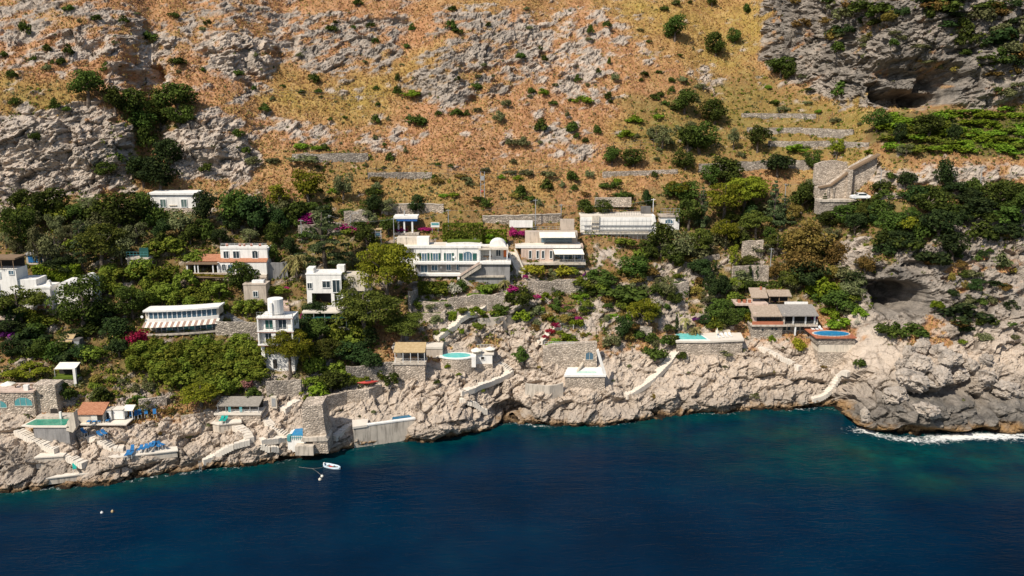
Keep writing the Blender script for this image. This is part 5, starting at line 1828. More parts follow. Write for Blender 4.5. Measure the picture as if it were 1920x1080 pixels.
# long white villa
S = Site('long_villa', 'long two storey white villa with green shutters and arched terrace door', 'house', 850, 516)
S.box('wall', 776, 900, 466, 491, 10, 56, 'white')
S.box('wall', 748, 777, 466, 512, 18, 56, 'white')
S.box('parapet', 746, 902, 462, 466, 8, 12, 'white')
S.box('roof', 746, 902, 463, 466, 12, 56, 'deck')
S.box('roof_block', 780, 803, 449, 463, 26, 46, 'white')
S.box('roof_block', 742, 780, 450, 463, 30, 54, 'cream')
S.prism('curved_parapet', [(836, 463), (836, 458), (850, 456), (880, 455.5), (900, 457), (916, 463)], 11, 14, 'white')
S.box('roof_garden', 838, 900, 454.5, 458, 20, 40, 'lawn')
vault(S, 917, 949, 468, 454, 26, 56)
S.box('porch_wall', 900, 952, 467, 491, 34, 56, 'white')
S.box('porch_roof', 897, 953, 466, 469, 6, 40, 'cream')
for a in (899, 918, 950):
    S.box('porch_post', a, a + 1.6, 469, 491, 7, 8.6, 'whitep')
S.window(930, 938, 473, 486, 34)
S.box('orange_sheet', 944, 951, 472, 487, 28, 30, 'orange')
t_ = loose(S, S.box('table', 906, 922, 483, 484.4, 16, 24, 'wood'), 'wooden table on the right terrace of the long white villa', 'table')
S.box('leg', 913, 915, 484.4, 490.5, 19, 21, 'wood', t_)
for a, b in ((791, 800), (812, 821), (837, 846)):
    S.window(a, b, 476, 490.5, 10, 'bglass', name='door', shutters='green')
S.window(869, 885, 473, 490.5, 10, 'bglass', arch=True, bars=2, name='door')
for a in (860.5, 886.5):
    S.box('shutter', a, a + 7, 476, 490.5, 8.8, 9.9, 'green')
S.window(762, 768, 476, 488, 18, 'bglass')
S.box('terrace_slab', 776, 958, 490.5, 494, -6, 40, 'white')
S.rail(780, 900, 485, 490.5, -5, 'metal', 26, bars=2, t=0.25)
S.rail(900, 957, 483, 490.5, -5, 'metal', 10, bars=2, t=0.3)
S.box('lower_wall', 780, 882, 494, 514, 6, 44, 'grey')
for a, b, yt, yb in ((789, 801, 498, 513), (809, 820, 498, 508), (837, 845, 496, 507), (856, 864, 496, 507), (873, 880, 495, 507)):
    S.window(a, b, yt, yb, 6, 'bglass')
S.box('lower_slab', 783, 868, 512, 516, -8, 20, 'white')
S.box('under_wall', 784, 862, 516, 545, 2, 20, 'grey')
S.box('support_pillar', 858, 862, 516, 540, -7, -3, 'white')
S.box('grey_retaining_wall', 862, 956, 494, 560, -2, 40, 'grey')
S.box('wall_ledge', 878, 946, 516, 519, -6, -2, 'concrete')
v = []
n = 16
st = [(box_vf(S.X(900 - 2.3 * k), S.X(902.6 - 2.3 * k), -12 * S.m, -2.1 * S.m, S.Z(500 + 1.45 * k), S.Z(492 + 1.45 * k))) for k in range(n)]
v, f = join(st)
S.add('outside_stair', v, f, 'concrete')
S.slope('stair_parapet', 860, 862, 515, -11, 515, -12.8, 'brick', 1)
v = [(S.X(900), -12.2 * S.m, S.Z(487)), (S.X(900), -13.4 * S.m, S.Z(487)), (S.X(864), -13.4 * S.m, S.Z(511)), (S.X(864), -12.2 * S.m, S.Z(511))]
v += [(a, b, c - 4.5 * S.m) for a, b, c in v]
o_ = S.add('stair_parapet', v, [(0, 1, 2, 3), (7, 6, 5, 4), (0, 4, 5, 1), (1, 5, 6, 2), (2, 6, 7, 3), (3, 7, 4, 0)], 'pink')
fix_normals(o_)
st = [(box_vf(S.X(866 + 2.0 * k), S.X(868.3 + 2.0 * k), -14 * S.m, -6.2 * S.m, S.Z(527 + 1.5 * k), S.Z(518 + 1.5 * k))) for k in range(15)]
v, f = join(st)
S.add('outside_stair', v, f, 'concrete')

for a in (778, 826, 857, 898):
    S.box('drainpipe', a, a + 0.6, 466, 490.5, 9.2, 9.9, 'metal')
for a, h_ in ((760, 14), (815, 11), (890, 12)):
    S.boxes('aerial', [(a, a + 0.35, 462 - h_, 463, 30, 30.35), (a - 2.5, a + 2.5, 462 - h_ + 1, 462 - h_ + 1.4, 30, 30.3), (a - 1.8, a + 1.8, 462 - h_ + 3, 462 - h_ + 3.4, 30, 30.3)], 'metal')
S.box('air_conditioner', 848.5, 853, 481, 485, 7.6, 9.9, 'whitep')
S.box('air_conditioner', 825, 829, 500, 503.5, 3.4, 5.9, 'whitep')

# beige villa with awnings
S = Site('beige_villa', 'beige villa with two cream awnings and glazed porch', 'house', 1035, 490)
S.box('wall', 977, 1037, 464, 490, 0, 50, 'pink')
S.box('wall', 1037, 1095, 464, 490, 20, 50, 'pink')
S.box('parapet', 966, 1088, 460, 464.5, -1.2, 2, 'white')
S.box('roof_terrace', 966, 1090, 462, 464, 2, 52, 'deck')
S.box('upper_wall', 985, 1085, 441, 462, 40, 60, 'beige')
S.box('upper_glazing', 1016, 1074, 449, 461, 38.6, 39.8, 'bglass')
S.slope('awning', 1012, 1080, 441, 40, 447.5, 16, 'canvas', 0.7)
S.slope('awning', 1036, 1091, 464.5, 8, 473, -18, 'canvas', 0.7, skew=3)
for a in (1037, 1056, 1076, 1092):
    S.box('awning_post', a, a + 0.8, 473, 490, -17, -16.2, 'metal')
for a in (1042, 1059, 1076):
    S.window(a, a + 15, 474, 489, 20, 'bglass', name='glass_door', bars=1)
for a in (992, 1006, 1016, 1031):
    S.window(a, a + 4, 470, 484, 0, 'glass', name='window', bars=0)
S.box('terrace_slab', 974, 1097, 490, 493, -19, 20, 'concrete')
S.rail(1040, 1096, 483, 490, -18, 'metal', 12, t=0.3)
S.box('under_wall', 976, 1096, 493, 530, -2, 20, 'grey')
S.window(1022, 1034, 496, 511, -2, 'void', name='door', arch=True, bars=0, frame='grey')
S.box('garden_wall', 955, 1000, 424, 437, 70, 76, 'white')
S.box('garden_wall', 1053, 1080, 420, 441, 62, 70, 'beige')
S.rail(1000, 1052, 434, 441, 60, 'metal', 8)

# scaffolded white wall
S = Site('scaffolded_wall', 'long white terrace wall behind a grid of scaffolding', 'wall', 1160, 438)
S.box('wall', 1088, 1222, 407, 442, 0, 12, 'white')
S.prism('end_wall', [(1222, 442), (1222, 405), (1226, 403), (1234, 432), (1234, 442)], -1, 14, 'white')
S.box('pillar', 1109, 1123, 404, 442, -3, 3, 'cream')
S.box('plinth', 1090, 1216, 434, 439, -5, 0.1, 'cream')
S.box('roof_terrace', 1088, 1228, 405, 407.2, 0.5, 60, 'deck')
S.box('foundation', 1090, 1230, 442, 480, -1, 12, 'concrete')
for k in range(17):
    a = 1090 + 8 * k
    S.box('scaffold_pole', a, a + 0.45, 410, 450, -8, -7.5, 'metal')
for y in (413, 421, 429, 437):
    S.box('scaffold_board', 1089, 1220, y, y + 0.7, -8.6, -6, 'metal')
S.rail(1130, 1206, 394, 406, 8, 'dmetal', 24, t=0.4, bars=2)
S.box('terrace_hut', 1206, 1224, 392, 406, 30, 44, 'dgrey')
S.box('upper_wall', 1120, 1190, 378, 396, 60, 66, 'stone')

S = Site('roof_terrace_house', 'small white house with one arched window and railed roof terrace', 'house', 1254, 426)
S.box('wall', 1238, 1273, 407, 440, 0, 26, 'white')
S.box('roof', 1236, 1275, 404, 407, -2, 28, 'beige')
S.window(1247, 1261, 411, 418.5, 0, 'bglass', arch=True, bars=2)
S.rail(1238, 1273, 391, 404, 0, 'metal', 6, t=0.4)
t_ = loose(S, S.box('table', 1250, 1260, 398, 399.2, 8, 14, 'wood'), 'small table on the railed roof beside the scaffolded wall', 'table')
for a in (1251, 1258.4):
    S.box('leg', a, a + 0.6, 399.2, 404, 10, 10.6, 'wood', t_)

# blue canopied kiosk
S = Site('kiosk', 'open roadside kiosk with white roof and blue canopy edge', 'kiosk', 762, 434)
S.box('roof', 739, 784, 405, 409.5, -4, 26, 'white')
S.box('canopy_edge', 743, 783, 409.6, 414, -3.4, -2.6, 'blue')
for a in (746, 757, 772):
    S.box('pillar', a, a + 3, 409.6, 436, -2, 1, 'whitep')
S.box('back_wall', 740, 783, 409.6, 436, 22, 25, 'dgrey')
S.box('mast', 757.5, 759.5, 395, 405, 4, 6, 'metal')
S.box('floor', 738, 786, 436, 440, -5, 26, 'concrete')
S.box('balustrade', 742, 772, 442, 449, -16, -15, 'whitep')
S.box('lower_wall', 740, 778, 449, 462, -16, 0, 'cream')

S = Site('billboard', 'white and teal sign board beside the road', 'sign', 816, 432)
bd = S.box('board', 808, 824, 417, 426, 0, 0.8, 'whitep')
S.box('picture', 809.2, 822.8, 418, 422, -0.3, -0.05, 'teal', bd)
for a in (810, 821):
    S.box('post', a, a + 0.8, 426, 436, 0.1, 0.7, 'metal')
S = Site('steel_stair_tower', 'open steel stair tower with blue panels among trees', 'stair tower', 705, 466)
for y in (434, 442, 450, 458):
    S.box('platform', 695, 716, y, y + 1, -4, 8, 'metal')
for a in (695, 705, 715.4):
    S.box('post', a, a + 0.7, 430, 468, -4, -3.2, 'whitep')
S.box('blue_panel', 706, 714, 434.5, 441, -3, -2.6, 'bglass')
S.box('roof', 694, 717, 428.5, 430, -5, 9, 'straw')

# grey tiled villa
S = Site('tiled_villa', 'grey tiled villa with dark glazed upper floor over stone ground floor', 'house', 1465, 628)
S.box('ground_floor', 1408, 1466, 610, 632, 0, 40, 'dstone')
S.box('ground_floor', 1466, 1524, 610, 632, 8, 40, 'dstone')
S.box('foundation', 1408, 1524, 632, 660, -0.5, 40, 'stone')
S.box('floor_slab', 1406, 1530, 607, 610.4, -5, 40, 'concrete')
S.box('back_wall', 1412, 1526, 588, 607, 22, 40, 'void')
S.box('side_wall', 1412, 1417, 586, 607, 0, 26, 'pink')
for i, a in enumerate((1418, 1427, 1436, 1445, 1454)):
    S.window(a, a + 8, 590.5, 601, 8, 'glass', frame='wood', bars=0)
S.box('balustrade', 1408, 1466, 601, 607, -4, -2.6, 'brick')
for a in (1484, 1507, 1524):
    S.box('column', a, a + 2.6, 588, 607, -1, 1.6, 'whitep')
S.box('divider', 1466, 1469, 586, 610, -3, 24, 'concrete')
S.rail(1469, 1527, 600.5, 607, -4, 'dmetal', 16, t=0.3)
S.slope('roof', 1408, 1468, 577, 34, 590, -6, 'tile', 1.6)
S.slope('roof', 1462, 1530, 577, 34, 588.5, -8, 'gtile', 1.6)
for a, y in ((1429, 617.5), (1447, 616.5), (1454.5, 616.5)):
    S.prism('round_window', [(a + 2 * math.cos(t), y + 2 * math.sin(t)) for t in np.linspace(0, 5.76, 12)], -0.6, 0.4, 'glass')
for a in (1469.5, 1478, 1494.5, 1503):
    S.window(a, a + 6, 611.6, 621, 8, 'glass', arch=True, frame='concrete', bars=0)
S.box('column', 1488, 1490.6, 610.4, 628, -4, -1.4, 'whitep')
S.box('upper_terrace', 1384, 1446, 575, 579, 30, 70, 'pink')
S.box('upper_wall', 1440, 1492, 562, 578, 62, 66, 'void')
S.slope('pavilion_roof', 1450, 1494, 556, 66, 563.5, 44, 'tile', 1.4)
S.slope('red_roof', 1416, 1448, 552, 66, 566, 42, 'tile', 1.4)
for a in (1452, 1470, 1489):
    S.box('pavilion_post', a, a + 1.4, 563, 577, 46, 47.4, 'wood')
S.box('parapet', 1478, 1522, 573, 577, 34, 37, 'white')
S.box('chimney', 1437, 1440, 549, 560, 60, 63, 'brick')
for i, a in enumerate((1392, 1402, 1412)):
    loose(S, S.prism('flower_pot', [(a - 2, 575), (a - 2.8, 569.5), (a + 2.8, 569.5), (a + 2, 575)], 36, 41, 'brick'), '%s clay pot on the upper terrace of the tiled villa' % ['left', 'middle', 'right'][i], 'flower pot', 'pots on the tiled villa terrace')

# stone buttress with garage by the road
S = Site('stone_buttress', 'high sloping stone buttress walls with arched garage door', 'wall', 1590, 372)
S.prism('wall', [(1590, 374), (1590, 322), (1640, 293), (1640, 374)], 4, 40, 'stone')
S.prism('coping', [(1588, 322), (1588, 318), (1642, 289), (1642, 292)], -4, 12, 'wood')
S.prism('wall', [(1534, 374), (1534, 353), (1556, 349), (1586, 326), (1590, 326), (1590, 374)], 0, 30, 'stone')
S.prism('coping', [(1534, 353), (1534, 350), (1556, 346), (1586, 322), (1590, 322), (1590, 325), (1586, 325.5), (1556, 349)], -3, 6, 'wood')
S.prism('upper_wall', [(1536, 352), (1536, 312), (1552, 306), (1576, 304), (1596, 308), (1596, 352)], 34, 44, 'stone')
S.box('pier', 1585, 1593, 318, 374, -6, 4, 'stone')
S.window(1599, 1618, 359, 373, 4, 'metal', arch=True, frame='stone', name='garage_door', bars=0)
S.box('pier', 1549, 1553, 352, 374, -3, 0, 'dstone')
S.box('pier', 1560, 1563, 350, 374, -3, 0, 'dstone')
S.box('forecourt', 1530, 1650, 372, 376, -22, 6, 'concrete')
S.box('footing', 1530, 1650, 376, 400, -20, 6, 'dstone')

# car on the forecourt
S2 = Site('parked_car', 'small white hatchback parked before the arched garage', 'car', 1612, 374, fwd=2.6)
k = S2.m
L_ = 4.0
prof = [(-2.0, 0.35), (-2.0, 0.75), (-1.7, 0.92), (-1.0, 1.0), (-0.55, 1.42), (0.9, 1.46), (1.6, 1.05), (1.98, 0.95), (2.02, 0.4)]
n = len(prof)
v = [(x, -0.8 if z < 1.05 else -0.66, z) for x, z in prof] + [(x, 0.8 if z < 1.05 else 0.66, z) for x, z in prof]
f = [tuple(range(n)), tuple(range(2 * n - 1, n - 1, -1))] + [(i, i + n, (i + 1) % n + n, (i + 1) % n) for i in range(n)]
o_ = S2.add('body', v, f, 'whitep')
fix_normals(o_)
v, f = box_vf(-0.62, 1.1, -0.775, -0.70, 1.04, 1.36)
S2.add('window', v, f, 'glass', o_)
v, f = box_vf(-0.95, -0.6, -0.6, 0.6, 1.05, 1.4)
S2.add('windscreen', v, f, 'glass', o_)
for x in (-1.25, 1.25):
    for y in (-0.78, 0.62):
        V_, F_ = tube([(x, y, 0.32), (x, y + 0.16, 0.32)], [0.32, 0.32], 14)
        w_ = S2.add('wheel', V_, F_, 'rubber')
        V_, F_ = tube([(x, y - 0.01, 0.32), (x, y + 0.02, 0.32)], [0.18, 0.18], 10)
        S2.add('rim', V_, F_, 'metal', w_)
for y in (-0.6, 0.45):
    v, f = box_vf(-2.03, -1.96, y, y + 0.2, 0.66, 0.8)
    S2.add('headlight', v, f, 'canvas')

# ------------------------------------------------------------------ pools, decks and bathing places along the shore
def ellipse_pts(cx, cd, rx, rd, n=20):
    return [(cx + rx * math.cos(t), cd + rd * math.sin(t)) for t in np.linspace(0, 2 * math.pi, n, endpoint=False)]

# oval pool with stone front
S = Site('oval_pool', 'oval turquoise pool with white rim on a curved stone wall', 'pool', 857, 686, fwd=1.5)
S.deck('wall', ellipse_pts(858, 16, 32, 18), 673, 40, 'stone')
S.deck('rim', ellipse_pts(857, 18, 34, 21), 671, 2.0, 'white')
S.deck('water', ellipse_pts(855, 18, 27, 15), 670.6, 0.5, 'turq')
S.deck('paving', [(815, 20), (830, 10), (830, 46), (800, 60), (790, 40)], 672, 3, 'deck')
S.box('side_wall', 884, 892, 670, 690, 4, 30, 'white')

S = Site('changing_cabin', 'white block with a small dark window below two parasols', 'cabin', 905, 682, fwd=1.2)
S.box('wall', 888, 923, 665, 682, 0, 22, 'white')
S.box('deck', 886, 926, 662.5, 665, -1, 40, 'deck')
S.window(902, 908, 668, 674, 0, 'void', bars=0)
S.box('foundation', 888, 924, 682, 712, -1.5, 24, 'stone')
S.rail(888, 924, 656, 662.5, 38, 'whitep', 6)

def parasol(label, px, py, w, h, mat='canvas', closed=False, fwd=0.6):
    S = Site('parasol', label, 'parasol', px, py, fwd=fwd)
    m = S.m
    V_, F_ = tube([(0, 0, -1.0), (0, 0, h * m)], [0.035, 0.03], 6)
    S.add('pole', V_, F_, 'whitep')
    n = 10
    if closed:
        V_, F_ = tube([(0, 0, h * m * 0.35), (0, 0, h * m * 0.5), (0, 0, h * m)], [0.16, 0.2, 0.04], 8)
        S.add('canopy', V_, F_, mat)
    else:
        v = [(0, 0, h * m)]
        v += [(0.5 * w * m * math.cos(t), 0.5 * w * m * math.sin(t), h * m - 0.22 * w * m) for t in np.linspace(0, 2 * math.pi, n, endpoint=False)]
        v += [(0.5 * w * m * math.cos(t), 0.5 * w * m * math.sin(t), h * m - 0.28 * w * m) for t in np.linspace(0, 2 * math.pi, n, endpoint=False)]
        f = [(0, 1 + k, 1 + (k + 1) % n) for k in range(n)] + [(1 + k, 1 + n + k, 1 + n + (k + 1) % n, 1 + (k + 1) % n) for k in range(n)]
        S.add('canopy', v, f, mat)
    return S
parasol('left of two cream parasols above the white cabin', 894, 664, 22, 13, fwd=2.2)
parasol('right of two cream parasols above the white cabin', 919, 662, 20, 13, fwd=2.2)
parasol('white parasol on the terrace over the stone arches', 16, 728, 26, 14, fwd=2.0)
parasol('closed white parasol on the turquoise pool terrace', 1344, 632, 8, 18, closed=True, fwd=2)
parasol('closed cream parasol right of the tiled villa', 1531, 615, 7, 17, closed=True, fwd=2)

# straw roofed bar
S = Site('straw_bar', 'open bar with straw roof on a concrete deck', 'bar', 768, 698, fwd=1.5)
S.box('deck', 738, 799, 679, 682.5, -3, 36, 'concrete')
S.box('wall', 740, 797, 682.5, 716, -1, 34, 'stone')
S.slope('roof', 739, 798, 648, 30, 659, 0, 'straw', 1.2)
for a in (741, 756, 770, 784, 796):
    S.box('post', a, a + 0.9, 659, 679, 0, 0.9, 'whitep')
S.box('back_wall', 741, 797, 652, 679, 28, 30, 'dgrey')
S.rail(756, 797, 671, 679, -2, 'metal', 7)
S.box('counter', 765, 785, 672, 679, 14, 18, 'wood')
S = Site('terrace_ledge', 'pale upper ledge behind the straw bar holding white loungers', 'terrace', 768, 656, fwd=1.0)
S.box('slab', 735, 830, 649, 653, -4, 26, 'deck')
S.box('wall', 737, 830, 653, 672, -3, 26, 'beige')

# white sun deck with niche wall
S = Site('sun_deck', 'white sun deck with a shallow pale pool on a rubble base', 'deck', 1097, 718, fwd=1.6)
S.box('base', 1060, 1134, 706, 765, 0, 50, 'stone')
S.deck('paving', [(1057, -2), (1136, -2), (1130, 60), (1070, 60)], 702, 3.6, 'white')
S.deck('water', [(1078, 8), (1120, 8), (1118, 20), (1088, 22)], 701.6, 0.5, 'lightpool')
S.prism('side_wall', [(1132, 706), (1117, 656), (1121, 652), (1137, 702)], -1, 5, 'white')
S.box('rear_ledge', 1066, 1122, 690, 702, 58, 66, 'white')
st = [box_vf(S.X(1082 + 1.6 * k), S.X(1086 + 1.6 * k), (18 + 3.6 * k) * S.m, (22 + 3.6 * k) * S.m, S.Z(702.2), S.Z(700 - 1.2 * k)) for k in range(11)]
v, f = join(st)
S.add('steps', v, f, 'cream')
S = Site('niche_wall', 'rubble retaining wall with an arched blue grey niche door', 'wall', 1070, 678, fwd=1.2)
S.prism('masonry', [(1018, 690), (1018, 652), (1040, 645), (1119, 641), (1119, 700), (1060, 700)], 0, 14, 'stone')
S.window(1098, 1112, 660, 674, 0, 'bglass', frame='concrete', arch=True, name='door', bars=1)
S.rail(1020, 1076, 640, 647, 2, 'whitep', 7)

# sea water pool
S = Site('sea_pool', 'sea water pool held by a cream concrete wall with white rim', 'pool', 664, 832, fwd=0.3, rz=0.36)
S.box('wall', 664, 782, 800, 850, 0, 7, 'concrete')
S.box('rim', 690, 783, 797.5, 800, -0.8, 7.6, 'white')
S.deck('platform', [(662, -1.5), (690, -1.5), (698, 30), (668, 34)], 797.6, 4, 'deck')
S.deck('basin', [(734, 7.1), (782, 7.1), (780, 30), (740, 30)], 800.5, 40, 'concrete')
S.deck('water', [(738, 7.7), (781, 7.7), (777, 27), (745, 27)], 799.6, 0.8, 'seapool')

# small blue pool beside the stone pillar
S = Site('plunge_pool', 'small deep blue plunge pool with turquoise rails beside stone pillar', 'pool', 556, 826, fwd=1.6)
S.deck('basin', [(540, -4), (574, -4), (574, 60), (540, 60)], 817, 30, 'white')
S.deck('water', [(545, 0), (569, 0), (569, 56), (546, 56)], 816.6, 0.5, 'poolblue')
S.rail(546, 568, 814, 823, -5, 'teal', 6, t=0.7)
S.box('teal_step', 540, 546, 815, 825, -6, 6, 'teal')
S = Site('stone_pillar', 'massive rubble stone pillar rising from the shore', 'pillar', 590, 838, fwd=2.2)
S.prism('masonry', [(568, 822), (569, 757), (607, 755), (610, 800), (614, 822)], 4, 50, 'stone')
S.prism('ledge', [(566, 826), (568, 819), (612, 816), (617, 822), (614, 825)], -4, 40, 'concrete')
S.prism('base', [(588, 850), (588, 825), (614, 823), (616, 850)], -2, 40, 'stone')
S.box('concrete_block', 556, 590, 832, 850, -12, 10, 'concrete')

# stone wall right of the pillar
wall('curved rubble wall right of the stone pillar', [(612, 765), (650, 752), (690, 738), (714, 728)], 1.5, 'stone', 0.8)
S = Site('kayak', 'red kayak lying on the rubble wall', 'kayak', 690, 722, fwd=2.0)
n = 9
kv, kf = [], []
for i in range(n):
    t = i / (n - 1)
    w_ = 0.36 * math.sin(math.pi * t) + 0.02
    x_ = -1.9 + 3.8 * t
    z_ = 0.10 * (2 * t - 1) ** 2
    for a in range(8):
        q = 2 * math.pi * a / 8
        kv.append((x_, w_ * math.cos(q), 0.5 + z_ + 0.8 * w_ * math.sin(q)))
for i in range(n - 1):
    for a in range(8):
        kf.append((i * 8 + a, i * 8 + (a + 1) % 8, (i + 1) * 8 + (a + 1) % 8, (i + 1) * 8 + a))
o_ = S.add('hull', kv, kf, 'red', smooth=True)
v, f = box_vf(-0.45, 0.45, -0.24, 0.24, 0.72, 0.84)
S.add('cockpit', v, f, 'dmetal')
S.root.rotation_euler = (0, 0, 0.25)

# turquoise pool terrace
S = Site('pool_terrace', 'pale pool terrace with turquoise pool and low stone front', 'terrace', 1335, 658, fwd=1.5)
S.deck('paving', [(1266, -2), (1330, -2), (1396, 8), (1402, 56), (1272, 56)], 638, 3.4, 'deck')
S.deck('wall', [(1268, 0), (1330, 0), (1394, 10), (1400, 50), (1274, 50)], 641.4, 50, 'stone')
S.deck('rim', [(1268, 1), (1332, 1), (1322, 50), (1272, 50)], 637.4, 0.8, 'white')
S.deck('water', [(1271, 6), (1326, 6), (1318, 48), (1275, 48)], 636.9, 0.5, 'turq')
for i, (a, b) in enumerate(((1350, 30), (1358, 34), (1366, 36), (1374, 38))):
    l_ = loose(S, S.box('sun_lounger', a, a + 4, 636, 637, b - 14, b, 'whitep'), '%s white lounger from left on the turquoise pool terrace' % ['first', 'second', 'third', 'fourth'][i], 'sun lounger', 'sun loungers on the bathing ledges')
    S.slope('backrest', a, a + 4, 633.2, b + 4, 636.2, b, 'whitep', 0.6, l_)
    S.boxes('leg', [(a, a + 0.4, 637, 638, b - 13, b - 12.6), (a + 3.6, a + 4, 637, 638, b - 13, b - 12.6), (a, a + 0.4, 637, 638, b - 1, b - 0.6), (a + 3.6, a + 4, 637, 638, b - 1, b - 0.6)], 'metal', l_)
loose(S, S.box('planter', 1352, 1380, 632, 638, 50, 56, 'cream'), 'long cream planter at the back of the turquoise pool terrace', 'planter')

# raised blue pool
S = Site('raised_pool', 'blue pool with red clay rim raised on a high stone wall', 'pool', 1566, 668, fwd=1.6)
S.box('wall', 1530, 1601, 632, 645, 0, 46, 'dstone')  # darker stone paints the shade below the overhanging pool edge
S.box('wall_panel', 1534, 1601, 645, 660, 0.4, 46, 'cream')
S.box('wall_base', 1534, 1602, 660, 700, -1, 46, 'stone')
S.deck('paving', [(1526, -4), (1602, -4), (1598, 64), (1524, 64)], 630, 2.2, 'brick')
S.deck('rim', ellipse_pts(1563, 22, 36, 20, 24), 629.6, 0.5, 'cream')
S.deck('water', ellipse_pts(1563, 21, 33, 17, 24), 629.2, 0.5, 'poolblue')
S.rail(1528, 1600, 624, 630, -3.5, 'dmetal', 10, t=0.25)
for i, a in enumerate((1535, 1543, 1551)):
    l_ = loose(S, S.box('sun_lounger', a, a + 5, 628, 629.2, 46, 58, 'whitep'), '%s white lounger behind the raised blue pool' % ['left', 'middle', 'right'][i], 'sun lounger', 'sun loungers on the bathing ledges')
    S.slope('backrest', a, a + 5, 625, 63, 628.4, 58, 'whitep', 0.6, l_)
    S.boxes('leg', [(a + q, a + q + 0.4, 629.2, 630, e, e + 0.4) for q in (0, 4.6) for e in (47, 57)], 'metal', l_)

# green pool with arches, far left
S = Site('green_pool', 'green walled pool with low arch under the stone terrace', 'pool', 92, 816, fwd=1.4)
S.box('wall', 64, 130, 800, 850, 0, 30, 'grey')
S.deck('rim', [(40, 4), (64, -2), (132, -2), (126, 62), (52, 60)], 798, 2.4, 'deck')
S.deck('water', [(46, 8), (66, 4), (122, 4), (118, 36), (52, 34)], 797.4, 0.5, 'poolgreen')
S.box('pool_ledge', 50, 124, 794, 797.6, 37, 60, 'concrete')
S.box('fountain', 97, 100.5, 783, 797, 34, 38, 'white')
S.prism('side_wall', [(126, 806), (130, 788), (137, 780), (144, 770), (145, 800), (138, 810)], -2, 12, 'cream')
S = Site('arched_terrace', 'rubble terrace with two wide glazed arches at left edge', 'terrace', 32, 768, fwd=1.2)
S.box('wall', -30, 66, 734, 800, 0, 30, 'stone')
S.box('tower', 62, 104, 722, 800, 8, 40, 'stone')
S.box('paving', -30, 68, 731, 734, -2, 46, 'pink')
S.window(29, 62, 744, 760, 0, 'teal', frame='concrete', arch=True, name='arch_window', bars=2)
S.window(-20, 14, 750, 764, 0, 'teal', frame='concrete', arch=True, name='arch_window', bars=2)
S.box('small_window', 75, 79, 741, 746, 7.4, 8.4, 'void')
S.window(46, 62, 786, 794, -1, 'void', frame='stone', arch=True, name='low_arch', bars=0)
S.window(91, 105, 768, 784, 7, 'void', frame='dstone', arch=True, name='cave_mouth', bars=0)
for i, a in enumerate((20, 34, 52)):
    t_ = loose(S, S.box('table', a, a + 8, 724.5, 726, 14, 22, 'wood'), '%s wooden table on the terrace over the stone arches' % ['left', 'middle', 'right'][i], 'table', 'tables over the stone arches')
    S.box('leg', a + 3.4, a + 4.6, 726, 731, 17, 19, 'wood', t_)
loose(S, S.prism('planter', [(48, 731), (47, 721), (57, 721), (56, 731)], 2, 8, 'white'), 'white tapered planter on the edge of the arched terrace', 'planter')

S = Site('awning_shed', 'open shed with white awning beside a white gate post', 'shed', 124, 708, fwd=1.2)
S.slope('awning', 105, 144, 684, 20, 690, -2, 'canvas', 1)
S.box('back_wall', 104, 142, 688, 708, 16, 20, 'void')
S.box('floor', 100, 145, 706, 710, -4, 20, 'lawn')
S.box('gate_post', 140, 145, 688, 724, -5, 0, 'white')
S.box('post', 104, 105, 690, 708, -2, -1, 'metal')
S.box('base', 100, 145, 710, 740, -3, 20, 'dstone')
S = Site('tan_roof_hut', 'dark hut with curved tan roof under the shade trees', 'hut', 124, 648, fwd=2.0)
S.slope('roof', 112, 137, 629, 16, 639, -4, 'straw', 1.2)
S.box('wall', 114, 150, 636, 655, 0, 16, 'dgrey')
S.box('door', 140, 149, 640, 652, -0.8, 0.2, 'metal')

# orange roofed bathing hut and cabins
S = Site('bathing_hut', 'small white bathing hut with sloping orange roof', 'hut', 170, 790, fwd=1.0)
S.box('wall', 147, 194, 774, 795, 0, 26, 'cream')
S.slope('roof', 145, 196, 762, 28, 775, -3, 'terra', 1.4)
S.box('white_curtain', 172, 183, 776, 788, -0.8, -0.1, 'canvas')
S.box('door', 184, 193, 776, 790, -0.6, 0.4, 'void')
S.box('paving', 143, 240, 793, 795, -8, 30, 'deck')
S = Site('bathing_cabin', 'narrow white cabin with dark doorway right of the orange roof', 'cabin', 203, 786, fwd=1.0)
S.box('wall', 197, 209, 769, 788, 0, 18, 'white')
S.box('door', 200, 205, 773, 786, -0.6, 0.3, 'void')
S.box('roof', 196, 210, 767.5, 769, -1, 19, 'concrete')
S = Site('bathing_cabin', 'wider white cabin with a small white awning', 'cabin', 224, 785, fwd=1.0)
S.box('wall', 213, 232, 768, 786, 0, 18, 'white')
S.slope('awning', 231, 250, 763, 16, 769, 0, 'canvas', 0.8)
for a in (233, 248):
    S.box('post', a, a + 0.8, 768, 786, 0, 0.8, 'whitep')
S.box('roof', 212, 233, 766.5, 768, -1, 19, 'deck')

S = Site('reed_bar', 'long reed roofed bar with teal posts on the rocks', 'bar', 450, 774, fwd=1.0)
S.slope('roof', 408, 488, 752, 30, 758, -6, 'reed', 1.4)
for a in (410, 425, 470, 486):
    S.box('post', a, a + 1.2, 758, 772, -5, -3.8, 'metal')
for a in (430, 451):
    S.box('teal_door', a, a + 5, 758, 771, -5, -4.2, 'teal')
S.box('back_wall', 408, 487, 755, 772, 22, 25, 'void')
S.box('floor', 404, 492, 771, 775, -10, 26, 'deck')
S.rail(436, 486, 765, 771, -9, 'whitep', 6)
S.box('base', 406, 490, 775, 800, -8, 26, 'stone')
S = Site('white_kiosk_door', 'grey door in a pale stone frame at the garden steps', 'gate', 513, 762, fwd=1.0)
S.box('frame', 508, 519, 743, 766, 0, 6, 'cream')
S.box('door', 510, 517, 746, 762, -0.6, 0.4, 'metal')

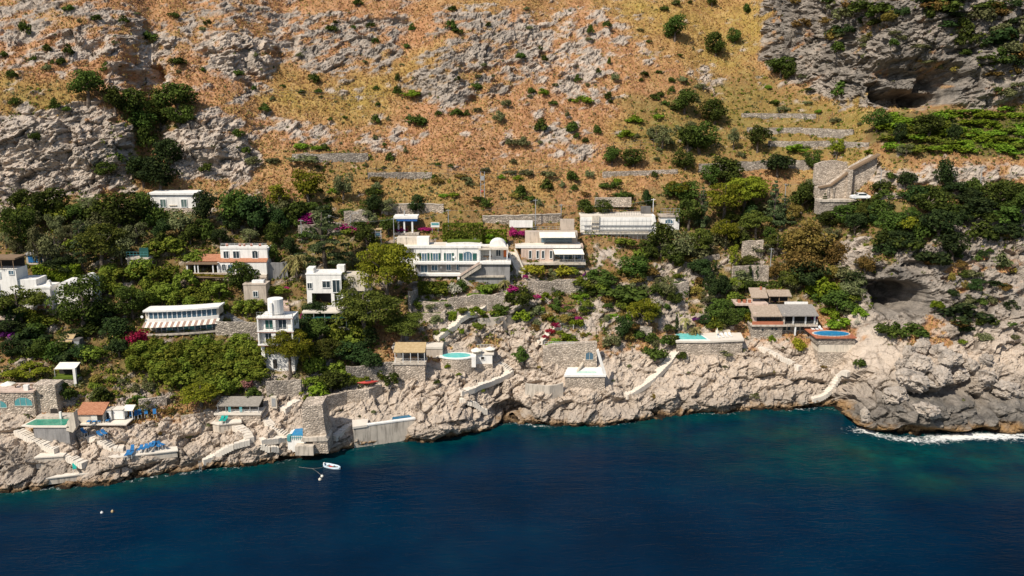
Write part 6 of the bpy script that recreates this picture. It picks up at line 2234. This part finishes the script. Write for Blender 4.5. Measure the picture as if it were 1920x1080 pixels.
S = Site('bathing_ledge', 'flat concrete bathing ledge left of the reed bar steps', 'ledge', 420, 797, fwd=0.5, rz=0.1)
S.deck('slab', [(396, 4), (412, -6), (452, 2), (446, 30), (404, 34)], 793, 2, 'deck')
S.deck('base', [(398, 6), (412, -4), (450, 4), (446, 30), (404, 34)], 795, 18, 'concrete')
S = Site('lounger_ledge', 'long pale concrete ledge with blue loungers above the sea', 'ledge', 262, 853, fwd=0.4, rz=0.24)
S.deck('slab', [(194, 8), (222, -6), (330, 0), (326, 22), (240, 26), (200, 24)], 851, 2, 'deck')
S.deck('base', [(196, 9), (222, -4), (328, 2), (324, 20), (200, 24)], 853, 12, 'concrete')
S = Site('sloping_landing', 'sloping concrete landing at the foot of the left stairs', 'landing', 140, 893, fwd=0.2, rz=0.24)
S.deck('slab', [(92, -6), (130, -4), (168, 0), (172, 20), (130, 24), (112, 8)], 889, 2, 'deck')
S.deck('base', [(94, -4), (130, -2), (166, 2), (170, 20), (130, 22)], 891, 12, 'concrete')
S = Site('square_landing', 'square concrete landing block on the left stairs', 'landing', 95, 860, fwd=0.4, rz=0.2)
S.deck('slab', [(66, 0), (118, -2), (122, 24), (76, 28)], 855, 2.4, 'deck')
S.deck('base', [(68, 2), (117, 0), (120, 24), (78, 28)], 857.4, 22, 'concrete')

def lounger(label, px, py, mat='bluecloth', rz=0.0, group=None, fwd=1.0):
    S = Site('sun_lounger', label, 'sun lounger', px, py, fwd=fwd, group=group, rz=rz)
    z = 0.0
    v, f = box_vf(-0.26, 0.26, -0.65, 0.5, z + 0.2, z + 0.27)
    S.add('seat', v, f, mat)
    v = [(-0.26, 0.5, z + 0.22), (0.26, 0.5, z + 0.22), (0.26, 0.9, z + 0.58), (-0.26, 0.9, z + 0.58)]
    v += [(a, b + 0.06, c - 0.04) for a, b, c in v]
    o = S.add('backrest', v, [(0, 1, 2, 3), (7, 6, 5, 4), (0, 4, 5, 1), (1, 5, 6, 2), (2, 6, 7, 3), (3, 7, 4, 0)], mat)
    for x in (-0.25, 0.21):
        for y in (-0.6, 0.42):
            v, f = box_vf(x, x + 0.04, y, y + 0.04, z - 0.5, z + 0.2)
            S.add('leg', v, f, 'whitep')
    return S
LG = 'sun loungers on the bathing ledges'
for i, (x, y, r) in enumerate([(238, 854, 0.1), (246, 852, 0.1), (248, 844, 0.3), (262, 844, 0), (271, 842, 0), (279, 840, 0), (287, 837, 0.2), (296, 838, 0.9), (303, 835, 1.0)]):
    lounger('%s blue lounger from left on the long sea ledge' % ['first', 'second', 'third', 'fourth', 'fifth', 'sixth', 'seventh', 'eighth', 'ninth'][i], x, y, 'bluecloth', r, LG)
for i, (x, y) in enumerate([(168, 791), (178, 791), (188, 790), (203, 789)]):
    lounger('%s blue lounger before the orange roofed hut' % ['first', 'second', 'third', 'fourth'][i], x, y, 'bluecloth', 0.1, LG)
for i, (x, y) in enumerate([(246, 780), (255, 779), (262, 777), (274, 776), (290, 776)]):
    lounger('%s blue lounger from left beside the white cabin awning' % ['first', 'second', 'third', 'fourth', 'fifth'][i], x, y, 'bluecloth', 0.4, LG)
for i, (x, y) in enumerate([(158, 812), (188, 817), (196, 814)]):
    lounger('%s blue lounger on the rocks below the orange roofed hut' % ['left', 'middle', 'right'][i], x, y, 'bluecloth', 0.8, LG)
for i, (x, y) in enumerate([(415, 789), (422, 789)]):
    lounger('%s green lounger on the ledge left of the reed bar steps' % ['left', 'right'][i], x, y, 'tealcloth', 0, LG)
for i in range(6):
    lounger('%s white lounger from left behind the straw bar' % ['first', 'second', 'third', 'fourth', 'fifth', 'sixth'][i], 746 + 9 * i, 650, 'whitep', 0.3, LG, 2.0)
lounger('teal lounger on the sloping landing by the sea', 140, 879, 'tealcloth', 0.5, LG)

# stairs and paths
stairs('long pale stair running down from the green pool', [(33, 806), (70, 826), (108, 848)], 1.4)
stairs('lower flight from the square landing to the sloping landing', [(122, 852), (140, 864), (160, 876)], 1.3)
stairs('pale steps descending to the long lounger ledge', [(166, 820), (190, 831), (214, 841), (232, 843)], 1.3)
stairs('curved rock cut steps below the green loungers', [(440, 795), (462, 812), (468, 828), (440, 842), (405, 852), (380, 866)], 1.5)
stairs('rock steps left of the small blue plunge pool', [(497, 785), (510, 800), (540, 822), (520, 834), (490, 845)], 1.3)
stairs('lowest steps by the waterline left of the concrete block', [(490, 846), (508, 856), (522, 863)], 1.3)
stairs('sloped stair between the stone pillar and the sea pool', [(626, 822), (645, 806), (662, 790)], 1.2)
stairs('pale stair zigzag on the rocks below the white cabin', [(934, 680), (958, 698), (920, 716), (885, 734), (862, 752)], 1.5)
stairs('lower zigzag flight towards the sea cave', [(862, 754), (885, 764), (912, 776)], 1.3)
stairs('garden stair climbing from the oval pool to the villas', [(818, 640), (850, 612), (885, 590), (905, 575), (930, 560)], 1.7)
stairs('long diagonal rock stair left of the turquoise pool', [(1270, 655), (1252, 680), (1222, 710), (1190, 735), (1172, 748)], 1.5)
stairs('pale path zigzag below the grey tiled villa', [(1425, 650), (1458, 668), (1485, 682), (1500, 694)], 1.2)
stairs('steep stair to the water right of the rocky bay', [(1520, 760), (1545, 742), (1572, 720), (1592, 702)], 1.3)
stairs('stair beside the beige villa', [(958, 470), (966, 492), (976, 515)], 1.4, parapet='two')
stairs('garden path sloping down from the beige villa', [(985, 530), (1010, 552), (1040, 572), (1066, 592)], 1.4, mat='stone')
stairs('stair with red flowers beside the niche wall', [(1012, 645), (1030, 622), (1052, 604), (1062, 596)], 1.3)
stairs('curved stone stair in the grove above the turquoise pool', [(1262, 512), (1280, 497), (1300, 490), (1345, 480)], 1.5, mat='stone', parapet='one')
stairs('stair of the tower house garden', [(497, 700), (500, 720), (512, 738)], 1.2, mat='stone')
stairs('brick stair above the plunge pool', [(530, 770), (545, 758), (560, 750)], 1.4)
stairs('garden stair right of the big pine', [(785, 610), (780, 585), (776, 562)], 1.2, mat='stone')
stairs('side stair right of the curved glass house', [(408, 580), (440, 600), (470, 612)], 1.2, mat='grey')
stairs('tower house back stair', [(537, 585), (535, 570), (533, 560)], 1.2, mat='pink')

# retaining walls
for lab, pix, h, mat in [
    ('roadside wall left of the blue kiosk', [(646, 425), (690, 422)], 3.2, 'stone'),
    ('pale capped roadside wall above the kiosk', [(715, 396), (770, 397), (832, 396)], 1.6, 'stone'),
    ('low roadside wall under the hill', [(560, 440), (640, 432)], 1.8, 'stone'),
    ('dry stone wall on the open hillside', [(548, 300), (620, 299), (690, 298)], 1.4, 'dstone'),
    ('lower dry stone terrace on the hillside', [(690, 332), (760, 330), (810, 330)], 0.9, 'dstone'),
    ('long road wall behind the beige villa', [(905, 414), (1000, 418), (1050, 412)], 1.4, 'stone'),
    ('garden terrace wall under the long villa', [(840, 580), (900, 575), (945, 566)], 2.2, 'stone'),
    ('small lawn wall left of the garden stair', [(786, 578), (815, 578), (842, 577)], 1.3, 'stone'),
    ('second lawn wall below the first', [(792, 602), (835, 598)], 1.3, 'stone'),
    ('wall under the beige villa garden', [(990, 545), (1045, 548), (1100, 545)], 2.4, 'stone'),
    ('curving wall above the oval pool', [(895, 600), (930, 606), (965, 602)], 1.0, 'concrete'),
    ('terrace wall on the grassy slope below the cliff', [(1390, 218), (1450, 219), (1530, 220)], 0.9, 'dstone'),
    ('second grassy terrace wall', [(1400, 246), (1500, 246), (1600, 250)], 0.9, 'dstone'),
    ('third grassy terrace wall', [(1440, 272), (1540, 272), (1630, 272)], 0.9, 'dstone'),
    ('long terrace wall left of the stone buttress', [(1310, 322), (1400, 318), (1460, 312), (1530, 312)], 1.8, 'dstone'),
    ('low wall under the pair of hillside trees', [(1130, 330), (1180, 326), (1270, 322)], 0.7, 'stone'),
    ('tall wall in the cypress garden', [(1372, 532), (1400, 528), (1440, 524)], 3.4, 'stone'),
    ('upper wall in the cypress garden', [(1390, 480), (1430, 476)], 3.0, 'stone'),
    ('rough wall right of the stone stair', [(1262, 560), (1290, 556)], 3.2, 'stone'),
    ('wall below the curved glass house', [(405, 622), (450, 628), (486, 634)], 2.4, 'dstone'),
    ('wall under the tower house', [(500, 742), (540, 738), (566, 736)], 2.4, 'dstone'),
    ('shaded wall right of the tower garden', [(650, 716), (700, 706), (738, 704)], 2.6, 'dstone'),
    ('wall above the bathing cabins', [(262, 770), (290, 762), (312, 750)], 1.4, 'stone'),
    ('grey shade wall above the palm', [(502, 520), (540, 518)], 2.8, 'grey'),
    ('wall right of the big pine', [(768, 585), (782, 560)], 3.0, 'stone'),
    ('stone wall by the reed bar', [(340, 790), (400, 782)], 1.0, 'stone'),
    ('low sea wall above the small sea cave', [(985, 738), (1030, 735), (1055, 730)], 1.4, 'concrete'),
    ('long low wall on the slope above the road', [(1640, 372), (1760, 366), (1920, 360)], 0.6, 'stone'),
    ('wall left of the turquoise pool', [(1200, 628), (1222, 634)], 2.0, 'dstone'),
]:
    wall(lab, pix, h, mat, cope='concrete' if 'capped' in lab or 'road wall' in lab else None)

# lawns on the small terraces
for lab, x0, x1, y, d in [('narrow lawn above the small lawn wall', 786, 842, 566, 14), ('second narrow lawn under the first', 792, 836, 587, 14)]:
    S = Site('lawn', lab, 'lawn', (x0 + x1) / 2, y + 3, fwd=0.8)
    S.box('turf', x0, x1, y, y + 2, 0, d, 'lawn')
    S.box('bank', x0, x1, y + 2, y + 14, 0.3, d, 'stone')

# fences, poles and pylon
def fence(label, pix, h=2.2, step=3.4, mat='dmetal'):
    pts = resample([hit(x, y) for x, y in pix], step)
    root = bpy.data.objects.new('wire_fence', None)
    COL.objects.link(root)
    root.location = pts[0]
    tag(root, label, 'fence')
    tops = []
    for p in pts:
        g = ground(p.x, p.y)
        V_, F_ = tube([Vector((p.x, p.y, g - 0.4)) - pts[0], Vector((p.x, p.y, g + h)) - pts[0]], [0.05, 0.05], 5)
        link_mesh('post', V_, F_, M[mat], root)
        tops.append(Vector((p.x, p.y, g)) - pts[0])
    parts = []
    for a, b in zip(tops[:-1], tops[1:]):
        for k in (0.35, 0.7, 1.0):
            up = Vector((0, 0, h * k))
            parts.append(tube([a + up, b + up], [0.02, 0.02], 3))
    v, f = join(parts)
    link_mesh('wire', v, f, M['metal'], root)
fence('long wire fence across the rusty slope above the road', [(690, 338), (780, 336), (900, 336), (1000, 332), (1080, 318)], 2.6)
fence('rockfall fence above the grassy terraces', [(1395, 222), (1460, 222), (1560, 222)], 1.8)
fence('wire fence beside the pair of hillside trees', [(1090, 300), (1150, 285), (1250, 280)], 2.2)
fence('fence on the slope below the blocky crag', [(500, 182), (580, 188), (660, 192), (720, 188)], 2.0, 6.0)
fence('garden fence of white posts above the niche wall', [(1052, 622), (1075, 618), (1098, 616)], 1.0, 1.6, 'whitep')
fence('mesh fence right of the rounded crag', [(378, 338), (405, 338), (430, 335)], 2.4, 2.6)

def pole(label, px, py, h, lamp=False, mat='metal'):
    S = Site('utility_pole' if not lamp else 'street_lamp', label, 'pole' if not lamp else 'street lamp', px, py, fwd=0.5)
    H = h * S.m
    V_, F_ = tube([(0, 0, -0.6), (0, 0, H * 0.6), (0, 0, H)], [0.11, 0.09, 0.07], 8)
    S.add('shaft', V_, F_, mat)
    if lamp:
        V_, F_ = tube([(0, 0, H), (0.4, -0.1, H + 0.5), (1.3, -0.3, H + 0.6)], [0.06, 0.05, 0.05], 6)
        S.add('arm', V_, F_, mat)
        v, f = box_vf(1.2, 1.8, -0.45, -0.2, H + 0.52, H + 0.66)
        S.add('lamp_head', v, f, mat)
    else:
        v, f = box_vf(-0.5, 0.5, -0.05, 0.05, H - 0.3, H - 0.2)
        S.add('crossarm', v, f, mat)
    return S.p + Vector((0, 0, H - 0.25))
tops = [pole('utility pole left of the cedar', 566, 447, 36), pole('utility pole behind the magenta flowers', 618, 430, 28), pole('utility pole left of the blue kiosk', 739, 452, 44), pole('thin pole beside the billboard', 841, 430, 38)]
tops += [pole('thin pole behind the beige villa', 1004, 425, 52), pole('short pole left of the scaffolded wall', 1052, 408, 26), pole('tall mast right of the scaffolded wall', 1224, 410, 38, mat='whitep')]
pole('curved street lamp by the roadside wall', 658, 432, 28, lamp=True)
tops2 = [pole('utility pole left of the stone buttress', 1471, 384, 40), pole('utility pole right of the stone buttress', 1650, 352, 34), pole('utility pole on the road cut at right', 1837, 356, 44)]
pole('pale pole in the cypress garden', 1444, 506, 42)
def wires(label, T):
    v, f = [], []
    parts = []
    for a, b in zip(T[:-1], T[1:]):
        pts = [a.lerp(b, k / 8) - Vector((0, 0, 0.9 * math.sin(math.pi * k / 8))) - T[0] for k in range(9)]
        parts.append(tube(pts, [0.022] * 9, 3))
    v, f = join(parts)
    o = link_mesh('power_line', v, f, M['metal'])
    o.location = T[0]
    tag(o, label, 'cable')
wires('power line sagging along the road above the villas', tops)
wires('power line crossing the road cut at right', tops2)

S = Site('pylon', 'two legged transformer pylon on the rusty slope', 'pylon', 905, 368, fwd=0.5)
for a in (901, 908):
    S.box('leg', a, a + 1, 322, 372, 0, 1, 'metal')
for y in (332, 345, 356):
    S.box('crossbar', 901, 909, y, y + 0.7, 0.1, 0.8, 'metal')
S.box('transformer', 902, 908.5, 330, 338, -3, 0, 'metal')
S.box('warning_plate', 902.5, 906, 356.8, 360, -0.4, 0, 'red')

# boulders on the right headland
def boulder(label, px, py, w, h, seed):
    p = hit(px, py)
    s = mpp(p)
    bm = bmesh.new()
    bmesh.ops.create_icosphere(bm, subdivisions=5, radius=1.0)
    co = np.array([v.co[:] for v in bm.verts], np.float32)
    b1, b2, bv, bt = worley(co * 1.3 + seed * 3.1, 5, 1.0)
    c1, c2, cv, ct = worley(co * 3.0 + seed * 2.1, 6, 1.0)
    dsp = 0.22 * (bv - 0.5) + 0.34 * bt + 0.10 * (cv - 0.5) + 0.14 * ct + 0.16 * gnoise(co * 1.6 + seed, 8) - 0.12 * np.abs(gnoise(co * 4.5 + seed, 9))
    for v_, d in zip(bm.verts, dsp):
        v_.co *= 1 + float(d)
    me_ = bpy.data.meshes.new('boulder')
    bm.to_mesh(me_)
    bm.free()
    me_.materials.append(boulder_m)
    me_.shade_flat()
    o = bpy.data.objects.new('boulder', me_)
    COL.objects.link(o)
    o.location = (p.x, p.y + 0.12 * w * s, p.z + 0.38 * h * s)
    o.scale = (w * s * 0.5, w * s * 0.45, h * s * 0.55)
    o.rotation_euler = (0.2 * math.sin(seed), 0.3 * math.cos(seed * 2), seed)
    tag(o, label, 'boulder', 'boulders on the right headland')
boulder_m, nt, bs = new_mat('boulder_limestone')
geo = N(nt, 'ShaderNodeNewGeometry')
c_ = ramp(nt, noise(nt, 0.5, 5, 0.65, geo.outputs['Position']), [(0.28, (0.16, 0.14, 0.12)), (0.45, (0.34, 0.29, 0.24)), (0.7, (0.50, 0.42, 0.34))])
c_ = mix(nt, 1.0, c_, ramp(nt, noise(nt, 2.5, 5, 0.7, geo.outputs['Position']), [(0.28, 0.6), (0.45, 1.0)]), 'MULTIPLY')
nt.links.new(c_, bs.inputs['Base Color'])
bs.inputs['Roughness'].default_value = 0.95
bump(nt, bs, noise(nt, 2.5, 5, 0.7, geo.outputs['Position']), 0.8, 0.25)
for i, (x, y, w, h, lab) in enumerate([
    (1705, 672, 22, 26, 'leftmost boulder of the row on the headland'), (1730, 660, 26, 24, 'square boulder on top of the headland row'), (1733, 640, 16, 10, 'small cap boulder topping the headland'),
    (1726, 696, 44, 32, 'large split boulder in the middle of the headland'), (1762, 670, 34, 26, 'rounded boulder behind the split boulder'), (1782, 684, 40, 28, 'big boulder right of the split boulder'),
    (1822, 695, 28, 22, 'pale boulder on the right shoulder of the headland'), (1716, 730, 60, 34, 'dark overhanging boulder above the sea hollow'), (1768, 716, 40, 26, 'jagged boulder right of the overhanging one'),
    (1622, 790, 18, 28, 'leaning slab standing in the surf'), (1850, 720, 40, 26, 'grey boulder on the far right slope'), (1890, 745, 50, 30, 'rightmost grey boulder near the frame edge'), (1748, 700, 24, 20, 'small boulder wedged between the split and big boulders'), (1690, 690, 22, 18, 'small boulder on the left flank of the headland'), (1800, 712, 30, 22, 'angular boulder below the pale shoulder boulder'), (1680, 752, 44, 26, 'low dark boulder above the surf slab'), (1850, 680, 24, 16, 'upper small boulder on the right slope'), (1742, 780, 50, 24, 'wave washed boulder at the middle of the headland foot')]):
    boulder(lab, x, y, w, h, i * 1.7 + 0.5)

# boat, mooring line and buoys
def sea_pt(px, py):
    d = pix_dir(px, py)
    return Vector((0, 0, CAM_H)) + d * (CAM_H / -d.z)
p = sea_pt(623, 877)
BS = 0.82
root = bpy.data.objects.new('rowing_boat', None)
COL.objects.link(root)
root.location = p
root.rotation_euler = (0, 0, -0.42)
root.scale = (BS, BS, BS)
tag(root, 'small white and pale blue rowing boat moored near the shore', 'boat')
n = 13
hv, hf = [], []
def hw(t):
    return 0.78 * (1 - (2 * t - 1.0) ** 4 * 0.55 if t < 0.5 else 1 - ((t - 0.5) * 2) ** 2.4) + 0.03
for i in range(n):
    t = i / (n - 1)
    x_ = -1.9 + 3.8 * t
    w_ = hw(t)
    sh_ = 0.12 * (2 * t - 1) ** 2
    hv += [(x_, 0, -0.22), (x_, -w_ * 0.75, -0.12), (x_, -w_, 0.42 + sh_), (x_, -w_ * 0.88, 0.42 + sh_), (x_, -w_ * 0.66, 0.05), (x_, w_ * 0.66, 0.05), (x_, w_ * 0.88, 0.42 + sh_), (x_, w_, 0.42 + sh_), (x_, w_ * 0.75, -0.12)]
for i in range(n - 1):
    for a in range(9):
        hf.append((i * 9 + a, i * 9 + (a + 1) % 9, (i + 1) * 9 + (a + 1) % 9, (i + 1) * 9 + a))
hf += [tuple(range(9)), tuple(range((n - 1) * 9 + 8, (n - 1) * 9 - 1, -1))]
pale = plain_mat('pale_blue_gelcoat', (0.52, 0.62, 0.68), 0.4)
hull = link_mesh('hull', hv, hf, pale, root, True)
fix_normals(hull)
for x_ in (-1.0, 0.2, 1.0):
    v, f = box_vf(x_ - 0.13, x_ + 0.13, -0.6 * hw((x_ + 1.9) / 3.8), 0.6 * hw((x_ + 1.9) / 3.8), 0.26, 0.31)
    link_mesh('thwart', v, f, M['wood'], root)
v, f = box_vf(-0.7, 0.0, -0.35, 0.3, 0.07, 0.24)
link_mesh('red_cushion', v, f, M['red'], root)
v, f = box_vf(0.4, 0.85, -0.3, 0.3, 0.07, 0.28)
link_mesh('dark_bundle', v, f, M['dmetal'], root)
v, f = box_vf(-2.0, -1.8, -0.15, 0.15, 0.1, 0.75)
link_mesh('outboard_motor', v, f, M['whitep'], root)
def buoy(label, px, py, r, mat):
    bm = bmesh.new()
    bmesh.ops.create_uvsphere(bm, u_segments=12, v_segments=8, radius=r)
    me_ = bpy.data.meshes.new('float')
    bm.to_mesh(me_)
    bm.free()
    me_.materials.append(M[mat])
    root = bpy.data.objects.new('mooring_buoy', None)
    COL.objects.link(root)
    root.location = sea_pt(px, py)
    tag(root, label, 'buoy')
    o = bpy.data.objects.new('float', me_)
    COL.objects.link(o)
    o.parent = root
    o.location = (0, 0, r * 0.4)
    v, f = tube([(0, 0, r * 1.2), (0, 0, r * 1.9)], [r * 0.25, r * 0.2], 6)
    link_mesh('ring', v, f, M['metal'], root)
buoy('pale buoy at the end of the mooring line', 604, 894, 0.24, 'canvas')
buoy('lower pale buoy beyond the mooring line', 600, 900, 0.26, 'cream')
buoy('small yellow buoy, right of a pair at lower left', 211, 960, 0.22, 'straw')
buoy('small white buoy, left of a pair at lower left', 191, 962, 0.2, 'whitep')
v, f = tube([sea_pt(x, y) + Vector((0, 0, 0.05)) for x, y in [(560, 876), (575, 878), (586, 879), (596, 886), (604, 893)]], [0.022] * 5, 4)
o = link_mesh('mooring_rope', v, f, M['reed'])
tag(o, 'pale mooring rope floating from the shore to the buoys', 'rope')
v, f = tube([sea_pt(x, y) + Vector((0, 0, 0.05)) for x, y in [(586, 879), (600, 878), (612, 874)]], [0.018] * 3, 4)
o = link_mesh('mooring_rope', v, f, M['reed'])
tag(o, 'thin rope leading from the mooring line to the boat', 'rope')
S = Site('sea_ladder', 'thin metal bathing ladder hanging down the rocks', 'ladder', 376, 884, fwd=0.8)
for a in (374, 378):
    S.box('stile', a, a + 0.5, 862, 888, 0, 0.5, 'metal')
for k in range(8):
    S.box('rung', 374.5, 378, 864 + 3 * k, 864.4 + 3 * k, 0.1, 0.4, 'metal')

finish_labels()
